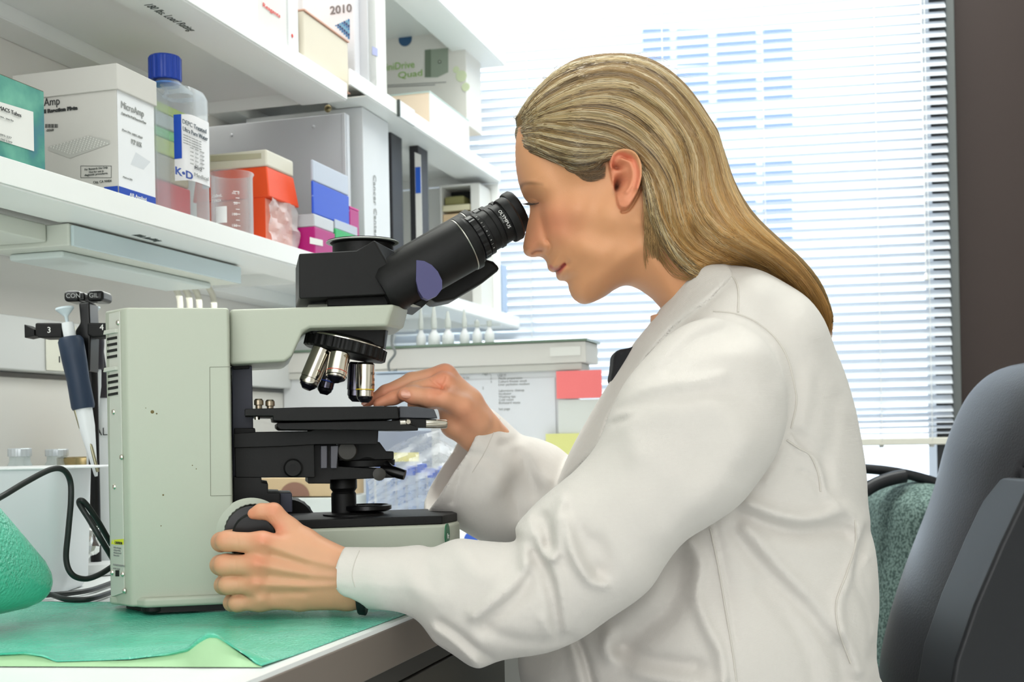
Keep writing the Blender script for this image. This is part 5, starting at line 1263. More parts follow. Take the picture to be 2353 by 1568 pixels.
def field(I, gy, sym=True):
    """distance-like field from an inflated solid; dw is added on the near side (sym: both sides)"""
    h = I['X'][1, 0] - I['X'][0, 0]
    if sym:
        w2 = np.where(I['w2'] > 0, (np.sqrt(np.maximum(I['w2'], 0)) + I['dw']) ** 2 * np.sign(np.maximum(np.sqrt(np.maximum(I['w2'], 0)) + I['dw'], 0) + 1e-12), I['w2'])
        yy = gy[None, :, None] - I['yc'][:, None, :]
    else:
        w2 = I['w2']; yy = gy[None, :, None] - I['yc'][:, None, :]
        near = yy < 0
        yy = yy + np.where(yy < .02, 1.0, 0.0) * I['dw'][:, None, :]
    g0, g1 = np.gradient(w2, h); g2 = (g0 ** 2 + g1 ** 2)[:, None, :]
    return ((yy ** 2 - w2[:, None, :]) / np.sqrt(4 * yy ** 2 + g2 + 1e-5)).astype(np.float32)
def smin(a, b_, k):
    hh = np.clip(.5 + .5 * (b_ - a) / k, 0, 1); return b_ * (1 - hh) + a * hh - k * hh * (1 - hh)
def cone_field(G, p0, p1, r0, r1):
    """rounded cone between two points, on meshgrid G"""
    X, Y, Z = G; a = np.array(p0); ba = np.array(p1) - a; L = (ba ** 2).sum()
    dx, dy, dz = X - a[0], Y - a[1], Z - a[2]
    t = np.clip((dx * ba[0] + dy * ba[1] + dz * ba[2]) / L, 0, 1)
    return np.sqrt((dx - t * ba[0]) ** 2 + (dy - t * ba[1]) ** 2 + (dz - t * ba[2]) ** 2) - (r0 + (r1 - r0) * t)
# ================================================================== the woman at the microscope
HY = 1.19
person = empty('person', Vector((.22, HY, 0)), 'woman in a white lab coat with long blonde hair leaning to the microscope eyepieces', 'person')
SK = np.array(rgb(222, 166, 128)[:3]); 
def c3(*c): return np.array(rgb(*c)[:3])
sk = mat('skin', (222, 166, 128), .45, spec=.35, bump=.06, bscale=900, sss=.12, vcol=True)
fc = lambda pts: [(1160 + x / 4.6125, 380 + y / 4.6125) for x, y in pts]
face = fc([(112, -60), (116, 0), (128, 90), (146, 180), (165, 240), (188, 305), (215, 350), (243, 385), (262, 425), (266, 470), (262, 520), (252, 570), (238, 630), (225, 690), (208, 770), (196, 840), (193, 880), (203, 925), (235, 957), (275, 971), (315, 973), (355, 967), (388, 973), (420, 993), (440, 1022), (447, 1050), (452, 1080), (468, 1108), (500, 1127), (530, 1131), (543, 1128), (540, 1150), (545, 1172), (562, 1205), (590, 1222), (625, 1224), (655, 1237), (672, 1268), (680, 1310), (692, 1350), (712, 1390), (745, 1428), (790, 1458), (845, 1470), (900, 1462), (970, 1437), (1060, 1390), (1150, 1328), (1230, 1284), (1290, 1270), (1350, 1278), (1425, 1312), (1500, 1358), (1580, 1424), (1650, 1500)])
head_poly = crom(face, 3, False).tolist() + [(1520, 712), (1528, 745), (1540, 800), (1690, 800), (1690, 700), (1650, 640), (1615, 560), (1612, 500), (1628, 440), (1630, 380), (1614, 315), (1582, 255), (1535, 205), (1475, 168), (1410, 152), (1345, 158), (1285, 183), (1235, 222), (1202, 262), (1187, 305), (1184, 340)]
HA = [(1208, 340, .056, .034), (1212, 400, .053, .030), (1240, 300, .060, .04), (1215, 430, .048, .022), (1320, 400, .069, .05), (1320, 300, .073, .06), (1400, 190, .072, .06), (1540, 260, .074, .06), (1430, 290, .078, .07), (1590, 420, .07, .06), (1520, 380, .078, .06),
      (1214, 530, .012, .009), (1210, 560, .015, .010), (1218, 500, .012, .008), (1222, 585, .013, .010), (1236, 470, .038, .018), (1255, 445, .052, .026), (1272, 500, .050, .028), (1248, 560, .024, .016), (1280, 560, .044, .028), (1320, 500, .060, .04),
      (1262, 600, .021, .013), (1285, 608, .029, .016), (1275, 628, .022, .013), (1290, 640, .024, .014), (1310, 665, .022, .015), (1345, 690, .024, .016), (1320, 640, .036, .024), (1340, 590, .052, .036), (1390, 650, .042, .026), (1380, 600, .056, .036), (1440, 600, .058, .038), (1400, 520, .066, .05), (1450, 500, .068, .05),
      (1480, 640, .048, .034), (1520, 640, .050, .045), (1580, 620, .054, .05), (1570, 720, .056, .05)]
ear = crom([(1397, 380), (1402, 362), (1413, 352), (1429, 349), (1450, 356), (1464, 374), (1471, 396), (1470, 420), (1463, 445), (1452, 466), (1441, 481), (1430, 485), (1420, 479), (1415, 462), (1412, 440), (1404, 415)], 4)
def head_bump(PXn, PYn, PX, PY, D, w):
    b = -.007 * gau(PXn, PYn, 1236, 466, 15, 10) + .003 * gau(PXn, PYn, 1229, 468, 8, 7)       # socket and eyeball
    b += .004 * gau(PXn, PYn, 1225, 430, 20, 9, 10)                                           # brow bone
    b += ridge(PXn, PYn, [(1214, 455), (1226, 456), (1240, 462)], -.0012, 2.0)                # lid crease
    b += -.004 * gau(PXn, PYn, 1248, 520, 7, 34, -12)                                         # side of the nose
    b += .005 * gau(PXn, PYn, 1250, 567, 9, 10)                                               # wing
    b += ridge(PXn, PYn, [(1256, 552), (1264, 562), (1263, 575), (1257, 582)], -.003, 2.6)    # crease behind the wing
    b += ridge(PXn, PYn, [(1224, 583), (1232, 578), (1246, 577)], -.004, 2.4)                 # nostril
    b += .004 * gau(PXn, PYn, 1296, 515, 34, 26) + .003 * gau(PXn, PYn, 1300, 580, 26, 26)
    b += .003 * gau(PXn, PYn, 1276, 614, 12, 5, -25) + .003 * gau(PXn, PYn, 1284, 631, 11, 6, -35)
    b += ridge(PXn, PYn, [(1275, 624), (1284, 621), (1291, 614), (1299, 607)], -.0042, 1.7)   # mouth line
    b += -.003 * gau(PXn, PYn, 1303, 606, 5, 6) - .003 * gau(PXn, PYn, 1300, 645, 12, 7, -20)
    b += .003 * gau(PXn, PYn, 1430, 600, 60, 12, -35)                                         # jaw edge
    b += -.005 * gau(PXn, PYn, 1480, 560, 22, 50, 8)
    b += ridge(PXn, PYn, [(1470, 520), (1500, 600), (1545, 690)], .003, 12)                   # neck cord
    De = poly_sdf(PXn, PYn, ear)
    m = sstep(De / 3.5 + .4)
    e = .0035 + .013 * np.clip((PXn - 1400) / 66, 0, 1)
    e += ridge(PXn, PYn, [(1402, 392), (1404, 368), (1418, 356), (1436, 356), (1454, 366), (1464, 390), (1465, 418), (1458, 444)], .0050, 4.0)
    e += ridge(PXn, PYn, [(1425, 374), (1442, 384), (1449, 406), (1446, 432), (1436, 450)], .0040, 4.0)
    e += -.0105 * gau(PXn, PYn, 1417, 387, 9, 5, 10) - .0060 * gau(PXn, PYn, 1437, 371, 10, 3.2, 25) - .0175 * gau(PXn, PYn, 1418, 427, 6, 12, 14) - .0075 * gau(PXn, PYn, 1431, 416, 10, 8)
    e += .0030 * gau(PXn, PYn, 1409, 432, 4, 7) + .002 * gau(PXn, PYn, 1431, 466, 9, 9)
    return b + m * e - .004 * sstep(1 - np.abs(De + 4) / 5) * (PXn > 1425)
h = .0011
gx, gy, gz = grid(P(1172, 600, HY).x, P(1700, 600, HY).x, HY - .108, HY + .108, P(1200, 795, HY).z, P(1200, 140, HY).z, h)
I = inflated(gx, gy, gz, HY, head_poly, HA, bump=head_bump)
V, Q_ = nets(field(I, gy), (gx[0], gy[0], gz[0]), h)
# skin tint by place: lips, cheek, nose, ear, brow; painted shade in ear hollows, nostril, mouth line
def skin_col(V):
    px, py = to_px(V[:, 0], V[:, 1], V[:, 2]); n = len(V); col = np.tile(c3(212, 154, 112), (n, 1))
    def mixc(wt, c): 
        nonlocal col; wt = np.clip(wt, 0, 1)[:, None]; col = col * (1 - wt) + c * wt
    near = 1.0
    mixc(.42 * gau(px, py, 1275, 512, 40, 34) * near, c3(210, 118, 98)); mixc(.35 * gau(px, py, 1225, 560, 16, 26), c3(200, 120, 100))
    lip = sstep(1 - seg_dist(px, py, np.array([(1264, 612), (1273, 620), (1284, 619), (1297, 608)])) / 6.5) + sstep(1 - seg_dist(px, py, np.array([(1282, 629), (1288, 622), (1297, 609)])) / 7.5)
    mixc(.8 * lip, c3(186, 92, 84))
    mixc(.85 * ridge(px, py, [(1275, 624), (1284, 621), (1291, 614), (1299, 607)], 1, 1.3), c3(110, 50, 46))
    De = poly_sdf(px, py, ear); mixc(.55 * sstep(De / 6 + .5), c3(226, 136, 108)); mixc(.95 * gau(px, py, 1417, 430, 4.5, 10, 12), c3(60, 22, 14)); mixc(.45 * gau(px, py, 1419, 387, 9, 4.5, 10), c3(130, 58, 40)); mixc(.35 * gau(px, py, 1430, 416, 9, 8), c3(160, 80, 60)); mixc(.35 * ridge(px, py, [(1404, 380), (1420, 356), (1450, 362), (1466, 395), (1464, 430)], 1, 4), c3(226, 110, 90))  # shade of the ear canal and hollows painted into the skin colour
    mixc(.75 * ridge(px, py, [(1196, 430), (1203, 423), (1222, 421), (1246, 424)], 1, 3.2) * np.clip((1262 - px) / 40, 0.25, 1), c3(120, 84, 56))
    mixc(.8 * gau(px, py, 1229, 469, 8, 4.2, -12), c3(66, 50, 44)); mixc(.3 * gau(px, py, 1238, 474, 14, 9), c3(160, 100, 80))
    mixc(.6 * ridge(px, py, [(1223, 583), (1232, 578), (1244, 577)], 1, 2.0), c3(120, 60, 48))
    mixc(.7 * sstep((1 - np.hypot((px - 1340) / 70, (py - 360) / 50)) * 2), c3(150, 112, 76))
    return col
HV, HQ = V, Q_
colH = skin_col(HV)
# ---- hands
def PP(px, py, Y): p = P(px, py, Y); return (p.x, p.y, p.z)
def chain_field(G, chains, bx):
    out = None
    for ch in chains:
        k, pts = ch; f = None
        for a, b_ in zip(pts[:-1], pts[1:]):
            c = cone_field(G, PP(*a[:3]), PP(*b_[:3]), a[3] * a[2] / F, b_[3] * b_[2] / F)
            f = c if f is None else smin(f, c, .004)
        out = f if out is None else smin(out, f, k)
    return out
def hand(chains, h, pad, extra=None):
    pts = np.array([PP(*p[:3]) + (p[3] * p[2] / F,) for _, c in chains for p in c])
    lo = (pts[:, :3] - pts[:, 3:]).min(0) - .004; hi = (pts[:, :3] + pts[:, 3:]).max(0) + .004
    gx, gy, gz = grid(lo[0], hi[0], lo[1], hi[1], lo[2], hi[2], h)
    G = np.meshgrid(gx.astype(np.float32), gy.astype(np.float32), gz.astype(np.float32), indexing='ij')
    f = chain_field(G, chains, None)
    if extra is not None:
        X, Y, Z = G; PXg, PYg = to_px(X, Y, Z); f = f - extra(PXg, PYg, Y)
    V, Q = nets(f, (gx[0], gy[0], gz[0]), h)
    return V, Q
yb = 1.002
lh = [(.006, [(600, 1250, yb - .004, 25), (520, 1244, yb - .004, 22), (508, 1246, yb + .012, 21), (522, 1240, yb + .030, 19), (545, 1232, yb + .034, 17)]),
      (.0022, [(588, 1300, yb - .006, 25), (516, 1299, yb - .004, 23), (506, 1299, yb + .012, 21.5), (520, 1295, yb + .028, 20), (548, 1290, yb + .032, 18)]),
      (.0022, [(585, 1344, yb - .004, 23), (524, 1345, yb - .002, 20.5), (514, 1345, yb + .014, 20), (528, 1342, yb + .028, 18), (552, 1338, yb + .030, 16)]),
      (.0022, [(596, 1382, yb, 21), (545, 1387, yb + .002, 18.5), (533, 1386, yb + .014, 18), (548, 1382, yb + .026, 16), (570, 1378, yb + .028, 14)]),
      (.008, [(606, 1252, yb - .003, 26), (700, 1272, yb + .004, 37), (800, 1308, yb + .004, 42), (900, 1322, yb + .004, 42)]),
      (.008, [(594, 1302, yb - .005, 25), (700, 1316, yb + .001, 34), (800, 1334, yb + .003, 40), (900, 1340, yb + .004, 38)]),
      (.008, [(592, 1344, yb - .003, 23), (700, 1350, yb + .002, 31), (800, 1352, yb + .004, 36), (900, 1345, yb + .004, 34)]),
      (.008, [(600, 1380, yb, 21), (690, 1378, yb + .006, 26), (800, 1368, yb + .008, 34), (900, 1350, yb + .006, 32)]),
      (.008, [(760, 1290, yb + .004, 36), (700, 1246, yb + .010, 31), (664, 1216, yb + .012, 25), (628, 1178, yb + .010, 20.5), (600, 1176, yb + .010, 17), (582, 1181, yb + .010, 13)])]
def lh_extra(px, py, Y):
    e = 0
    for (x, y) in ((600, 1244), (589, 1296), (586, 1341), (598, 1379)): e = e + .0022 * gau(px, py, x, y, 12, 10)
    for pts in ([(610, 1250), (690, 1280), (770, 1300)], [(604, 1300), (690, 1318), (770, 1326)], [(600, 1344), (690, 1348), (770, 1345)]): e = e + ridge(px, py, pts, .0012, 6)
    for pts in ([(625, 1275), (700, 1300)], [(620, 1322), (700, 1332)], [(625, 1362), (700, 1362)]): e = e - ridge(px, py, pts, .0014, 7)
    for x, y0, y1 in ((545, 1230, 1262), (540, 1282, 1316), (545, 1330, 1360)): e = e - ridge(px, py, [(x, y0), (x + 2, y1)], .0004, 1.5)
    for k in range(5): e = e - ridge(px, py, [(598 + 7 * k, 1188), (604 + 7 * k, 1198)], .0004, 1.2)
    return e * (Y < yb + .02)
LV, LQ = hand(lh, .0009, 0, lh_extra)
yr = 1.175
rh = [(.005, [(1022, 862, yr + .004, 24), (946, 876, yr + .002, 19), (886, 902, yr - .002, 16), (842, 926, yr - .004, 11)]),
      (.0022, [(1018, 880, yr - .010, 23), (955, 896, yr - .014, 18), (905, 915, yr - .016, 15), (868, 928, yr - .016, 11)]),
      (.003, [(1030, 905, yr - .014, 22), (985, 925, yr - .014, 17), (950, 930, yr - .01, 14)]),
      (.007, [(1024, 866, yr + .004, 25), (1075, 925, yr + .006, 34), (1115, 985, yr + .018, 36), (1190, 1060, yr + .05, 36)]),
      (.007, [(1022, 884, yr - .006, 25), (1065, 940, yr, 36), (1105, 1000, yr + .016, 36), (1190, 1070, yr + .05, 36)]),
      (.007, [(1030, 930, yr - .006, 25), (1045, 975, yr, 32), (1085, 1002, yr + .012, 33), (1180, 1080, yr + .05, 34)]),
      (.009, [(1098, 972, yr - .002, 26), (1062, 936, yr - .016, 24), (1020, 917, yr - .027, 20.5), (985, 914, yr - .028, 20.5), (950, 909, yr - .028, 19.5), (930, 906, yr - .028, 16.5)])]
def rh_extra(px, py, Y):
    e = .0016 * gau(px, py, 992, 912, 12, 12) * (Y < yr) - ridge(px, py, [(1023, 898), (1000, 880), (990, 872)], .0012, 2.2) - ridge(px, py, [(1010, 905), (1022, 880), (1026, 868)], .0012, 2.2)
    e = e - .0012 * gau(px, py, 929, 905, 10, 8, 8) * (Y < yr - .02)
    return e
RV, RQ = hand(rh, .001, 0, rh_extra)
# ---- hidden trunk, arms and legs (under the clothes), coarse
G_ = grid(-.02, .42, .93, 1.46, .02, 1.02, .008)
GG = np.meshgrid(*[g.astype(np.float32) for g in G_], indexing='ij')
E_ = lambda a, b_, r0, r1: cone_field(GG, a, b_, r0, r1)
nk = PP(1585, 690, HY)
f = E_(nk, (.20, HY, .90), .04, .06)
f = smin(f, E_((.20, HY - .05, .90), (.2, HY - .03, .60), .06, .08), .03); f = smin(f, E_((.2, HY + .05, .90), (.2, HY + .03, .60), .06, .08), .03)
VB, QB = nets(f, (G_[0][0], G_[1][0], G_[2][0]), .008)
def merge(parts):
    off = 0; Vs, Qs, Cs = [], [], []
    for V, Q, C in parts: Vs.append(V); Qs.append(Q + off); Cs.append(C); off += len(V)
    return np.vstack(Vs), np.vstack(Qs), np.vstack(Cs)
def hand_col(V, tips):
    px, py = to_px(V[:, 0], V[:, 1], V[:, 2]); col = np.tile(c3(214, 160, 126), (len(V), 1))
    for x, y, s, a in tips:
        w_ = (a * gau(px, py, x, y, s, s))[:, None]; col = col * (1 - w_) + c3(222, 128, 100) * w_
    return col
cl = hand_col(LV, [(600, 1244, 18, .5), (590, 1297, 18, .5), (586, 1342, 16, .35), (500, 1243, 18, .3), (498, 1300, 18, .25), (625, 1175, 16, .45), (575, 1180, 14, .5), (640, 1215, 14, .5)])
cr_ = hand_col(RV, [(1020, 850, 20, .35), (1010, 885, 22, .5), (850, 922, 20, .6), (890, 905, 20, .4), (930, 915, 16, .5), (990, 910, 18, .2), (1060, 960, 30, .3)])
V, Q_, C_ = merge([(HV, HQ, colH), (LV, LQ, cl), (RV, RQ, cr_), (VB, QB, np.tile(c3(222, 166, 128), (len(VB), 1)))])
body = np_mesh('body', V, Q_, sk, person, C_, iters=1)
# fingernail of the thumb and the index finger
nm = mat('nail', (222, 160, 136), .25, coat=.3)
def nail(c, ax, up, a, b_, name='fingernail'):
    s = MB(); ax = Vector(ax).normalized(); up = Vector(up); up = (up - ax * up.dot(ax)).normalized(); sd = ax.cross(up)
    rings = []
    for k in range(7):
        t = k / 6 * math.pi / 2; r = math.cos(t); rings.append([Vector(c) + up * (.0011 * math.sin(t)) + ax * a * r * math.copysign(abs(math.cos(q)) ** .75, math.cos(q)) + sd * b_ * r * math.copysign(abs(math.sin(q)) ** .75, math.sin(q)) - up * (.0016 * (r * math.sin(q)) ** 2) for q in np.linspace(0, 2 * math.pi, 28, endpoint=False)])
    s.loft(rings); return s.done(name, nm, body, smooth=60)
tpn = P(934, 904, yr - .028 - .0072); nail(tpn, Vector((1, 0, -.12)), Vector((-.05, -1, .45)), .0056, .0046)
tpi = P(838, 924, yr - .0085); nail(tpi, Vector((1, 0, .6)), Vector((-.5, -.45, .9)), .004, .003)
# eyelashes, black band at the wrist
s = MB()
for k in range(13):
    t = k / 12; p = P(1216 + 22 * t, 466 + 3 * math.sin(3 * t), HY - .022 - .02 * t)
    s.tube([p, p + Vector((-.003 - .002 * (1 - t), -.0015, -.0012)), p + Vector((-.0062 - .002 * (1 - t), -.003, -.0014 + .001 * t))], [.00042, .0003, .0001], 5)
s.done('eyelashes', mat('lash_brown', (46, 34, 28), .6), person)
s = MB(); o0 = Vector(PP(822, 1340, yb + .006)); o1 = Vector(PP(838, 1342, yb + .006)); axw = (o1 - o0).normalized()
rings = []
for d in (0, .001, .0062, .0072):
    k = 1 if d in (.001, .0062) else .96
    rings.append([o0 + axw * d + UP * (.0262 * k * math.cos(q)) + Vector((0, .0205 * k * math.sin(q), 0)) for q in np.linspace(0, 2 * math.pi, 48, endpoint=False)])
s.loft(rings); s.done('wrist_band', mat('band_black', (22, 22, 26), .5), person, smooth=50)
# ================================================================== lab coat
cf6 = lambda pts: [(1000 + x / 1.62, 600 + y / 1.62) for x, y in pts]
torso = crom([(1560, 640), (1600, 612), (1650, 612), (1720, 622), (1785, 655), (1835, 690), (1872, 740), (1896, 800), (1922, 860), (1943, 930), (1958, 1000), (1970, 1080), (1974, 1150), (1982, 1205), (1992, 1270), (1996, 1340), (1998, 1400), (1996, 1480), (1998, 1530), (2030, 1600), (2060, 1800), (2040, 2100), (1200, 2100), (1190, 1800), (1205, 1620), (1190, 1520), (1212, 1400), (1240, 1260), (1275, 1130), (1300, 1060), (1325, 1008), (1355, 955), (1380, 912), (1408, 868), (1430, 833), (1456, 790), (1490, 748), (1520, 706)], 3)
TA = [(1590, 650, .085, .05), (1640, 640, .09, .05), (1700, 690, .14, .07), (1800, 760, .165, .10), (1600, 760, .15, .09), (1500, 800, .13, .08), (1430, 900, .13, .08), (1650, 950, .175, .14), (1850, 950, .175, .14), (1900, 1150, .175, .14), (1700, 1200, .18, .15), (1450, 1150, .16, .13), (1900, 1400, .19, .15), (1600, 1450, .20, .18), (1300, 1450, .17, .15), (1600, 1900, .22, .2)]
def coat_folds(PXn, PYn, PX, PY, D, w):
    R_ = lambda pts, a, s: ridge(PXn, PYn, cf6(pts), a / 1000, s)
    b = 0
    # side seam, back yoke bulge and the folds running down the back
    b += R_([(1020, 985), (1045, 1100), (1065, 1220), (1090, 1400), (1105, 1568)], 2.5, 3.5) + R_([(1035, 985), (1060, 1100), (1082, 1220), (1106, 1400)], -2, 5)
    b += R_([(1150, 900), (1240, 935), (1340, 955), (1430, 945), (1500, 920), (1545, 950), (1560, 1010)], 9, 13)
    b += R_([(1130, 935), (1240, 985), (1360, 1010), (1470, 1000), (1530, 1010)], -9, 15)
    b += R_([(1560, 990), (1552, 1090), (1520, 1180), (1488, 1260), (1495, 1350), (1530, 1430), (1560, 1520)], 7, 10)
    b += R_([(1600, 1010), (1575, 1090), (1570, 1180), (1610, 1280), (1635, 1380), (1630, 1480)], -11, 12) + R_([(1600, 1100), (1575, 1160), (1592, 1230), (1620, 1300), (1632, 1400)], 5, 6)
    b += R_([(1310, 650), (1345, 700), (1400, 735), (1425, 790), (1440, 860), (1480, 900)], 4, 5) + R_([(1330, 640), (1380, 690), (1440, 740), (1460, 830)], -4, 10)
    b += R_([(1350, 780), (1400, 810), (1420, 850)], -2.5, 5) + R_([(1280, 700), (1260, 760), (1220, 820)], 3, 7)
    b += R_([(1110, 1000), (1200, 1120), (1310, 1230), (1410, 1330), (1490, 1460), (1520, 1568)], -8, 16) + R_([(1150, 1000), (1260, 1130), (1370, 1240), (1480, 1380)], 6, 13)
    b += R_([(940, 1040), (975, 1120), (960, 1240), (1000, 1350), (1045, 1440), (1060, 1540)], 8, 11) + R_([(900, 1100), (900, 1200), (860, 1300), (740, 1400), (700, 1480)], -11, 20)
    b += R_([(640, 1380), (630, 1440), (700, 1500), (860, 1545), (1040, 1550)], 7, 12) + R_([(700, 1440), (800, 1480), (960, 1500)], -6, 13) + R_([(530, 1410), (560, 1490), (580, 1568)], -8, 7) + R_([(500, 1420), (520, 1500), (535, 1568)], 4, 9)
    b += R_([(1480, 520), (1470, 640), (1440, 760)], -3, 14) + R_([(1380, 420), (1370, 520), (1350, 620)], 3, 12) + R_([(1400, 300), (1450, 420), (1510, 560)], 3, 20)
    b += R_([(1200, 1200), (1290, 1300), (1370, 1440), (1400, 1568)], -4, 13)
    # yoke and shoulder seams
    b += R_([(1065, 20), (1110, 60), (1130, 120), (1128, 200)], 1.5, 2.2)
    # lapel: a doubled band of cloth along the front edge
    lap = poly_sdf(PXn, PYn, cf6([(845, 175), (905, 90), (950, 25), (1080, 10), (1100, 60), (1010, 150), (880, 250), (780, 360), (700, 480), (640, 580), (600, 690), (545, 745), (440, 860), (380, 860), (560, 560), (640, 400), (740, 280)]))
    b += .0045 * sstep(lap / 4 + .5)
    b += R_([(1040, 130), (900, 240), (800, 350), (730, 450)], -2.5, 6)
    return b
h = .0023
x0, x1 = P(772, 1300, .98).x, P(2075, 1100, 1.02).x + .12
zlo, zhi = .52, P(1620, 588, HY).z + .01
gx, gy, gz = grid(x0, x1, .905, 1.46, zlo, zhi, h)
IT = inflated(gx, gy, gz, HY, torso, TA, bump=coat_folds)
YA = .985
slv = crom([(1648, 716), (1690, 722), (1735, 738), (1778, 775), (1810, 840), (1826, 905), (1822, 975), (1795, 1045), (1745, 1115), (1700, 1165), (1640, 1205), (1575, 1243), (1535, 1290), (1500, 1345), (1462, 1380), (1400, 1421), (1330, 1470), (1255, 1500), (1160, 1515), (1112, 1533), (1080, 1531), (1040, 1505), (1000, 1480), (985, 1462), (968, 1440), (948, 1424), (915, 1412), (880, 1408), (840, 1407), (800, 1404), (740, 1400), (700, 1400), (700, 1262), (760, 1262), (800, 1263), (840, 1263), (905, 1262), (960, 1257), (990, 1262), (1030, 1246), (1060, 1240), (1120, 1246), (1182, 1246), (1184, 1215), (1200, 1190), (1240, 1150), (1282, 1115), (1330, 1075), (1375, 1020), (1405, 950), (1440, 880), (1490, 820), (1540, 770), (1590, 735)], 3)
SAn = [(740, 1335, .034, .028), (820, 1335, .036, .030), (900, 1340, .040, .034), (1000, 1350, .046, .040), (1100, 1380, .052, .046), (1180, 1400, .056, .050), (1280, 1330, .058, .050), (1400, 1250, .060, .052), (1500, 1150, .064, .055), (1600, 1020, .068, .058), (1700, 900, .068, .055), (1700, 780, .060, .045), (1640, 740, .055, .04)]
SYc = [(800, 1335, 1.004), (900, 1340, 1.0), (1050, 1380, .99), (1180, 1400, .985), (1350, 1300, .985), (1500, 1150, .99), (1600, 1000, 1.0), (1700, 850, 1.02), (1660, 740, 1.045)]
def sleeve_folds(PXn, PYn, PX, PY, D, w):
    R_ = lambda pts, a, s: ridge(PXn, PYn, cf6(pts), a / 1000 * (1.15 if s > 3 else 1), s * (1.4 if s > 3 else 1))
    b = 0
    b += R_([(350, 950), (372, 1020), (395, 1075), (425, 1102), (448, 1085), (452, 1030), (450, 960), (475, 890)], 7, 6)
    b += R_([(405, 960), (420, 1010), (425, 1055)], -9, 8)
    b += R_([(480, 960), (500, 1060), (540, 1140), (580, 1188), (625, 1202)], 6, 7) + R_([(600, 1050), (625, 1110), (615, 1170)], -6, 12) + R_([(545, 1010), (570, 1090), (600, 1150)], -4, 8)
    b += R_([(375, 1090), (410, 1160), (435, 1230), (452, 1310), (460, 1390)], -6.5, 8) + R_([(430, 1110), (455, 1180), (468, 1270), (478, 1370)], 4.5, 7)
    b += R_([(318, 1060), (330, 1150), (290, 1200), (230, 1250), (150, 1315)], 6, 8) + R_([(345, 1180), (310, 1250), (240, 1310), (190, 1350)], -5, 10)
    b += R_([(310, 960), (330, 1040), (340, 1120)], 4, 8) + R_([(365, 960), (375, 1040)], -5, 6)
    b += R_([(120, 1110), (170, 1160), (210, 1170)], 3, 14) + R_([(40, 1080), (70, 1130), (60, 1180)], -2.5, 12) + R_([(-60, 1090), (-30, 1170), (-10, 1230)], -3, 12) + R_([(-100, 1160), (-60, 1220), (0, 1260)], 2, 12)
    b += R_([(0, 1365), (60, 1400), (120, 1460), (165, 1510)], 4, 6) + R_([(20, 1350), (90, 1400), (150, 1450), (200, 1480)], -6, 6)
    b += R_([(180, 1370), (300, 1410), (420, 1420), (500, 1400)], -3, 8) + R_([(400, 1330), (430, 1390), (470, 1400)], 2.5, 6)
    # upper arm: pinch, shoulder drag lines, sleeve seam
    b += R_([(655, 590), (680, 572), (712, 572), (725, 585)], 3.5, 5) + R_([(668, 606), (695, 592), (722, 582)], -6, 4.5) + R_([(725, 600), (720, 640), (750, 720)], 3, 14)
    b += R_([(700, 520), (780, 480), (880, 462), (980, 450), (1055, 432)], 4.5, 9) + R_([(700, 540), (800, 510), (900, 500), (1000, 490)], -4, 12)
    b += R_([(830, 380), (900, 300), (980, 240), (1050, 215)], 4, 9) + R_([(860, 400), (940, 320), (1030, 270), (1110, 250)], -4, 9) + R_([(900, 420), (1000, 350), (1100, 330)], 2.5, 12)
    b += R_([(640, 700), (720, 660), (840, 640), (1000, 600)], -2.5, 22) + R_([(1150, 700), (1080, 800), (980, 900), (880, 1020)], 4, 26) + R_([(1060, 640), (960, 780), (860, 900)], -3, 26)
    b += R_([(1290, 560), (1230, 680), (1150, 790)], -2.5, 20) + R_([(1190, 240), (1240, 330), (1260, 440)], -2, 12) + R_([(600, 800), (680, 780), (780, 800)], -3, 26)
    b += R_([(1045, 195), (1110, 197), (1170, 215), (1220, 245), (1268, 300), (1300, 360), (1325, 430), (1335, 480)], 1.8, 2.6) 
    return b
IS = inflated(gx, gy, gz, YA, slv, SAn, yc=SYc, bump=sleeve_folds, blr=.012)
fT = field(IT, gy, sym=False); fS = field(IS, gy, sym=False)
cuff = crom([(806, 1240), (800, 1262), (787, 1288), (779, 1318), (781, 1345), (797, 1366), (822, 1376), (846, 1392), (862, 1415), (870, 1440)], 4, False)
def side(PX, PY, line):
    """signed distance in px to the right (+) of an open line that runs downwards"""
    x = np.interp(PY, line[:, 1], line[:, 0]); return PX - x
PXs, PYs = IS['PX'], IS['PY']; mppS = YA / F
# shell: hollow out the cuff, then cut it open along the cuff line
inner = fS + .0068
cutd = -(side(PXs, PYs, cuff)) * mppS
tt = np.clip((gy[None, :, None] - IS['yc'][:, None, :]) / .05, -1, 1)
hol = np.maximum(inner, ((PXs - 1040) * mppS)[:, None, :])
fS = np.maximum(fS, -hol); fS = np.maximum(fS, (cutd[:, None, :] - .006 * (tt + 1)).astype(np.float32))
kk = (.004 + .022 * sstep((1010 - IT['PY']) / 160)).astype(np.float32)[:, None, :]
f = smin(fT, fS, kk)
del fT, fS, hol, inner
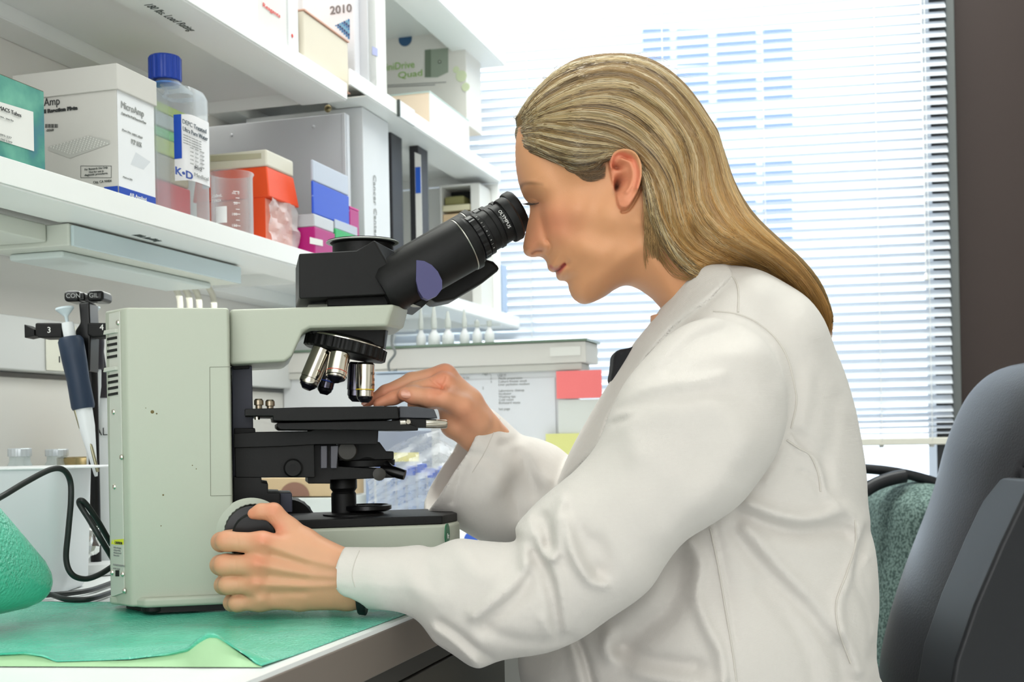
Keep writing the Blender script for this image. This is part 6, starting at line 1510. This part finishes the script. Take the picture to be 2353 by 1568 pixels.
# far sleeve
YF = 1.285
slf = crom([(940, 925), (1000, 905), (1060, 900), (1127, 940), (1150, 957), (1180, 984), (1200, 1000), (1235, 1008), (1275, 1024), (1310, 1050), (1360, 1080), (1440, 1080), (1480, 1150), (1440, 1260), (1300, 1290), (1230, 1262), (1185, 1246), (1122, 1240), (1065, 1208), (1030, 1188), (1000, 1176), (960, 1170), (900, 1150), (900, 1000)], 3)
SF = [(1000, 1040, .050, .040), (1100, 1060, .056, .045), (1200, 1130, .060, .048), (1300, 1150, .065, .05), (1420, 1160, .07, .05)]
SFy = [(1000, 1050, 1.212), (1120, 1080, 1.218), (1220, 1120, 1.25), (1400, 1160, 1.30)]
def far_folds(PXn, PYn, PX, PY, D, w):
    q = lambda pts: [(780 + x / 2.904, 740 + y / 2.904) for x, y in pts]
    R_ = lambda pts, a, s: ridge(PXn, PYn, q(pts), a / 1000, s)
    b = R_([(880, 880), (1000, 920), (1060, 980), (1130, 1080), (1200, 1280)], -3, 9) + R_([(1240, 790), (1280, 900), (1320, 1000), (1380, 1060)], 5, 12) + R_([(1200, 880), (1270, 1000), (1300, 1140)], -4.5, 12)
    b += R_([(1080, 690), (1060, 760), (1120, 780)], 3, 8) + R_([(1060, 680), (1090, 700)], -2.5, 4) + R_([(1080, 820), (1140, 790), (1220, 780)], -3, 7) + R_([(860, 900), (800, 1040), (760, 1200)], -2.5, 5) + R_([(900, 960), (850, 1100), (800, 1230)], 2, 8)
    return b
IF = inflated(gx, gy, gz, YF, slf, SF, yc=SFy, bump=far_folds)
fF = field(IF, gy, sym=False)
near_l = np.array([(1150, 880), (1127, 938), (1106, 990), (1084, 1037), (1058, 1074), (1036, 1110), (1014, 1150), (1002, 1200)], float); near_l = near_l[:, ::1]
cd2 = -(side(IF['PX'], IF['PY'], near_l)) * YF / F
t2 = np.clip((gy[None, :, None] - IF['yc'][:, None, :]) / .05, -1, 1)
hol = np.maximum(fF + .0068, ((IF['PX'] - 1140) * YF / F)[:, None, :])
fF = np.maximum(fF, -hol); fF = np.maximum(fF, (cd2[:, None, :] - .0095 * (t2 + 1)).astype(np.float32))
f = smin(f, fF, .004)
# neck opening
V, Q_ = nets(f, (gx[0], gy[0], gz[0]), h)
del f, fF, hol
coat_m = mat('coat_cloth', (210, 205, 199), .85, spec=.2)
nt = coat_m.node_tree; b = nt.nodes['Principled BSDF']
tc = nt.nodes.new('ShaderNodeTexCoord'); wv_ = nt.nodes.new('ShaderNodeTexWave'); wv_.inputs['Scale'].default_value = 520; wv_.inputs['Distortion'].default_value = 1.5; wv_.bands_direction = 'Z'
wx_ = nt.nodes.new('ShaderNodeTexWave'); wx_.inputs['Scale'].default_value = 520; wx_.inputs['Distortion'].default_value = 1.5
ad = nt.nodes.new('ShaderNodeMath'); ad.operation = 'ADD'; bp = nt.nodes.new('ShaderNodeBump'); bp.inputs['Strength'].default_value = .25; bp.inputs['Distance'].default_value = .0006
n3 = nt.nodes.new('ShaderNodeTexNoise'); n3.inputs['Scale'].default_value = 22; n3.inputs['Detail'].default_value = 3
bp2 = nt.nodes.new('ShaderNodeBump'); bp2.inputs['Strength'].default_value = .4; bp2.inputs['Distance'].default_value = .007
for x in (wv_, wx_, n3): nt.links.new(tc.outputs['Object'], x.inputs['Vector'])
nt.links.new(wv_.outputs['Fac'], ad.inputs[0]); nt.links.new(wx_.outputs['Fac'], ad.inputs[1]); nt.links.new(ad.outputs[0], bp.inputs['Height'])
nt.links.new(n3.outputs['Fac'], bp2.inputs['Height']); nt.links.new(bp2.outputs[0], bp.inputs['Normal']); nt.links.new(bp.outputs[0], b.inputs['Normal'])
b.inputs['Sheen Weight'].default_value = .15
coat = np_mesh('lab_coat', V, Q_, coat_m, person, iters=1)
# stitched seams, laid on the cloth
from mathutils.bvhtree import BVHTree
bv_ = BVHTree.FromPolygons([tuple(v.co) for v in coat.data.vertices], [tuple(p.vertices) for p in coat.data.polygons])
seam_m = mat('seam_thread', (200, 195, 187), .9)
def seam(pts, r=.0009):
    out = []
    for x, y in crom(pts, 10, False):
        d_ = ray(x, y).normalized(); hit = bv_.ray_cast(CAM, d_, 3)
        if hit[0] is not None: out.append(hit[0] - d_ * (r * .2))
    if len(out) > 3:
        s = MB(); s.tube(out, r, 8); s.done('seam', seam_m, coat, smooth=80)
seam([(1640, 716), (1690, 721), (1735, 739), (1778, 773), (1808, 820), (1824, 880), (1830, 925), (1818, 985)])
seam([(1808, 1012), (1835, 1030), (1862, 1048), (1880, 1088), (1886, 1130)])
seam([(1965, 1195), (1966, 1250), (1945, 1320), (1922, 1385), (1928, 1450), (1955, 1525)])
seam([(1632, 1215), (1650, 1300), (1667, 1400), (1684, 1500), (1692, 1566)])
seam([(1672, 625), (1690, 645), (1697, 672), (1696, 718)])
seam([(826, 1266), (815, 1292), (809, 1322), (816, 1350)], .0004)
seam([(1149, 962), (1130, 1004), (1110, 1046), (1085, 1086)], .0004)
# lapel: a doubled strip of cloth down the front edge, standing off the coat
h2 = .0016
lx, ly, lz = grid(P(1290, 1100, HY).x - .02, P(1680, 700, HY).x, .98, 1.40, P(1300, 1180, HY).z, P(1600, 596, HY).z, h2)
IL = inflated(lx, ly, lz, HY, torso, TA, bump=coat_folds)
lapp = crom(cf6([(838, 190), (905, 90), (950, 20), (1090, 0), (1108, 60), (1020, 150), (890, 250), (785, 370), (700, 490), (650, 590), (612, 700), (560, 760), (480, 830), (430, 850), (480, 720), (550, 590), (640, 420), (740, 290)]), 3)
lp = poly_sdf(IL['PXn'], IL['PYn'], lapp) * mppS
IL['dw'] = IL['dw'] + np.clip(lp * .8, -.008, .0042) - .0008
V, Q_ = nets(field(IL, ly, sym=False), (lx[0], ly[0], lz[0]), h2)
np_mesh('lapel', V, Q_, coat_m, person, iters=2)
# pocket corner tabs on the front edge, small stains
st_ = mat('stain_brown', (176, 160, 120), .8)
# collar standing round the neck
s = MB(); ring_o = []
ctr = [Vector(PP(x, y, HY)) for x, y in ((1527, 708), (1560, 655), (1596, 607), (1640, 598))]
cw = []
for j, (k, dz) in enumerate(((1.0, 0), (1.02, .0))): pass
dk = mat('black_top_fabric', (24, 24, 28), .8, bump=.3, bscale=400)
s = MB(); pts = [(1412, 805), (1446, 799), (1470, 790), (1520, 800), (1500, 900), (1440, 920), (1402, 876), (1408, 850)]
s.prism([P(x, y, HY - .02) for x, y in pts], Vector((0, .05, 0))); s.done('black_top', dk, person, bevel=.006, seg=3)
# trousers, shoes
G_ = grid(-.35, .42, .98, 1.42, .0, .66, .010)
GG = np.meshgrid(*[g.astype(np.float32) for g in G_], indexing='ij'); f = None
for sy in (-.1, .1):
    for a, b_, r0, r1 in (((.30, HY + sy, .56), (.08, HY + sy, .53), .09, .07), ((.09, HY + sy, .53), (.14, HY + sy, .09), .065, .04)):
        c = cone_field(GG, a, b_, r0, r1); f = c if f is None else smin(f, c, .03)
V, Q_ = nets(f, (G_[0][0], G_[1][0], G_[2][0]), .010); np_mesh('trousers', V, Q_, mat('trouser_navy', (40, 44, 56), .8), person, iters=2)
for sy in (-.1, .1):
    s = MB(); o = Vector((.13, HY + sy, 0)); s.loft([[o + Vector((.08 + 0 - .24 * (1 - math.cos(a)) / 2, .04 * math.sin(a) * 1.0, z)) + Vector((0, 0, 0)) for a in np.linspace(0, 2 * math.pi, 24, endpoint=False)] for z in (.002, .03, .06)]); s.done('shoe', mat('shoe_black', (26, 26, 26), .4), person, bevel=.004)
# ================================================================== hair
ho = crom([(1184, 300), (1182, 280), (1187, 268), (1212, 225), (1262, 174), (1310, 145), (1350, 134), (1396, 129), (1447, 131), (1490, 142), (1526, 161), (1556, 184), (1585, 214), (1610, 247), (1632, 281), (1650, 310), (1661, 344), (1672, 378), (1684, 416), (1703, 458), (1724, 492), (1750, 522), (1790, 560), (1832, 598), (1868, 642), (1895, 688), (1910, 735), (1908, 775), (1890, 745), (1868, 712), (1838, 678), (1800, 652), (1760, 634), (1700, 624), (1650, 638), (1604, 642), (1560, 610), (1520, 560), (1490, 500), (1472, 440), (1470, 400), (1400, 400), (1345, 415), (1290, 375), (1230, 355), (1195, 330)], 3)
HAo = [(a[0], a[1], a[2] + .004, a[3]) for a in HA] + [(1560, 520, .074, .03), (1620, 590, .078, .035), (1660, 560, .074, .03), (1700, 590, .070, .026), (1760, 610, .062, .018), (1830, 660, .052, .012), (1890, 730, .035, .008), (1500, 470, .076, .05)]
hreg = crom([(1150, 290), (1160, 200), (1300, 90), (1500, 90), (1700, 250), (1800, 500), (1960, 700), (1960, 830), (1880, 790), (1800, 690), (1700, 652), (1640, 660), (1600, 655), (1552, 626), (1522, 596), (1500, 560), (1486, 520), (1479, 480), (1475, 440), (1477, 400), (1468, 362), (1448, 345), (1425, 341), (1404, 347), (1393, 362), (1387, 374), (1374, 384), (1354, 391), (1334, 391), (1314, 385), (1290, 376), (1262, 368), (1225, 352), (1196, 330), (1182, 308)], 3)
class HG: pass
hh = .0013
gx, gy, gz = grid(P(1170, 600, HY).x, P(1920, 600, HY).x, HY - .11, HY + .11, P(1400, 800, HY).z, P(1400, 118, HY).z, hh)
X, Z = np.meshgrid(gx, gz, indexing='ij'); PX, PY = to_px(X, HY, Z); mpp = HY / F
Dall = np.maximum(poly_sdf(PX, PY, ho) - 6, poly_sdf(PX, PY, head_poly) - 4) * mpp
Dh = poly_sdf(PX, PY, ho) * mpp
A_, R_ = idw(PX, PY, HAo); A_ = blur(A_, .008 / hh); R_ = blur(R_, .008 / hh)
w2 = (A_ / R_) ** 2 * np.where(Dall < 0, 2 * R_ * Dall, R_ ** 2 - np.maximum(R_ - Dall, 0) ** 2)
w = np.sqrt(np.maximum(w2, 0)); PXn, PYn = to_px(X, HY - .95 * w, Z)
Dr = poly_sdf(PXn, PYn, hreg) * mpp
off = blur(np.clip(Dr * .5, -.008, .0035), .0025 / hh)
guides = [
 [(1186, 272), (1215, 225), (1262, 175), (1310, 146), (1396, 130), (1447, 132), (1490, 143), (1526, 162), (1556, 185), (1585, 215), (1610, 248), (1632, 282), (1650, 311), (1661, 345), (1671, 379), (1683, 417), (1702, 459), (1723, 493), (1750, 522), (1790, 561), (1832, 599), (1868, 643), (1895, 689), (1911, 737), (1908, 782)],
 [(1188, 285), (1225, 238), (1280, 195), (1350, 165), (1420, 158), (1480, 176), (1530, 212), (1570, 258), (1600, 305), (1622, 355), (1632, 405), (1645, 455), (1672, 503), (1712, 545), (1765, 580), (1815, 615), (1855, 655), (1885, 705), (1902, 772)],
 [(1190, 292), (1240, 255), (1300, 225), (1370, 205), (1440, 207), (1500, 240), (1545, 285), (1577, 335), (1592, 390), (1594, 440), (1606, 490), (1640, 535), (1700, 570), (1760, 600), (1810, 640), (1850, 685), (1885, 745)],
 [(1186, 300), (1235, 272), (1290, 258), (1350, 250), (1420, 262), (1475, 295), (1520, 340), (1548, 390), (1558, 440), (1566, 495), (1592, 545), (1645, 580), (1710, 605), (1770, 625), (1820, 665), (1862, 712)],
 [(1184, 306), (1230, 290), (1290, 292), (1350, 302), (1410, 315), (1460, 345), (1498, 388), (1525, 440), (1540, 495), (1565, 545), (1605, 585), (1660, 610), (1720, 622), (1775, 648), (1825, 684)],
 [(1184, 312), (1225, 308), (1280, 320), (1340, 332), (1400, 336), (1450, 355), (1484, 395), (1506, 445), (1520, 500), (1540, 550), (1575, 597), (1620, 622), (1670, 630), (1720, 630)],
 [(1186, 322), (1222, 330), (1265, 348), (1310, 360), (1355, 360), (1400, 347), (1440, 344), (1470, 368), (1487, 420), (1499, 480), (1514, 535), (1545, 585), (1585, 622), (1630, 638), (1680, 634)],
 [(1190, 330), (1225, 346), (1262, 362), (1295, 378), (1325, 388), (1360, 382), (1392, 362), (1425, 342), (1455, 346), (1476, 390), (1484, 440), (1490, 490), (1502, 540), (1525, 580)]]
GD = [np.array([[np.interp(t, np.linspace(0, 1, len(c)), c[:, 0]), np.interp(t, np.linspace(0, 1, len(c)), c[:, 1])] for t in np.linspace(0, 1, 41)]) for c in [crom(g, 5, False) for g in guides]]
GD = np.array(GD)                                     # guide, step, xy
def guide_at(u):
    i = min(int(u), len(GD) - 2); t = u - i; t = t * t * (3 - 2 * t) * .5 + t * .5
    return GD[i] * (1 - t) + GD[i + 1] * t
# locks: soft grooves between bundles of hair, following the guides
us = np.linspace(0, 7, 57); locks = 0 * X
rl = random.Random(5)
for k, u in enumerate(us):
    g_ = guide_at(min(6.999, u)); amp = rl.uniform(-.0024, .0022) * (1.3 if 1 < u < 4 else 1)
    j0 = rl.choice([6, 10, 14]); seg = g_[j0:41:2]
    d = seg_dist(PXn, PYn, seg); locks += amp * np.exp(-.5 * (d / rl.uniform(4, 8)) ** 2)
wh = np.where(w2 > 0, np.maximum(w + off + locks * np.minimum(1, w / .02), 0), 0)
w2h = np.where(w2 > 0, wh ** 2 * np.sign(wh), w2)
w2h = np.where(off < -.0075, np.minimum(w2h, 0) - 1e-4, w2h)
w2h = np.minimum(w2h, np.where(Dh < .0, Dh * .02 + 0, 1) * 1.0)
g0, g1 = np.gradient(w2h, hh); yy = gy[None, :, None] - HY
f = ((yy ** 2 - w2h[:, None, :]) / np.sqrt(4 * yy ** 2 + (np.minimum(g0 ** 2 + g1 ** 2, .02))[:, None, :] + 1e-5)).astype(np.float32)
V, Q_ = nets(f, (gx[0], gy[0], gz[0]), hh); del f
hm_ = mat('hair_blonde', (176, 140, 92), .3, spec=.7, vcol=True)
pxv, pyv = to_px(V[:, 0], V[:, 1], V[:, 2]); nz = rng.uniform(.75, 1.0, len(V))[:, None]
hmb = mat('hair_under', (150, 120, 80), .8, spec=.1, vcol=True)
hair = np_mesh('hair', V, Q_, hmb, person, c3(138, 112, 74)[None, :] * nz, iters=1)
# strands
wse = np.where(w2 > 0, np.maximum(wh, w - .0034), 0)
def wsurf(px, py):
    """near surface depth for a pixel path, by a few fixed point steps"""
    y = np.full(len(px), HY - .05)
    for _ in range(5):
        x3 = []; 
        cx = (px - 1176.5) / F; cy = (ROW0 - py) / F
        rx = CR.x * cx + CU.x * cy; rz = CR.z * cx + CU.z * cy
        xx = rx * y; zz = rz * y + CAM.z
        i = np.clip(((xx - gx[0]) / hh).astype(int), 0, len(gx) - 1); k = np.clip(((zz - gz[0]) / hh).astype(int), 0, len(gz) - 1)
        y = .5 * y + .5 * (HY - wse[i, k])
    return y
NS, NP = 4300, 32
verts, quads, cols = [], [], []
pal = [c3(156, 126, 80), c3(200, 176, 128), c3(112, 88, 56), c3(232, 216, 178), c3(84, 66, 44), c3(172, 142, 90), c3(214, 190, 142)]
tt_ = np.linspace(0, 1, NP)
nv = 0
def strand(path, r0, col, lift, mirror=False, tipcol=None, phase=0):
    global nv
    px, py = path[:, 0], path[:, 1]; y = wsurf(px, py) - lift
    cx = (px - 1176.5) / F; cy = (ROW0 - py) / F
    P3 = np.stack([(CR.x * cx + CU.x * cy) * y, y, (CR.z * cx + CU.z * cy) * y + CAM.z], 1)
    if mirror: P3[:, 1] = 2 * HY - P3[:, 1]
    T = np.gradient(P3, axis=0); T /= np.linalg.norm(T, axis=1)[:, None] + 1e-9
    E1 = np.cross(T, np.array([0, 1., 0])); E1 /= np.linalg.norm(E1, axis=1)[:, None] + 1e-9; E2 = np.cross(T, E1)
    n = len(px); s_ = np.linspace(0, 1, n); rad = r0 * np.clip(np.minimum(s_ * 14 + .3, (1 - s_) * 7 + .15), 0, 1)
    for k in range(3):
        a = 2 * math.pi * k / 3 + phase
        verts.append(P3 + (E1 * math.cos(a) + E2 * math.sin(a)) * rad[:, None])
    base = nv; i = np.arange(n - 1)
    for k in range(3):
        k2 = (k + 1) % 3; quads.append(np.stack([base + k * n + i, base + k2 * n + i, base + k2 * n + i + 1, base + k * n + i + 1], 1))
    cc = np.tile(col, (n, 1)); 
    if tipcol is not None: m = (s_ ** 2)[:, None]; cc = cc * (1 - m) + tipcol * m
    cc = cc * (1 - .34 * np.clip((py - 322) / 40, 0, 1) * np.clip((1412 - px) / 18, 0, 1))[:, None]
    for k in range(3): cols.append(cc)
    nv += 3 * n
rs = random.Random(11)
for q in range(NS):
    u = rs.uniform(0, 6.999) if rs.random() < .68 else rs.uniform(0, 2.4)
    g_ = guide_at(u)
    a = rs.uniform(0, .45) ** 1.3 if rs.random() < .6 else 0; b_ = 1 - (rs.uniform(0, .35) if rs.random() < .5 else rs.uniform(0, .05))
    if u > 6.2 : b_ = min(b_, rs.uniform(.45, 1))
    s_ = np.linspace(a, b_, NP) * 40; i0 = np.clip(s_.astype(int), 0, 39); fr = (s_ - i0)[:, None]
    p_ = g_[i0] * (1 - fr) + g_[i0 + 1] * fr
    j = rs.uniform(-3, 3); ph, am = rs.uniform(0, 6.3), rs.uniform(0, 2.2)
    nx = np.gradient(p_[:, 1]); ny = -np.gradient(p_[:, 0]); nl = np.hypot(nx, ny) + 1e-6
    o_ = j + am * np.sin(np.linspace(0, 5, NP) + ph) + np.linspace(0, 1, NP) ** 2 * rs.uniform(-5, 5)
    sw = np.clip((s_ / 40 - .3) / .3, 0, 1) * np.clip((1 - s_ / 40) / .2, 0, 1) * min(1, u * .6)
    o_ = o_ + 5.5 * np.sin(s_ * .36 + u * 1.9) * sw + 2.5 * np.sin(s_ * .62 + int(u * 5) * 2.1) * sw
    p_ = p_ + np.stack([nx / nl, ny / nl], 1) * o_[:, None] * min(1, .6 + u)
    k = int((u * 9 + rs.uniform(-.7, .7))) ; col = pal[(k * 5 + 3) % len(pal)] * .72 + pal[rs.randrange(len(pal))] * .28
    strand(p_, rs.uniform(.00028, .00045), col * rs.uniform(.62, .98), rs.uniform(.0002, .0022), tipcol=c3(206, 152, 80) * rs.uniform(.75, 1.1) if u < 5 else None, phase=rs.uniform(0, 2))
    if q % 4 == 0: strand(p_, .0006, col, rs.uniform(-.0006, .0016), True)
# temple hair drawn back over the ear, fine wisps behind the ear and at the brow
for q in range(420):
    t = rs.random(); x0 = 1196 + 110 * t; y0 = 334 + 46 * t + rs.uniform(-16, 9)
    path = crom([(x0, y0), (x0 + 45, y0 + 17 - 12 * t), (1350 + rs.uniform(-12, 12), 396 - rs.uniform(0, 26)), (1388 + rs.uniform(-4, 4), 372 - rs.uniform(0, 14)), (1430, 340 - rs.uniform(0, 8))], 7, False)
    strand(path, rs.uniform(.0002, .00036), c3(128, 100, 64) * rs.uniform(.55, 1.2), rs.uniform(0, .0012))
for q in range(330):
    x0 = rs.uniform(1290, 1352); xm = x0 + 24 + rs.uniform(-6, 8); dp = 392 + 27 * rs.random() * math.exp(-((xm - 1352) / 24) ** 2)
    path = crom([(x0, 368 + (x0 - 1292) * .25 + rs.uniform(-6, 4)), (x0 + 10, 378 + (dp - 378) * .6), (xm, dp), (min(1392, x0 + 50 + rs.uniform(-6, 8)), dp - rs.uniform(2, 18))], 7, False)
    strand(path, rs.uniform(.00012, .00026), c3(146, 116, 80) * rs.uniform(.55, 1.5), rs.uniform(-.0006, .0010))
for q in range(230):
    x0 = rs.uniform(1473, 1502); e = rs.uniform(450, 650); dx = rs.uniform(0, 34)
    path = crom([(x0, rs.uniform(370, 430)), (x0 + 3, 440), (x0 + 4 + dx * .3, (440 + e) / 2), (x0 + dx, e), (x0 + dx * 1.5 + rs.uniform(0, 10), e + rs.uniform(10, 40))], 7, False)
    strand(path, rs.uniform(.00012, .00028), c3(186, 150, 100) * rs.uniform(.6, 1.2), rs.uniform(-.0008, .0012))
for q in range(46):   # fly-away hairs at the brow and crown
    t = rs.random(); b0 = GD[0][int(t * 14)]; path = crom([(b0[0] + 6, b0[1] + 6), (b0[0] - 4 + rs.uniform(-4, 4), b0[1] - rs.uniform(2, 9)), (b0[0] + rs.uniform(4, 30), b0[1] - rs.uniform(0, 16)), (b0[0] + rs.uniform(30, 55), b0[1] - rs.uniform(2, 22) * (1 - t))], 6, False)
    strand(path, .00012, c3(170, 140, 96), 0)
for q in range(60):   # loose ends over the collar
    x0, y0 = rs.uniform(1540, 1600), rs.uniform(600, 635)
    path = crom([(x0 - 30, y0 - 40), (x0, y0), (x0 + 35, y0 + rs.uniform(6, 18)), (x0 + rs.uniform(60, 110), y0 + rs.uniform(-14, 8))], 6, False)
    strand(path, .00022, c3(178, 138, 80) * rs.uniform(.7, 1.15), rs.uniform(0, .003))
SV_, SQ_, SC_ = np.vstack(verts), np.vstack(quads), np.vstack(cols)
print('hair strands verts', len(SV_))
hs = np_mesh('hair_strands', SV_, SQ_, hm_, hair, SC_, smooth=True)
hs['kind'] = 'stuff'
# ================================================================== chairs behind her
def soft(name, poly, Yc, anch, h, m, parent, bump=None, blr=.012, iters=2, pad=.01):
    pl = crom(poly, 4); q = [P(x, y, Yc) for x, y in pl]
    xs = [p.x for p in q]; zs = [p.z for p in q]; am = max(a[2] for a in anch) + .012
    gx, gy, gz = grid(min(xs) - pad, max(xs) + pad, Yc - am, Yc + am, min(zs) - pad, max(zs) + pad, h)
    I = inflated(gx, gy, gz, Yc, pl, anch, bump=bump, blr=blr)
    V, Q = nets(field(I, gy, sym=False), (gx[0], gy[0], gz[0]), h)
    return np_mesh(name, V, Q, m, parent, iters=iters)
def chair_base(e, c, zs, m):
    s = MB(); s.lathe(Vector((c.x, c.y, 0)), UP, [(.03, .05), (.03, .2), (.018, .201), (.018, zs)], 24); s.done('gas_column', m, e, smooth=40)
    for k in range(5):
        a = 2 * math.pi * k / 5 + .3; d = Vector((math.cos(a), math.sin(a), 0)); s = MB()
        s.tube([c + UP * .085, c + d * .26 + UP * .06], [.024, .014], 10); o = s.done('leg', m, e, smooth=40)
        s = MB(); s.lathe(c + d * .26 + Vector((-d.y, d.x, 0)) * -.02 + UP * .026, Vector((-d.y, d.x, 0)), [(.02, 0), (.026, .006), (.026, .034), (.02, .04)], 18); s.done('castor', m, o, smooth=40)
mleather = mat('dark_leather', (32, 32, 36), .4, spec=.35, bump=.15, bscale=350)
mshell = mat('chair_black', (17, 19, 24), .45)
YL = 1.42
cL = Vector((P(2560, 1500, YL).x, YL, 0))
E = empty('leather_chair', cL, 'dark grey leather office chair with a tall padded back at the right edge', 'chair')
lb = [(2353, 834), (2325, 846), (2288, 886), (2254, 950), (2222, 1030), (2196, 1120), (2168, 1200), (2130, 1300), (2100, 1390), (2078, 1480), (2062, 1570), (2060, 1680), (2120, 1760), (2300, 1760), (2420, 1600), (2520, 1300), (2540, 1000), (2480, 860), (2410, 832)]
def lb_b(PXn, PYn, PX, PY, D, w):
    seam = [(2400, 1000), (2352, 1085), (2310, 1170), (2268, 1262), (2232, 1340), (2196, 1430), (2168, 1510), (2150, 1590), (2140, 1700)]
    return ridge(PXn, PYn, seam, -.016, 5) + ridge(PXn, PYn, [(x + 60, y + 30) for x, y in seam], .008, 30) + ridge(PXn, PYn, [(2230, 1320), (2180, 1400), (2130, 1500), (2110, 1600)], .004, 12) + ridge(PXn, PYn, [(2330, 860), (2290, 1000), (2230, 1160)], .004, 18)
bk_ = soft('back_cushion', lb, YL, [(2300, 900, .17, .05), (2150, 1300, .16, .05), (2100, 1560, .16, .045), (2400, 1200, .20, .09)], .004, mleather, E, lb_b)
s = MB(); c0 = cL; s.loft([rr(c0.x - .25, c0.x + .2, YL - .22, YL + .22, z, .08, 8) for z in (.42, .44, .49, .51)]); s.done('seat', mleather, E, bevel=.01, seg=3)
s = MB(); pS = [P(x, y, YL - .172) for x, y in ((2372, 1100), (2300, 1252), (2240, 1392), (2196, 1520), (2176, 1640), (2420, 1640), (2480, 1300), (2460, 1120))]; s.prism(pS, Vector((0, .10, 0))); s.done('back_shell', mshell, E, bevel=.005, seg=3)
chair_base(E, cL, .42, mshell)
YG = 2.05
cG = Vector((P(2010, 1500, YG).x, YG, 0))
E = empty('fabric_chair', cG, 'grey green fabric office chair with black frame standing behind the woman', 'chair')
mfab = bpy.data.materials.new('green_tweed'); mfab.use_nodes = True; nt = mfab.node_tree; b = nt.nodes['Principled BSDF']; b.inputs['Roughness'].default_value = .9
tc = nt.nodes.new('ShaderNodeTexCoord'); n = nt.nodes.new('ShaderNodeTexNoise'); n.inputs['Scale'].default_value = 260; n.inputs['Detail'].default_value = 2
cr = nt.nodes.new('ShaderNodeValToRGB'); cr.color_ramp.elements[0].position = .4; cr.color_ramp.elements[0].color = rgb(62, 82, 78); cr.color_ramp.elements[1].position = .6; cr.color_ramp.elements[1].color = rgb(118, 140, 134)
nt.links.new(tc.outputs['Object'], n.inputs['Vector']); nt.links.new(n.outputs['Fac'], cr.inputs[0]); nt.links.new(cr.outputs[0], b.inputs['Base Color'])
gp = [(1972, 1180), (1982, 1140), (2004, 1112), (2040, 1096), (2080, 1092), (2118, 1098), (2146, 1116), (2158, 1142), (2150, 1190), (2132, 1260), (2108, 1350), (2080, 1450), (2058, 1560), (2040, 1660), (1980, 1700), (1900, 1640), (1930, 1400), (1960, 1260)]
soft('back_cushion', gp, YG, [(2070, 1150, .18, .05), (2000, 1400, .19, .07), (1980, 1600, .18, .06)], .006, mfab, E)
gs = [(2110, 1108), (2146, 1112), (2168, 1136), (2174, 1165), (2160, 1230), (2138, 1310), (2108, 1400), (2084, 1490), (2066, 1580), (2050, 1690), (2000, 1700), (2030, 1500), (2080, 1350), (2120, 1200)]
soft('back_shell', gs, YG + .03, [(2130, 1200, .17, .03), (2060, 1500, .17, .03)], .006, mshell, E)
s = MB(); s.tube(spline([P(x, y, YG - .1) for x, y in ((1960, 1078), (1990, 1078), (2040, 1083), (2090, 1092), (2140, 1106), (2172, 1122), (2186, 1150))], 6), .008, 12); s.done('frame_bar', mshell, E, smooth=50)
s = MB(); s.tube(spline([P(x, y, YG - .12) for x, y in ((1950, 1150), (1985, 1130), (2015, 1112), (2050, 1100), (2080, 1094))], 6), .011, 12); s.done('frame_bar', mshell, E, smooth=50)
s = MB(); s.loft([rr(cG.x - .26, cG.x + .1, YG - .23, YG + .23, z, .08, 8) for z in (.42, .44, .49, .51)]); s.done('seat', mfab, E, bevel=.01, seg=3)
chair_base(E, cG - Vector((.08, 0, 0)), .42, mshell)
